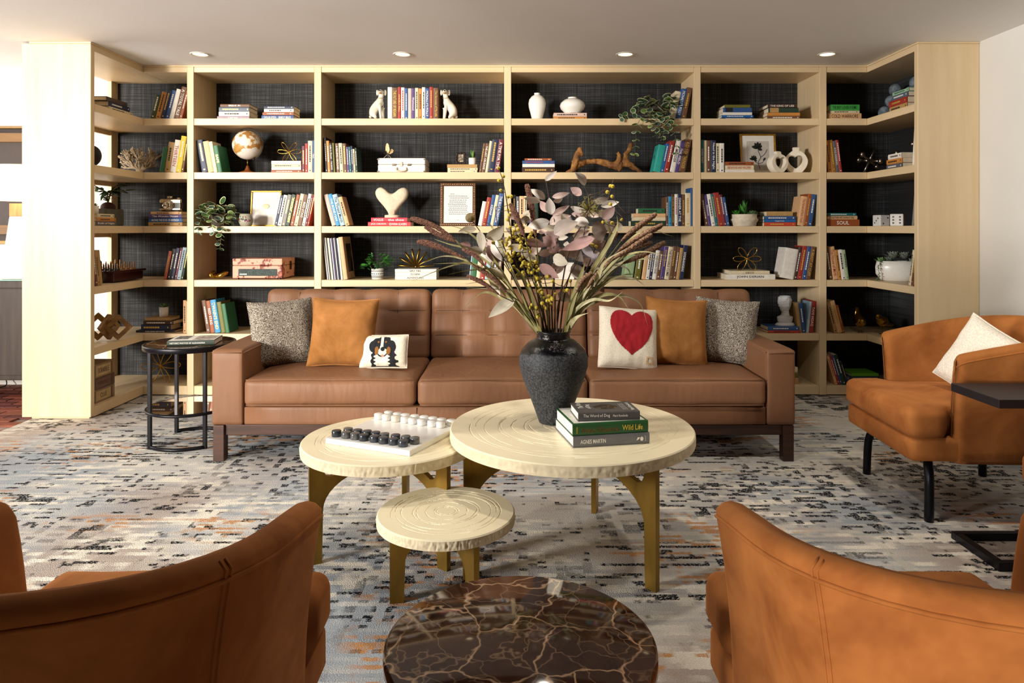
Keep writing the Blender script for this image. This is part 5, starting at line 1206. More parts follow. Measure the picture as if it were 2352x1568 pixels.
MB().tube([(-.010, -.004, .058), (-.002, -.004, .046), (.006, -.004, .030), (.008, -.004, .022)], [.002, .0035, .0035, .001], 8).build('body', pm('#3a2a1a', .5), t, True)
MB().tube(spline([(-.010, -.004, .058), (-.020, -.004, .068), (-.026, -.004, .084)], 4), .0008, 4).build('antenna', pm('#3a2a1a', .5), t)
MB().tube([(.006, 0, .034), (-.034, .01, .001)], .0012, 5).build('leg', pm('#d8d0c0', .3, metal=.6), t); MB().tube([(.006, 0, .034), (.034, -.004, .001)], .0012, 5).build('leg', pm('#d8d0c0', .3, metal=.6), t); MB().tube([(.006, 0, .034), (.004, .03, .001)], .0012, 5).build('leg', pm('#d8d0c0', .3, metal=.6), t)
# tiny ornate frame, grass pot
Yo = D1 + .07; t = thing('picture_frame', 'tiny ornate black frame on cream books', 'picture frame', (XP(1058.5, Yo), Yo, ZD2 + .0004)); t.rotation_euler = (-.12, 0, 0)
ORN = pm('#2c211b', .4, metal=.4, var=.3); fr = MB()
for i in range(40):
    g = 2 * PI * i / 40; fr.ball((.034 * math.copysign(abs(math.cos(g)) ** .6, math.cos(g)), 0, .049 + .042 * math.copysign(abs(math.sin(g)) ** .6, math.sin(g))), .0065 + .003 * (i % 5 == 0), 7, 5, (1, .7, 1))
fr.build('frame', ORN, t, True)['kind'] = 'stuff'
MB().box(-.026, .026, -.001, .004, .012, .086).build('backing', ORN, t); MB().box(-.019, .019, -.004, -.0005, .020, .078).build('mat_board', pm('#b8a88c', .6, hex2='#3a3028', scale=(60, 60, 60)), t)
t = thing('potted_grass', 'tiny green grass plant in a white pot on cream books', 'plant', (XP(1085, Yo), Yo, ZD2 + .0004))
MB().lathe([(.025, 0), (.027, .002), (.0285, .05), (.025, .05), (.024, .043), (.001, .043)], 22, cap=False).build('pot', CERAM, t, True)
for i in range(26): put_leaf(BLADE[i % 2], t, (random.uniform(-.012, .012), random.uniform(-.012, .012), .044), (math.cos(i * 2.4) * .55, math.sin(i * 2.4) * .55, 1.2), random.uniform(.045, .07))
# stone heart
Yh = D1 + .12; k = Yh / F; t = thing('heart_sculpture', 'tall cream stone heart on red fashion books', 'sculpture', (XP(900.5, Yh), Yh, ZE3))
hp = [(-7, 0), (7, 0), (9, 6), (20, 22), (32, 36), (37, 47), (36.5, 57), (31, 63), (24, 63.5), (16, 60), (8, 53.5), (0, 50), (-8, 53.5), (-16, 60.5), (-25, 64.5), (-33, 62), (-37.5, 55), (-37, 46), (-31, 35), (-19, 21), (-9, 7)]
sp_ = spline([Vector((x * k, 0, z * k + .018)) for x, z in hp] + [Vector((-7 * k, 0, .018))], 3)[:-1]; mb = MB(); n = len(sp_); cen = Vector((0, 0, 38 * k))
for s, sc in ((-.038, .72), (-.030, .90), (-.016, .985), (0, 1.0), (.016, .985), (.030, .90), (.038, .72)):
    for q in sp_:
        d = q - cen; z = cen.z + d.z * sc if q.z > .03 else q.z * 1.0; x = q.x * (sc if q.z > .03 else max(sc, .8)); mb.v.append((x, s, max(.014, z)))
for j in range(6):
    for i in range(n): mb.f.append((j * n + i, j * n + (i + 1) % n, (j + 1) * n + (i + 1) % n, (j + 1) * n + i)); mb.mi.append(0)
mb.f += [tuple(reversed(range(n))), tuple(range(6 * n, 7 * n))]; mb.mi += [0, 0]
mb.build('heart', STONE, t, True, weld=True); MB().lathe([(.054, 0), (.056, .003), (.056, .017), (.052, .021), (.001, .021)], 32, cap=False, sy=.75).build('base', STONE, t, True)
# beaded frame
def d_note(t, W, H, y):
    random.seed(5); lines = MB(); z = H * .74
    for r in range(11):
        x = -W * (.24 if r == 0 else .27) + random.uniform(0, .012); xe = (-W * .10 if r == 0 else W * .28 - random.uniform(0, .02))
        while x < xe:
            L = random.uniform(.006, .018); lines.tube([(x + L * u, y, z + .0022 * math.sin(u * 9 + r) + random.uniform(-.0006, .0006)) for u in (0, .25, .5, .75, 1)], .0019, 3); x += L + .004
        z -= H * .046
    lines.box(-.012, .012, y, y + .0003, H * .14, H * .145); lines.build('handwriting', BLACKP, t)['kind'] = 'stuff'
    bd = []
    W2, H2 = W / 2 - .012, H - .012
    nx, nz = 18, 23
    ps = [(-W2 + 2 * W2 * i / nx, .012) for i in range(nx)] + [(W2, .012 + (H2 - .012) * i / nz) for i in range(nz)] + [(W2 - 2 * W2 * i / nx, H2) for i in range(nx)] + [(-W2, H2 - (H2 - .012) * i / nz) for i in range(nz)]
    o0 = MB().ball((0, 0, 0), .0043, 8, 6).build('bead', pm('#e9d9b0', .25, metal=.7), t, True); o0.location = (ps[0][0], -.001, ps[0][1])
    for a, b_ in ps[1:]:
        o = o0.copy(); C.objects.link(o); o.location = (a, -.001, b_)
picture('picture_frame', 'brown frame with gold beads around a handwritten note', 1010, 1092.5, 418, 519, 3, D1 + .20, .10, .026, pm('#5a3318', .35, metal=.3, var=.2), PAPER, d_note)
random.seed(21)
# green plant in patterned pot
Yp = D1 + .10; t = thing('potted_plant', 'bushy green plant in black and white patterned pot', 'plant', at(867, 4, Yp))
MB().lathe([(.038, 0), (.043, .003), (.046, .03), (.046, .078), (.041, .078), (.040, .068), (.001, .068)], 30, cap=False).build('pot', CERAM, t, True)
for z0, z1 in ((.012, .016), (.022, .027), (.056, .059), (.064, .067)):
    MB().lathe([(.0465, z0), (.0465, z1)], 30, cap=False).build('painted_band', BLACKP, t, True)
for i in range(20):
    g = 2 * PI * i / 20; MB().ball((.0462 * math.cos(g), .0462 * math.sin(g), .041), .0052, 7, 5, (1, 1, .8)).build('painted_dot', pm('#4a5560', .5), t, True)
for i in range(110):
    g = random.uniform(0, 2 * PI); q = random.uniform(.1, 1) ** .5; e = Vector((.105 * q * math.cos(g), .08 * q * math.sin(g), .10 + .075 * (1 - q * q) + random.uniform(-.035, .025)))
    put_leaf(random.choice(POINT), t, e, (math.cos(g) + random.uniform(-.6, .6), math.sin(g) + random.uniform(-.6, .6), random.uniform(-.5, .8)), random.uniform(.028, .045), random.uniform(-.8, .8))
for i in range(12):
    g = i * .53; MB().tube(spline([(0, 0, .07), (.03 * math.cos(g), .025 * math.sin(g), .12), (.085 * math.cos(g), .065 * math.sin(g), .13)], 3), .0014, 4).build('stem', GRN[1], t, True)
# gold loop sculpture
t = thing('loop_sculpture', 'fan of gold metal loops on white books', 'sculpture', (XP(955, D1 + .11), D1 + .11, ZG4))
for i in range(8):
    g = PI * (.03 + .94 * i / 7); d = Vector((math.cos(g), 0, math.sin(g))); s = Vector((0, 1, 0)); c = Vector((0, 0, .012)) + d * .078
    pts = [c + d * (.058 * math.cos(h)) + s * (.024 * math.sin(h)) + Vector((0, 0, .0)) for h in [2 * PI * j / 28 for j in range(28)]]
    MB().tube([Vector((q.x, q.y, max(q.z, .0065))) for q in pts], .0062, 8, closed=True).build('loop', BRASSD, t, True)
MB().ball((0, 0, .0125), .012, 10, 6).build('hub', BRASSD, t, True)
# ---- fourth bay
Yv = D1 + .09; k = Yv / F
t = thing('vase', 'tall white ceramic vase on the top shelf', 'vase', at(1233.8, 1, Yv))
MB().lathe([(11.5 * k, 0), (12 * k, .5 * k), (15 * k, 14 * k), (19.2 * k, 29 * k), (20.1 * k, 38 * k), (18.5 * k, 47 * k), (13 * k, 54.5 * k), (7.5 * k, 57.5 * k), (6.2 * k, 60 * k), (7.2 * k, 62 * k), (5.6 * k, 62 * k), (4.6 * k, 58 * k), (.5 * k, 40 * k)], 40, cap=False).build('body', CERAM, t, True)
t = thing('vase', 'squat white ceramic vase on pale books', 'vase', (XP(1315, Yv), Yv, ZV1))
MB().lathe([(17 * k, 0), (18 * k, .4 * k), (19 * k, 3 * k), (27 * k, 11 * k), (29.3 * k, 18 * k), (27 * k, 25 * k), (19 * k, 32 * k), (11 * k, 34.6 * k), (9.8 * k, 36.5 * k), (11 * k, 37.6 * k), (9 * k, 37.6 * k), (8 * k, 35 * k), (.5, 25 * k)][:-1] + [(.5 * k, 20 * k)], 40, cap=False).build('body', CERAM, t, True)
DRIFT = pm('#a9773c', .75, hex2='#6a4220', scale=(12, 40, 12), bmp=.8, dist=.006)
Yd = D1 + .11; t = thing('driftwood', 'gnarled driftwood branch on the second shelf', 'driftwood', at(1385, 2, Yd)); o_ = at(1385, 2, Yd)
def dp(px, py, dy=0.0): return tuple(P(px, py, Yd + dy) - o_)
v = [dp(1300, 390), dp(1316, 384), dp(1326, 372, -.02), dp(1352, 365), dp(1376, 364), dp(1400, 372), dp(1420, 376), dp(1434, 368), dp(1448, 374), dp(1464, 384), dp(1474, 391),
     dp(1316, 388, -.04), dp(1322, 358, -.05), dp(1328, 346, -.05), dp(1335, 332, -.04), dp(1436, 352, .01), dp(1446, 338, .01), dp(1450, 326, .01), dp(1424, 386, -.04), dp(1423, 350, -.02), dp(1417, 344, -.02), dp(1340, 352, -.05), dp(1454, 322, .01), dp(1373, 360, .0)]
e = [(0, 1), (1, 2), (2, 3), (3, 4), (4, 5), (5, 6), (6, 7), (7, 8), (8, 9), (9, 10), (2, 12), (12, 11), (12, 13), (13, 14), (7, 15), (15, 16), (16, 17), (6, 18), (6, 19), (19, 20), (13, 21), (17, 22), (4, 23)]
r = [.010, .018, .026, .022, .022, .026, .030, .030, .024, .018, .010, .022, .026, .026, .017, .020, .017, .018, .014, .015, .012, .007, .008, .008]
me = skin(v, e, r, 3)
for q in me.vertices:
    d = noise.noise(q.co * 38) * .007 + noise.noise(q.co * 90) * .003; q.co = q.co + q.normal * d
zmin = min(q.co.z for q in me.vertices)
for q in me.vertices: q.co.z -= zmin
link('branch', me, DRIFT, t, True)
t = thing('box', 'plain white box behind the bouquet leaves', 'box', at(1296, 4, D1 + .06)); MB().box(-.075, .075, 0, .12, 0, .115).build('body', pm('#e9e6de', .6), t, bev=.003); MB().box(-.077, .077, -.002, .122, .115, .125).build('lid', pm('#e9e6de', .6), t, bev=.003)
# ---- fifth bay
def d_flower(t, W, H, y):
    MB().quad((-W * .31, y, H * .10), (W * .31, y, H * .10), (W * .31, y, H * .82), (-W * .31, y, H * .82)).build('print', pm('#c9c2b8', .7), t); y -= .0005
    def pet(cx, cz, L, w_, a):
        pts = []
        for i in range(14):
            g = 2 * PI * i / 14; u, v_ = L * (.5 + .5 * math.cos(g)), w_ * math.sin(g); pts.append((cx + u * math.cos(a) - v_ * math.sin(a), y, cz + u * math.sin(a) + v_ * math.cos(a)))
        MB().add(pts, [tuple(range(14))]).build('petal', BLACKP, t)
    for cx, cz, s in ((W * .0, H * .64, 1.0), (-W * .12, H * .36, .72)):
        for a, L in ((90, .052), (62, .050), (118, .050), (35, .040), (145, .040), (160, .05), (-20, .035)): pet(cx, cz, L * s, .011 * s, math.radians(a))
    pet(W * .14, H * .34, .03, .008, math.radians(55))
    for c in ([(W * .04, H * .14), (0, H * .30), (W * .07, H * .42), (W * .02, H * .55), (0, H * .64)], [(W * .02, H * .27), (-W * .06, H * .30), (-W * .12, H * .36)], [(W * .06, H * .42), (W * .18, H * .50), (W * .26, H * .62)], [(0, H * .27), (W * .12, H * .30), (W * .16, H * .36)]):
        MB().tube(spline([(x, y, z) for x, z in c], 5), .0022, 4).build('stem', BLACKP, t)
picture('picture_frame', 'gold frame with a black flower print', 1702, 1785, 300, 395.5, 2, D1 + .22, .10, .015, GILT, PAPER, d_flower)
def heart_vase(label, px, w_px, h_px, Y, rz, hc, hs):
    k = Y / F; W, H, T = w_px * k / 2, h_px * k, .032; t = thing('heart_vase', label, 'vase', at(px, 2, Y), rz, 'white vases with heart holes')
    outer = [(-.36, 0), (.36, 0), (.62, .08), (.88, .24), (1, .42), (.93, .58), (.72, .73), (.42, .84), (.27, .89), (.24, .95), (.27, 1.0), (-.27, 1.0), (-.24, .95), (-.27, .89), (-.42, .84), (-.72, .73), (-.93, .58), (-1, .42), (-.88, .24), (-.62, .08)]
    op = [Vector((q.x, 0, max(0, q.z))) for q in spline([Vector((x * W, 0, z * H)) for x, z in outer] + [Vector((-.36 * W, 0, 0))], 4)[:-1]]; n = len(op)
    c = Vector((hc[0] * W, 0, hc[1] * H)); inn = []
    for q in op:      # heart outline sampled by angle
        d = q - c; a = math.atan2(d.z, d.x); best = None
        lo, hi = 0.0, 2.0
        for _ in range(30):
            m_ = (lo + hi) / 2; x, y = m_ * math.cos(a) , m_ * math.sin(a) + .12
            if (x * x + y * y - .6) ** 3 - 1.2 * x * x * y ** 3 < 0: lo = m_
            else: hi = m_
        inn.append(c + Vector((math.cos(a), 0, math.sin(a))) * lo * hs * k * 1.0)
    mb = MB(); lay = []
    secs = [(0.0, -1.0), (0.08, -1.0), (.5, -1.0), (.92, -1.0), (1.0, -.55), (1.0, .55), (.92, 1.0), (.5, 1.0), (.08, 1.0), (0.0, 1.0)]
    for s, yy in secs:
        for q, h in zip(op, inn):
            p = h.lerp(q, s); taper = (1 - .55 * sstep(.75, .95, p.z / H)) ; y = yy * T * taper * (.86 if s in (0.0,) else 1.0); mb.v.append((p.x, y, p.z))
    m_ = len(secs)
    for j in range(m_):
        jn = (j + 1) % m_
        for i in range(n): mb.f.append((j * n + i, jn * n + i, jn * n + (i + 1) % n, j * n + (i + 1) % n)); mb.mi.append(0)
    mb.f = [tuple(reversed(f)) for f in mb.f]
    o = mb.build('body', CERAMM, t, weld=True); smooth_angle(o, .9)
heart_vase('smaller matt white vase with a heart-shaped hole', 1785.5, 45, 49, D1 + .05, .32, (.08, .44), 15.5)
heart_vase('larger matt white vase with a heart-shaped hole', 1828, 50, 60, D1 + .13, -.25, (-.06, .42), 17.0)
Yb_ = D1 + .08; k = Yb_ / F; t = thing('succulent_bowl', 'green succulents in a cream textured bowl', 'plant', at(1708.5, 3, Yb_))
MB().lathe([(26 * k, 0), (27 * k, 1 * k), (28 * k, 8 * k), (31.5 * k, 13.5 * k), (31.8 * k, 15 * k), (28.5 * k, 18 * k), (28.5 * k, 25 * k), (29 * k, 27 * k), (27 * k, 27 * k), (26.5 * k, 23 * k), (.5 * k, 23 * k)], 40, cap=False).build('bowl', pm('#d9cdb8', .8, var=.1, scale=(40, 40, 40), bmp=.7, dist=.004), t, True)
def rosette(par, c, r, n, mats, up=.3):
    for i in range(n):
        g = i * 2.4; q = i / n; put_leaf(random.choice(mats), par, c, (math.cos(g), math.sin(g), up + 1.7 * q), r * (1 - .35 * q))
for i in range(26): put_leaf(BLADE[0] if i % 3 else POINT[1], t, Vector((0, 0, 23 * k)), (math.cos(i * 2.4) * .8, math.sin(i * 2.4) * .6, .5 + i / 13), .080 + .045 * (i / 26))
rosette(t, (-.06, -.02, 24 * k), .062, 16, POINT[:2]); rosette(t, (.055, -.02, 24 * k), .060, 20, [FAT[1], FAT[0]], .1); rosette(t, (.085, .0, 24 * k), .050, 14, [FAT[1]], .1); rosette(t, (-.03, .05, 24 * k), .062, 14, POINT[:2])
# plaster bust (plain classical head planter)
PLAS = pm('#dfe1e2', .75, var=.03); Yq = D1 + .10; t = thing('plaster_bust', 'white plaster head planter bust on blue and red books', 'bust', (XP(1803, Yq), Yq, ZK5), .18)
MB().lathe([(.075, 0), (.077, .003), (.077, .010), (.070, .014), (.066, .020), (.001, .020)], 36, cap=False, sy=.62).build('plinth', PLAS, t, True)
def headf(u, v):
    a = u * 2 * PI; z = v; prof = [(0, .050), (.10, .058), (.22, .060), (.30, .036), (.40, .031), (.47, .034), (.54, .040), (.64, .0465), (.76, .050), (.88, .050), (1.0, .046)]
    for i in range(len(prof) - 1):
        if prof[i][0] <= v <= prof[i + 1][0]:
            s = (v - prof[i][0]) / (prof[i + 1][0] - prof[i][0]); s = s * s * (3 - 2 * s); r = prof[i][1] * (1 - s) + prof[i + 1][1] * s; break
    ca, sa = math.cos(a), math.sin(a); sx = (1.05 if v < .26 else .80); sy = .62 if v < .26 else .98
    x, y = r * ca * sx, r * sa * sy; fr = max(0, -sa) ** 2          # face looks to -y
    if v > .45:
        cx = x
        nose = math.exp(-(cx / .0075) ** 2) * sstep(.60, .64, v) * (1 - sstep(.70, .76, v)) * fr; y -= .013 * nose
        brow = math.exp(-((v - .765) / .02) ** 2) * fr; y -= .004 * brow
        for s_ in (-1, 1): y += .0065 * math.exp(-((cx - s_ * .017) / .0085) ** 2 - ((v - .73) / .022) ** 2) * fr
        y -= .004 * math.exp(-(cx / .013) ** 2) * (math.exp(-((v - .575) / .012) ** 2) + math.exp(-((v - .553) / .010) ** 2)) * fr; y += .003 * math.exp(-(cx / .016) ** 2 - ((v - .565) / .005) ** 2) * fr; y -= .005 * math.exp(-(cx / .014) ** 2 - ((v - .51) / .02) ** 2) * fr
        hair = sstep(.80, .85, v) + (1 - fr * 1.6 if fr < .6 else 0) * sstep(.58, .66, v); hair = min(1, max(0, hair))
        d = hair * (.005 + .008 * noise.noise(Vector((ca * 4, sa * 4, v * 14)))); x += ca * d; y += sa * d
    return Vector((x, y + (.004 if v > .45 else 0) - (.004 if .3 < v < .45 else 0), .020 + v * .195))
mb = MB().grid(headf, 64, 64, cu=True); mb.build('head', PLAS, t, True)
MB().lathe([(.044, .215), (.047, .217), (.045, .222), (.040, .222), (.039, .20), (.001, .198)], 40, cap=False, sx=.82, sy=1.0).build('planter_rim', PLAS, t, True)
# ---- right return and corner
t = thing('sphere_sculpture', 'cluster of grey stone-like spheres on the top right return', 'sculpture', (2.86, 5.36, zs(1) + .0004))
SPH = pm('#7f8b94', .7, hex2='#4f5b66', scale=(35, 35, 35), bmp=.5)
for x, y, z, r in ((-.08, -.06, .048, .048), (-.03, .03, .05, .05), (.05, .08, .05, .05), (-.05, -.10, .125, .046), (.03, -.05, .14, .048), (.06, .05, .15, .05), (.02, -.02, .225, .046), (.09, -.10, .19, .048), (.10, -.16, .25, .05), (.02, -.14, .05, .05), (.08, -.04, .06, .05)):
    MB().ball((x, y, z), r, 18, 12).build('sphere', SPH, t, True)
def jack(label, loc, s, R):
    t = thing('metal_jack', label, 'sculpture', loc, 0, 'oversized metal jacks'); M = R.to_4x4(); ends = []
    for d in (Vector((1, 0, 0)), Vector((0, 1, 0)), Vector((0, 0, 1))): ends += [R @ d, R @ -d]
    low = min(e_.z for e_ in ends[:4]); h = max(-low * s + .0212, -min(e_.z for e_ in ends) * s + .011)
    for i, e_ in enumerate(ends):
        MB().tube([Vector((0, 0, h)), Vector((0, 0, h)) + e_ * s * .5, Vector((0, 0, h)) + e_ * s], [.014, .0085, .0105], 10).build('arm', STEEL, t, True)
        if i < 4: MB().ball(Vector((0, 0, h)) + e_ * s, .021, 16, 10).build('ball', STEEL, t, True)
jack('polished metal jack on the right corner shelf', (2.70, 5.37, zs(2) + .0006), .095, (Matrix.Rotation(.5, 3, 'Z') @ Matrix.Rotation(.45, 3, 'Y') @ Matrix.Rotation(.15, 3, 'X')))
jack('metal jack half hidden behind the right return books', (2.905, 5.14, zs(2) + .0006), .12, (Matrix.Rotation(1.0, 3, 'Z') @ Matrix.Rotation(.75, 3, 'Y') @ Matrix.Rotation(.4, 3, 'X')))
PIP = pm('#4a4a50', .6)
def die(label, loc, rz, s, face):
    t = thing('die', label, 'dice', loc, rz, 'oversized white dice'); MB().box(-s / 2, s / 2, -s / 2, s / 2, 0, s).build('cube', pm('#eceae6', .55, var=.05, scale=(15, 15, 15)), t, bev=s * .08, seg=4, )
    for (u, v_) in face[0]: MB().lathe([(.001, 0), (s * .075, 0)], 14, cap=False).xf(Matrix.Translation((u * s, -s / 2 - .0006, s / 2 + v_ * s)) @ Matrix.Rotation(PI / 2, 4, 'X')).build('pip', PIP, t)
    for (u, v_) in face[1]: MB().lathe([(.001, 0), (s * .075, 0)], 14, cap=False).xf(Matrix.Translation((-s / 2 - .0006, u * s, s / 2 + v_ * s)) @ Matrix.Rotation(-PI / 2, 4, 'Y')).build('pip', PIP, t)
k = 5.38 / F
die('large white die showing two dots', (XP(2027, 5.36), 5.38, zs(3) + .0005), .22, 25.5 * k, ([(.27, .24), (-.2, -.27)], [(-.2, .2), (.2, -.2), (0, 0)]))
die('large white die showing six dots', (2.765, 5.10, zs(3) + .0005), -.62, .086, ([(-.25, .25), (-.25, 0), (-.25, -.25), (.25, .25), (.25, 0), (.25, -.25)], [(0, 0)]))
t = thing('succulent_planter', 'oval white planter of succulents on the right corner shelf', 'plant', (2.795, 5.17, zs(4) + .0004), -.49)
MB().lathe([(.06, 0), (.075, .004), (.10, .05), (.102, .10), (.095, .145), (.090, .145), (.094, .10), (.09, .125), (.001, .125)], 40, cap=False, sx=1.35, sy=.62).build('planter', CERAM, t, True)
for x, y, r, mm, n in ((-.10, -.02, .065, [POINT[1], FAT[0]], 18), (-.02, .0, .085, [FAT[2]], 26), (.05, .01, .08, [FAT[2]], 26), (.10, 0, .06, [FAT[1], FAT[2]], 20), (-.05, .02, .07, [FAT[2], FAT[1]], 20)): rosette(t, (x, y, .13 + (.03 if r > .07 else 0)), r, n, mm, .15)
c = spline([(-.10, -.05, .14), (-.115, -.075, .10), (-.11, -.08, .04), (-.125, -.085, .005)], 5); MB().tube(c, .0015, 4).build('stem', STEMG, t, True)
for i in range(34): put_leaf(FAT[0], t, c[(i * 3) % len(c)], (random.uniform(-1, 1), random.uniform(-1, .4), random.uniform(-.8, .2)), .022)
def bird(label, loc, rz, up):
    t = thing('gold_bird', label, 'figurine', loc, rz, 'faceted gold birds'); FAC = pm('#a8802c', .2, metal=1.0, var=.15); body = .075 if not up else .075
    mb = MB(); prof = [(0.0, -.052), (.020, -.046), (.034, -.028), (.040, -.004), (.036, .022), (.024, .048), (.012, .085), (.011, .110)] 
    for j, (r, y) in enumerate(prof):
        zc = .095 + (.020 if j < 2 else .010 if j < 3 else 0) - (.012 if j > 4 else 0) - (.02 if j > 5 else 0)
        if up: zc = .080 + (0 if j < 4 else (.02 if j == 4 else .05 if j == 5 else .075 if j == 6 else .10)); y = y if j < 5 else (.035 if j == 5 else .04 if j == 6 else .045)
        for i in range(8):
            a = 2 * PI * i / 8 + (PI / 8 if j % 2 else 0); fl = 1.0 if j < 6 else .5; mb.v.append((max(r, .002) * math.cos(a) * (1 if j < 6 else 1.3), y + (0 if not (up and j > 4) else max(r, .002) * math.sin(a) * .4), zc + max(r, .002) * math.sin(a) * (1 if not (up and j > 4) else .5)))
    for j in range(len(prof) - 1):
        for i in range(8):
            a, b_, c_, d_ = j * 8 + i, j * 8 + (i + 1) % 8, (j + 1) * 8 + (i + 1) % 8, (j + 1) * 8 + i; mb.f += [(a, b_, c_), (a, c_, d_)]; mb.mi += [0, 0]
    k_ = (len(prof) - 1) * 8; mb.f += [tuple(reversed(range(8))), tuple(range(k_, k_ + 8))]; mb.mi += [0, 0]
    mb.build('body', FAC, t)
    h = MB().ball((0, -.042, .128 if not up else .085), .024, 7, 5); h.build('head', FAC, t)
    if not up: MB().tube([(0, -.060, .130), (0, -.080, .132)], [.006, .0008], 6).build('beak', FAC, t)
    for s in (-1, 1):
        MB().tube([(s * .012, 0, .07), (s * .012, 0, .003)], .0022, 6).build('leg', FAC, t); MB().tube([(s * .012 - .008, -.012, .0025), (s * .012, .004, .0025), (s * .012 + .008, -.012, .0025)], .0022, 5).build('foot', FAC, t)
bird('faceted gold bird facing the room, tail up', at(1975, 5, D1 + .06), 0, True)
bird('faceted gold bird turned to the left', (XP(2030, 5.22), 5.24, zs(5) + .0004), -1.1, False)
# ================================================================== black vase and dried bouquet
def m_vase():
    m, n, l, b = nt('black_glaze'); tc = n.new('ShaderNodeTexCoord'); sx = n.new('ShaderNodeSeparateXYZ'); l.new(tc.outputs['Object'], sx.inputs[0])
    t = noisetex(n, l, coords(n, l, (150, 150, 150)).outputs[0], 1.0, 3, .6); wv = noisetex(n, l, coords(n, l, (14, 14, 14)).outputs[0], 1.0, 2)
    h = n.new('ShaderNodeMath'); h.operation = 'MULTIPLY_ADD'; h.inputs[1].default_value = .05; l.new(wv.outputs['Fac'], h.inputs[0]); l.new(sx.outputs['Z'], h.inputs[2])
    mr = n.new('ShaderNodeMapRange'); mr.inputs[1].default_value = .295; mr.inputs[2].default_value = .31; l.new(h.outputs[0], mr.inputs[0])
    r1 = ramp(n, [(0, (.62, .62, .62, 1)), (1, (.10, .10, .10, 1))]); l.new(mr.outputs[0], r1.inputs[0]); l.new(r1.outputs[0], b.inputs['Roughness'])
    c1 = ramp(n, [(.42, '#1c1e22'), (.62, '#4a4d52')]); l.new(t.outputs['Fac'], c1.inputs[0]); mx = n.new('ShaderNodeMix'); mx.data_type = 'RGBA'; l.new(mr.outputs[0], mx.inputs[0]); l.new(c1.outputs[0], mx.inputs[6]); mx.inputs[7].default_value = lin('#0c0c0f')
    l.new(mx.outputs[2], b.inputs['Base Color']); bp = bump(n, l, b, t.outputs['Fac'], .5, .003); return m
VX, VY, VZ = 0.162, 2.78, 0.4835
t = thing('vase', 'large black stoneware vase on the biggest coffee table', 'vase', (VX, VY, VZ))
MB().lathe([(.052, 0), (.057, .003), (.066, .03), (.090, .095), (.118, .165), (.134, .222), (.134, .255), (.124, .285), (.100, .310), (.074, .325), (.064, .331), (.0665, .335), (.063, .339), (.0665, .343), (.063, .347), (.068, .352), (.068, .357), (.062, .358), (.056, .352), (.055, .33), (.06, .30), (.001, .05)], 64, cap=False).build('body', m_vase(), t, True)
bq = thing('dried_bouquet', 'dried bouquet of pink leaves, yellow berries and grasses in black vase', 'bouquet', (VX, VY, VZ + .02)); BO = Vector(bq.location)
def bp_(px, py, dy=0.0): return P(px, py, VY + dy) - BO
random.seed(31)
LEAFM = [pm(h, .6, hex2=h2, scale=(9, 9, 9), det=4) for h, h2 in (('#ab8c86', '#cbb2aa'), ('#d9cfc4', '#efe8e0'), ('#9a8b80', '#b8aaa0'), ('#94706c', '#b48e88'), ('#8f8790', '#aea6ae'), ('#b9ae98', '#d6cdb8'), ('#c8a89c', '#e2d2c8'))]
RIB = pm('#7a4a44', .6)
def big_leaf(b, tp, wf=.40, mi=None, bend=None, tilt=None):
    d = tp - b; L = d.length; u = d.normalized(); view = Vector((0, -1, 0)); s = u.cross(view).normalized(); nrm = s.cross(u).normalized()
    tl = random.uniform(-.6, .6) if tilt is None else tilt; s2 = s * math.cos(tl) + nrm * math.sin(tl); n2 = s2.cross(u).normalized(); bd = (random.uniform(-.16, .16) if bend is None else bend) * L; mb = MB(); n = 9
    for i in range(n + 1):
        q = i / n; w_ = L * wf * .5 * (math.sin(PI * min(1, q ** .8)) ** .85 if 0 < q < 1 else .012); c = b + d * q + n2 * (bd * math.sin(PI * q)) + Vector((0, 0, -.10 * L * q * q))
        for k, x in enumerate((-1, -.5, 0, .5, 1)): mb.v.append(tuple(c + s2 * (w_ * x) + n2 * (w_ * .28 * abs(x))))
    for i in range(n):
        for j in range(4): a = i * 5 + j; mb.f.append((a, a + 1, a + 6, a + 5)); mb.mi.append(0)
    o = mb.build('leaf', random.choice(LEAFM) if mi is None else LEAFM[mi], bq, True)
    MB().tube([Vector(mb.v[i * 5 + 2]) - n2 * .0006 for i in range(n)], [.0011 * (1 - .6 * i / n) for i in range(n)], 4).build('midrib', RIB, o)
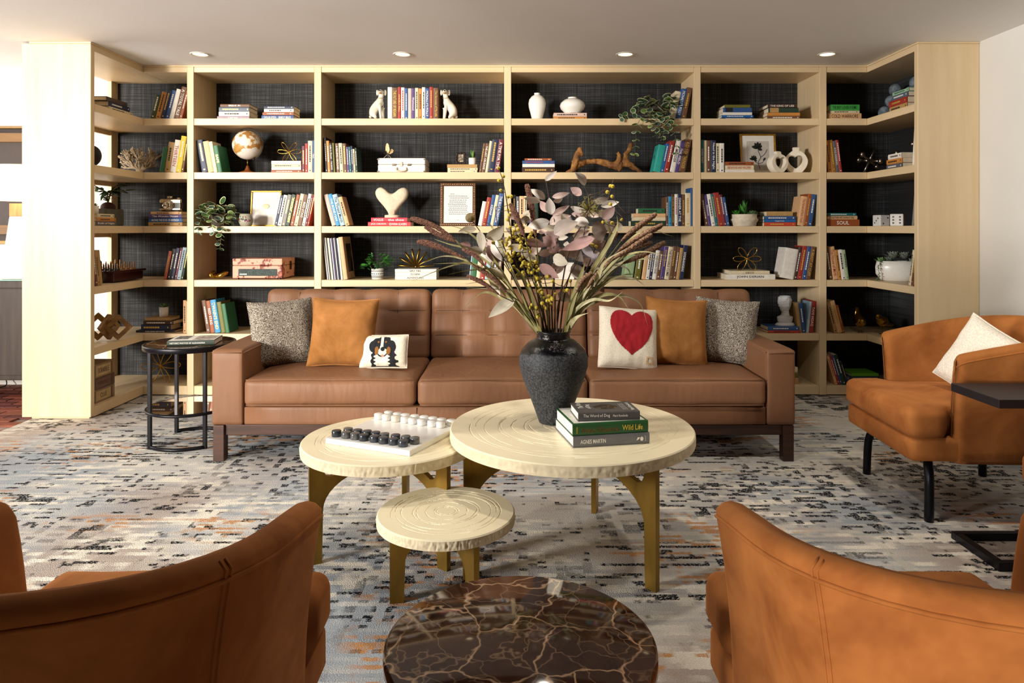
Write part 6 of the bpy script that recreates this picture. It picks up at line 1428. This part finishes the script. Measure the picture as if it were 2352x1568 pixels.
LV = [(1252, 415, 1279, 388, .3, 1), (1345, 425, 1320, 390, .42, 1), (1336, 448, 1310, 427, .55, 0), (1252, 458, 1217, 430, .42, 1), (1241, 464, 1203, 449, .35, 1), (1268, 453, 1309, 438, .32, 6), (1266, 493, 1261, 449, .5, 1), (1259, 488, 1241, 457, .5, 0), (1270, 462, 1292, 451, .4, 6),
      (1362, 464, 1398, 452, .42, 1), (1380, 474, 1422, 459, .38, 1), (1384, 503, 1412, 471, .6, 0), (1346, 484, 1310, 470, .36, 1), (1376, 498, 1338, 480, .35, 6), (1268, 494, 1308, 467, .32, 0), (1353, 513, 1319, 502, .55, 1), (1272, 538, 1328, 503, .6, 2), (1355, 523, 1314, 516, .36, 1), (1316, 557, 1355, 523, .42, 6), (1366, 547, 1290, 566, .36, 3), (1277, 563, 1246, 540, .7, 3),
      (1372, 507, 1381, 553, .65, 2), (1361, 566, 1403, 558, .55, 0), (1263, 508, 1212, 514, .5, 1), (1262, 515, 1312, 489, .42, 6), (1218, 505, 1193, 503, .5, 5), (1120, 549, 1157, 511, .55, 5), (1102, 530, 1108, 575, .5, 5), (1094, 526, 1052, 528, .45, 5), (1082, 565, 1056, 556, .6, 3), (1120, 563, 1144, 602, .5, 3), (1136, 550, 1152, 594, .55, 1), (1130, 602, 1104, 576, .4, 1),
      (1205, 552, 1256, 560, .42, 3), (1238, 608, 1284, 634, .5, 3), (1236, 584, 1272, 571, .5, 0), (1274, 587, 1308, 566, .5, 2), (1313, 566, 1340, 597, .7, 2), (1336, 564, 1366, 590, .55, 4), (1270, 590, 1306, 602, .7, 5), (1316, 606, 1340, 638, .7, 2), (1360, 582, 1378, 612, .6, 4), (1183, 687, 1122, 722, .42, 5), (1122, 630, 1148, 678, .45, 5), (1128, 616, 1158, 632, .5, 6), (1366, 640, 1388, 669, .6, 3), (1281, 674, 1310, 684, .7, 5), (1166, 566, 1216, 570, .4, 5), (1285, 545, 1250, 530, .5, 0), (1300, 590, 1330, 560, .55, 0), (1240, 560, 1215, 590, .5, 6)]
for a in LV:
    dy = random.uniform(-.10, .12); big_leaf(bp_(a[0], a[1], dy), bp_(a[2], a[3], dy + random.uniform(-.05, .05)), a[4], a[5])
for i in range(26):
    g = random.uniform(0, 2 * PI); q = math.sqrt(random.random()); x, y = 1305 + 85 * q * math.cos(g), 570 + 62 * q * math.sin(g); a2 = random.uniform(-.5, 3.6); L = random.uniform(30, 48); dy = random.uniform(-.02, .20)
    big_leaf(bp_(x, y, dy), bp_(x + L * math.cos(a2), y - L * .6 * math.sin(a2), dy + random.uniform(-.06, .06)), random.uniform(.42, .6))
for i in range(24):
    x, y = random.choice(((1150, 590), (1200, 520), (1370, 520), (1250, 600), (1110, 570))); x += random.uniform(-35, 35); y += random.uniform(-30, 30); a2 = random.uniform(-.4, 3.5); L = random.uniform(28, 44); dy = random.uniform(.02, .18)
    big_leaf(bp_(x, y, dy), bp_(x + L * math.cos(a2), y - L * .6 * math.sin(a2), dy + random.uniform(-.06, .06)), random.uniform(.40, .58))
# grass blades
BLM = [pm(h, .6, hex2=h2, scale=(30, 30, 6)) for h, h2 in (('#8c8450', '#b8b07c'), ('#9d9868', '#d0c8a0'), ('#6f6a38', '#98904f'), ('#a89c7c', '#d8d0bc'))]
def blade(path, wmax, mi=None):
    dy0 = random.uniform(-.03, .03); dy1 = random.uniform(-.20, .08); n = len(path)
    c = spline([bp_(x, y, dy0 + (dy1 - dy0) * i / (n - 1)) for i, (x, y) in enumerate(path)], 6); N = len(c); mb = MB(); tw = random.uniform(-.6, .6)
    for i, p in enumerate(c):
        q = i / (N - 1); u = (c[min(i + 1, N - 1)] - c[max(i - 1, 0)]).normalized(); s = u.cross(Vector((0, -1, 0)))
        s = s.normalized() if s.length > .05 else Vector((1, 0, 0)); n2 = s.cross(u).normalized(); a = tw + 1.0 * math.sin(q * 3 + tw); s2 = s * math.cos(a * .6) + n2 * math.sin(a * .6); w_ = wmax * (.35 + .65 * math.sin(PI * min(1, q * 1.1 + .05))) * (1 - q ** 4) + .0003
        mb.v += [tuple(p - s2 * w_ + n2 * w_ * .3), tuple(p), tuple(p + s2 * w_ + n2 * w_ * .3)]
    for i in range(N - 1):
        for j in (0, 1): a = i * 3 + j; mb.f.append((a, a + 1, a + 4, a + 3)); mb.mi.append(0)
    mb.build('grass_blade', random.choice(BLM) if mi is None else BLM[mi], bq, True)
B0, B1 = (1246, 778), (1296, 778)
for pth, w_, mi in (([B0, (1205, 722), (1150, 683), (1107, 672), (1064, 708)], .0085, 0), ([B0, (1185, 705), (1128, 640), (1075, 600), (1020, 588), (966, 606)], .008, 1), ([B0, (1188, 705), (1135, 650), (1085, 605), (1030, 612), (948, 645)], .0085, 0), ([B0, (1190, 700), (1140, 640), (1100, 612), (1060, 604), (994, 606)], .007, 0), ([B0, (1195, 700), (1150, 620), (1105, 560), (1070, 530), (1035, 518)], .0085, 0), ([B0, (1190, 690), (1140, 620), (1080, 575), (1030, 560), (998, 549)], .008, 0), ([B0, (1205, 690), (1165, 600), (1140, 540), (1125, 515), (1108, 511)], .008, 1), ([B0, (1228, 715), (1205, 645), (1182, 615), (1160, 610)], .010, 2), ([B0, (1215, 740), (1190, 700), (1165, 668), (1070, 660)], .008, 1), ([B0, (1212, 730), (1170, 680), (1110, 650), (1068, 652)], .007, 0),
               ([B0, (1200, 710), (1145, 625), (1085, 620), (1030, 630)], .006, 0), ([B1, (1330, 720), (1370, 692), (1425, 678), (1468, 695), (1488, 747)], .0075, 1), ([B1, (1335, 710), (1380, 678), (1420, 680), (1443, 708)], .0085, 0), ([B1, (1350, 690), (1400, 642), (1450, 638), (1481, 655)], .0085, 3), ([B1, (1340, 680), (1380, 630), (1410, 608), (1442, 618), (1448, 637)], .009, 3), ([B1, (1350, 670), (1400, 600), (1460, 540), (1500, 530), (1546, 543)], .0075, 0), ([B1, (1355, 660), (1410, 602), (1470, 578), (1535, 588)], .007, 0), ([B1, (1360, 670), (1420, 607), (1480, 594), (1545, 598)], .007, 1), ([B1, (1340, 660), (1385, 585), (1402, 540), (1390, 505), (1380, 480)], .009, 0), ([B1, (1350, 640), (1398, 560), (1417, 520), (1417, 494)], .008, 0), ([B1, (1308, 748), (1325, 728), (1352, 718)], .010, 1), ([B1, (1303, 745), (1312, 722), (1330, 716), (1318, 735)], .007, 0), ([B1, (1312, 700), (1335, 630), (1345, 600)], .012, 2), ([B1, (1325, 705), (1370, 660), (1430, 632), (1470, 630)], .007, 0), ([B1, (1330, 690), (1370, 640), (1390, 600), (1440, 570)], .010, 1), ([B0, (1232, 730), (1222, 680), (1210, 640)], .009, 2), ([B1, (1320, 715), (1360, 688), (1400, 690), (1430, 670)], .007, 1), ([(1260, 778), (1258, 720), (1240, 650), (1225, 610)], .008, 2), ([B0, (1220, 735), (1203, 690), (1197, 668)], .010, 0)):
    blade(pth, w_, mi)
# seed spikes
SPK = pm('#4a2620', .8, hex2='#b08a68', scale=(170, 170, 170), bmp=.8, dist=.004); SPK2 = pm('#3a1c18', .8, hex2='#8a5c44', scale=(170, 170, 170), bmp=.8, dist=.004)
def spike(path, r, mt, stem_from):
    r *= .86
    dy = random.uniform(-.16, .02); c = spline([bp_(x, y, dy + i * .02) for i, (x, y) in enumerate(path)], 12); N = len(c)
    rs = [r * (math.sin(PI * min(1, .12 + .88 * (1 - i / (N - 1)) ** .8)) ** .6 * .9 + .12) for i in range(N)]; mb = MB().tube(c, rs, 12); m2 = MB()
    for i in range(N):
        for k in range(12):
            v = Vector(mb.v[i * 12 + k]); d = v - c[i]; f = 1 + .22 * (1 if (i + k) % 2 else -1); mb.v[i * 12 + k] = tuple(c[i] + d * f)
    o = mb.build('seed_spike', mt, bq, True)
    st = spline([bp_(stem_from[0], stem_from[1], 0), (bp_(stem_from[0], stem_from[1], 0) * .45 + c[0] * .55) + Vector((0, 0, .03)), c[0]], 8); MB().tube(st, .0022, 6).build('spike_stem', STEMG, o, True)
for pth, r in (([(1046, 551), (1000, 520), (965, 508), (944, 502)], .0125), ([(1070, 594), (1020, 572), (985, 560), (959, 555)], .0125), ([(1049, 556), (1010, 540), (976, 520)], .011), ([(1166, 674), (1130, 637), (1086, 608)], .009), ([(1148, 678), (1110, 650), (1073, 633)], .0095), ([(1231, 545), (1222, 480), (1210, 423)], .0135), ([(1206, 545), (1190, 505), (1172, 468)], .012), ([(1112, 607), (1090, 585), (1062, 572)], .010)): spike(pth, r, SPK2, (1250, 778))
for pth, r in (([(1426, 554), (1460, 525), (1507, 491)], .0125), ([(1415, 581), (1460, 550), (1522, 516)], .0130), ([(1410, 593), (1450, 570), (1497, 538)], .0120), ([(1429, 606), (1475, 585), (1528, 556)], .0125), ([(1346, 664), (1372, 630), (1412, 590)], .0110), ([(1322, 673), (1338, 645), (1360, 626)], .0120), ([(1307, 710), (1315, 695), (1328, 682)], .0110), ([(1404, 560), (1409, 548), (1416, 532)], .009), ([(1440, 575), (1470, 565), (1496, 556)], .010)): spike(pth, r, SPK, (1294, 778))
# woody stems, berry branches with berries
TWIG = pm('#4a3528', .8, var=.2, bmp=.4); BERRY = pm('#d9c64a', .4, hex2='#bfa830', scale=(40, 40, 40))
br = [[(1250, 778), (1220, 690), (1185, 600), (1172, 520), (1165, 470), (1155, 415), (1144, 384)], [(1255, 778), (1235, 700), (1205, 620), (1190, 560), (1183, 520)], [(1258, 778), (1245, 700), (1222, 640), (1200, 580)], [(1262, 778), (1262, 720), (1255, 660), (1240, 600)], [(1255, 778), (1235, 740), (1215, 695)], [(1248, 778), (1200, 680), (1160, 600), (1133, 555)], [(1250, 778), (1205, 690), (1170, 600), (1146, 530), (1137, 475)], [(1286, 778), (1330, 660), (1370, 560), (1393, 470), (1408, 414)], [(1286, 778), (1320, 690), (1390, 560), (1420, 508), (1446, 484)], [(1290, 778), (1306, 710), (1312, 640)], [(1270, 778), (1268, 680), (1282, 560), (1262, 460), (1253, 412)], [(1276, 778), (1290, 660), (1312, 560), (1356, 480), (1341, 424)], [(1274, 778), (1274, 660), (1262, 600)], [(1280, 778), (1284, 690), (1330, 590)], [(1264, 778), (1238, 690), (1215, 560), (1180, 545)], [(1284, 778), (1300, 660), (1336, 560), (1350, 480)]]
BR = []
for i, pth in enumerate(br):
    d1 = random.uniform(-.10, .10); c = spline([bp_(x, y, d1 * k / (len(pth) - 1)) for k, (x, y) in enumerate(pth)], 6); BR.append(c)
    MB().tube(c, [.0036 * (1 - .72 * k / len(c)) for k in range(len(c))], 6).build('stem', TWIG, bq, True)
bxy = [(1145, 386), (1156, 405), (1146, 414), (1150, 437), (1167, 452), (1174, 451), (1170, 470), (1166, 482), (1173, 482), (1170, 494), (1166, 504), (1180, 530), (1190, 527), (1195, 524), (1181, 543), (1186, 546), (1165, 550), (1171, 546), (1162, 562), (1172, 570), (1196, 565), (1200, 548), (1215, 550), (1222, 547), (1218, 540), (1195, 572), (1205, 575), (1180, 580), (1175, 600), (1180, 612), (1200, 590), (1212, 592), (1220, 600), (1226, 595), (1233, 598), (1210, 610), (1215, 616), (1232, 612), (1190, 630), (1201, 625), (1215, 625), (1230, 635), (1233, 642), (1240, 647), (1255, 635), (1259, 630), (1270, 645), (1235, 660), (1242, 666), (1215, 655), (1260, 680), (1263, 690), (1250, 684), (1257, 695), (1265, 699), (1222, 700), (1216, 706), (1232, 706), (1250, 705), (1257, 709), (1228, 730), (1235, 728), (1395, 441), (1402, 427), (1407, 428), (1406, 451), (1402, 469), (1385, 510), (1392, 498), (1406, 512), (1427, 504), (1360, 562), (1369, 566), (1303, 666), (1310, 645), (1297, 668), (1133, 557), (1146, 530), (1188, 552), (1207, 605), (1226, 620), (1198, 612), (1222, 608), (1238, 618), (1212, 570), (1190, 585), (1168, 585), (1173, 590), (1245, 672), (1268, 684)]
o0 = MB().ball((0, 0, 0), .0072, 12, 8).build('berry', BERRY, bq, True); bme = o0.data; first = True; tw = MB()
allp = [(c[k]) for c in BR for k in range(len(c))]
for x, y in bxy:
    for r in range(2 if y > 520 and x < 1290 else 1):
        p = bp_(x + (random.uniform(-9, 9) if r else 0), y + (random.uniform(-9, 9) if r else 0), random.uniform(-.09, .03))
        o = o0 if first else bpy.data.objects.new('berry', bme)
        if not first: C.objects.link(o); o.parent = bq
        first = False; o.location = p; s = random.uniform(.85, 1.1); o.scale = (s, s, s)
        q = min(allp, key=lambda v: (v - p).length + (.05 if v.z > p.z else 0)); tw.tube([q, (q + p) / 2 + Vector((0, 0, -.004)), p], .0011, 4)
tw.build('twigs', TWIG, bq)['kind'] = 'stuff'
sh = MB(); cc = bp_(1352, 480, .06)
for i in range(70):
    d = Vector((random.gauss(0, 1), random.gauss(0, 1), random.gauss(0, .8))).normalized(); L = random.uniform(.03, .058); sh.tube([cc, cc + d * L], .0011, 4); sh.tube([cc + d * L, cc + d * L + d.orthogonal() * .012], .001, 4)
sh.build('seed_head', pm('#8a8040', .7), bq)['kind'] = 'stuff'
pod = bp_(1080, 500, .10); o = MB().ball((0, 0, 0), .020, 14, 10).build('seed_pod', pm('#7a6840', .6, var=.3, scale=(50, 50, 50), bmp=.8, dist=.005), bq, True); o.location = pod
MB().tube(spline([bp_(1250, 778), bp_(1180, 640, .05), bp_(1120, 555, .08), pod], 6), .0018, 5).build('stem', TWIG, bq, True)

# ================================================================== books on the big coffee table and the side table
def table_book(label, fl, ang, L, th_, d, z, colr, spine, pages=PAGESW):
    """fl = front-left corner of the spine at the base (x,y)"""
    b = book(th_, L, d, colr, '', pages=pages); tag(b, label, 'book'); M = Matrix.Rotation(ang, 4, 'Z') @ Matrix.Rotation(-PI / 2, 4, 'Y'); b.rotation_euler = M.to_euler()
    b.location = (fl[0] + L * math.cos(ang), fl[1] + L * math.sin(ang), z)
    for q_, (s, u0, u1, v0, v1, ink, bold) in enumerate(spine):    # u along the spine from its left, v up the thickness, fractions
        text(b, s, (th_ * (v0 + v1) / 2, -.0006 - .0003 * q_, L * (1 - (u0 + u1) / 2)), (0, 0, -1), (1, 0, 0), L * (u1 - u0), th_ * (v1 - v0), ink, 'spine_lettering', bold)
    return b
LIME = pm('#d8c04a', .4, metal=.2); zt = .4838
a_ = .195
b1 = table_book('thick grey art book at the bottom of the coffee table stack', (.2114, 2.448), a_, .278, .038, .25, zt, '#6f6f72', [('AGNES MARTIN', .09, .42, .30, .68, WHITEP, .012)])
t_ = MB()
for i in range(14):
    g0 = 2 * PI * i / 14
t_.add([(.018 + .0075 * math.cos(2 * PI * i / 16), -.0008, .278 * .105 + .006 * math.sin(2 * PI * i / 16)) for i in range(16)], [tuple(range(16))]); t_.add([(.023, -.0008, .035), (.024, -.0008, .044), (.013, -.0008, .049), (.016, -.0008, .041)], [(0, 1, 2, 3)])
t_.build('spine_emblem', WHITEP, b1); text(b1, '4 4 7', (.019, -.0008, .278 * .055), (1, 0, 0), (0, 0, 1), .018, .005, WHITEP)
zt += .0385
b2 = table_book('thick green book in the middle of the coffee table stack', (.2095, 2.452), a_, .276, .041, .225, zt, '#1f5228', [('Atlas Obscura', .105, .61, .22, .66, pm('#8a7a2c', .4), .035), ('Atlas Obscura', .108, .607, .235, .645, BLACKP, .0), ('Wild Life', .65, .925, .28, .74, LIME, .012)])
MB().quad((.0415, .012, .008), (.0415, .222, .008), (.0415, .222, .268), (.0415, .012, .268)).build('cover_print', pm('#e4e2da', .6, hex2='#c8ccc4', scale=(30, 30, 30)), b2)
text(b2, 'WORKMAN', (.02, -.0008, .276 * .945), (1, 0, 0), (0, 0, 1), .024, .006, LIME)
zt += .0415
b3 = table_book('small dark grey book on top of the coffee table stack', (.232, 2.487), a_ - .08, .222, .030, .145, zt + .0004, '#4f4c4a', [('The Word of Dog', .08, .51, .34, .80, WHITEP, .0), ('Mark Rowlands', .56, .80, .42, .70, WHITEP, .0)])
X3 = .0303
text(b3, 'The Word', (X3, .105, .198), (0, 1, 0), (0, 0, 1), .085, .020, WHITEP, 'cover_lettering'); text(b3, 'of Dog', (X3, .085, .168), (0, 1, 0), (0, 0, 1), .055, .020, WHITEP, 'cover_lettering')
MB().add([(X3, .075 + .034 * math.cos(2 * PI * i / 28), .108 + .044 * math.sin(2 * PI * i / 28)) for i in range(28)], [tuple(range(28))]).build('cover_medallion', pm('#2a2018', .5, hex2='#8a6a3c', scale=(45, 45, 45), lo=.52, hi=.75), b3)
for i in range(3): text(b3, 'what our canine companions', (X3, .075, .050 - i * .007), (0, 1, 0), (0, 0, 1), .09, .004, WHITEP, 'cover_lettering')
text(b3, 'Mark Rowlands', (X3, .075, .018), (0, 1, 0), (0, 0, 1), .105, .014, WHITEP, 'cover_lettering')
hb = table_book('black and white photo book on the side table by the sofa', (-1.945, 4.005), .16, .255, .028, .20, .579, '#1c2a20', [('HISTORIC PHOTOS OF ALEXANDRIA', .06, .80, .35, .65, WHITEP, .004)])
MB().quad((.0284, .004, .004), (.0284, .197, .004), (.0284, .197, .251), (.0284, .004, .251)).build('cover_print', pm('#efeeea', .5), hb)
MB().quad((.0288, .06, .16), (.0288, .185, .16), (.0288, .185, .235), (.0288, .06, .235)).build('cover_picture', pm('#2a2a2a', .5, hex2='#9a9a98', scale=(40, 40, 40)), hb); MB().quad((.0288, .02, .012), (.0288, .19, .012), (.0288, .19, .125), (.0288, .02, .125)).build('cover_picture', pm('#6a6258', .5, hex2='#d8d4cc', scale=(30, 30, 30)), hb)

# ================================================================== marble checkers
MARB = pm('#f1f0ec', .2, var=.05, scale=(6, 6, 6)); BA = math.atan2(-.154, .338); BS = .371; TZ = .4357
bd = thing('checkers_board', 'square white marble checkers board on the mid-sized coffee table', 'game board', (-.452, 2.752, TZ), BA)
MB().box(-BS / 2, BS / 2, -BS / 2, BS / 2, 0, .020).build('slab', MARB, bd, bev=.0015)
DKM = [pm(h, .3, hex2=h2, scale=(40, 40, 40)) for h, h2 in (('#2c3038', '#4a505a'), ('#3a3d42', '#7c7d7c'), ('#25282f', '#3c424c'))]; WHM = [pm('#f3f1ec', .3, var=.03), pm('#efe6d4', .3, var=.04)]
R = Matrix.Rotation(BA, 3, 'Z'); prof = [(.0005, 0), (.0165, 0), (.0180, .0015), (.0180, .0205), (.0165, .022), (.0005, .022)]
cme = []
for mt in DKM + WHM:
    o = MB().lathe(prof, 28, cap=False).build('tmp', mt); smooth_angle(o, .9); cme.append(o.data); bpy.data.objects.remove(o)
for j, (v, off, kind) in enumerate(((-.148, .0, 0), (-.104, .020, 0), (.118, .0, 1), (.162, .022, 1))):
    for i in range(8):
        u = -.163 + .0425 * i + off + random.uniform(-.003, .003); w_ = Vector((-.452, 2.752, TZ + .0204)) + R @ Vector((u, v + random.uniform(-.003, .003), 0))
        o = bpy.data.objects.new('checker_piece', random.choice(cme[:3]) if kind == 0 else (cme[4] if (i == 2 and j == 2) else cme[3])); C.objects.link(o); o.location = w_
        tag(o, '%s marble checker, %s from left in the %s %s row' % (('dark grey', 'white')[kind], ORD[i], ('front', 'rear', 'front', 'rear')[j], ('dark', 'white')[kind]), 'checker', ('dark', 'white')[kind] + ' checkers on the marble board')

# ================================================================== foyer seen at the left edge
cs = thing('console_cabinet', 'dark wood console cabinet with glass top beyond the bookcase', 'cabinet', (0, 0, 0))
x0, x1, yf, yb = -5.35, -3.52, 5.22, 5.62
DKO = pm('#3d3026', .5, hex2='#2a1f18', scale=(30, 30, 2.5), bmp=.1)
MB().box(x0, x1, yf + .012, yb, .13, .845).build('body', DKO, cs, bev=.003); MB().box(x0 - .01, x1 + .01, yf, yb, .805, .858).build('top_rail', DKO, cs, bev=.003)
for i in range(4):
    a, b_ = x0 + i * (x1 - x0) / 4, x0 + (i + 1) * (x1 - x0) / 4; d = MB().box(a + .004, b_ - .004, yf, yf + .012, .165, .800).build('door', DKO, cs, bev=.002); MB().tube([(b_ - .05, yf - .02, .50), (b_ - .05, yf - .02, .62)], .006, 8).build('handle', BRASSD, d)
MB().box(x0, x1, yf + .02, yb, .125, .160).build('bottom_rail', DKO, cs)
for x in (x0 + .04, x1 - .08):
    for y in (yf + .04, yb - .08): MB().box(x, x + .04, y, y + .04, 0.0, .13).build('leg', DKO, cs)
MB().box(x0 - .01, x1 + .01, yf, yb, .8585, .868).build('glass_top', pm('#9ec7bd', .05, var=.03, coat=1.0), cs, bev=.002)
Yl = 5.365; lp_ = thing('table_lamp', 'white tapered table lamp with linen shade on the console', 'lamp', (XP(60, Yl), Yl, .869))
zz = lambda py: ZP(py, Yl) - .869
LIN, n_, l_, bb = nt('linen_shade'); tt = noisetex(n_, l_, coords(n_, l_, (120, 120, 120)).outputs[0], 1.0, 2); rr = ramp(n_, [(.3, '#e8d6b8'), (.7, '#f3e6cf')]); l_.new(tt.outputs['Fac'], rr.inputs[0]); l_.new(rr.outputs[0], bb.inputs['Base Color']); bb.inputs['Roughness'].default_value = .9; bb.inputs['Emission Color'].default_value = lin('#ffdcae'); bb.inputs['Emission Strength'].default_value = .75
MB().lathe([(.222, zz(461)), (.21, zz(382)), (.207, zz(382)), (.219, zz(461))], 48, cap=False).build('shade', LIN, lp_, True)
wb = 36 * Yl / F; wt = 23 * Yl / F
body = MB(); body.add([(-wb, -wb, 0), (wb, -wb, 0), (wb, wb, 0), (-wb, wb, 0), (-wt, -wt, zz(497)), (wt, -wt, zz(497)), (wt, wt, zz(497)), (-wt, wt, zz(497))], [(3, 2, 1, 0), (4, 5, 6, 7), (0, 1, 5, 4), (1, 2, 6, 5), (2, 3, 7, 6), (3, 0, 4, 7)]); body.build('base', pm('#d9d2c2', .7, hex2='#efe9dc', scale=(60, 60, 2)), lp_, bev=.006)
MB().box(-wt, wt, -wt, wt, zz(497), zz(468)).build('neck', pm('#b98a50', .6, var=.2, scale=(50, 50, 6)), lp_, bev=.002); MB().tube([(0, 0, zz(468)), (0, 0, zz(395))], .008, 8).build('rod', BRASSD, lp_)
lb = bpy.data.lights.new('lamp_bulb', 'POINT'); lb.energy = 7; lb.color = (1, .72, .45); lb.shadow_soft_size = .05; lo = bpy.data.objects.new('lamp_bulb', lb); C.objects.link(lo); lo.location = (XP(60, Yl), Yl, ZP(420, Yl))
nc = thing('wall_shelf_unit', 'dark wood shelving set in the foyer wall', 'shelf', (0, 0, 0)); Yn = 5.60; zn = lambda py: ZP(py, Yn); xa, xb = -5.35, -3.62; GBR = pm('#6d4c1e', .5, var=.2, scale=(3, 30, 30)); DBR = pm('#33241a', .6, var=.1)
MB().box(xa, xb, 5.66, 5.698, zn(633), zn(291)).build('back_panel', DBR, nc)
MB().box(xa, xb, 5.60, 5.66, zn(294), zn(289)).build('top_trim', pm('#8a6a38', .5), nc); MB().box(xa, xb, 5.61, 5.66, zn(325), zn(305)).build('beam', GBR, nc); MB().box(xa, xb, 5.61, 5.66, zn(538), zn(517)).build('shelf', GBR, nc); MB().box(xa, xb, 5.62, 5.66, zn(560), zn(553)).build('rail', pm('#a07c3c', .5), nc)
MB().box(xa + .02, xb - .02, 5.64, 5.66, .875, zn(561)).build('curtain', pm('#eae8e4', .8, var=.05, scale=(40, 40, 1)), nc)
t = thing('magazine', 'grey magazine lying on the console cabinet', 'magazine', (-3.955, 5.30, .8684)); MB().box(-.09, .09, -.06, .06, 0, .006).build('cover', pm('#6a7074', .5), t); MB().box(-.085, .089, -.058, .058, .0062, .020).build('pages', pm('#5a6064', .5), t)
cbl = [(-4.05, 5.66, .10), (-3.98, 5.60, .02), (-4.0, 5.55, .004), (-4.1, 5.50, .004)]
tag(MB().tube(spline(cbl, 8), .004, 6).build('power_cord', BLACKM, None, True), 'black power cord hanging below the console cabinet', 'cord')
flush_text()
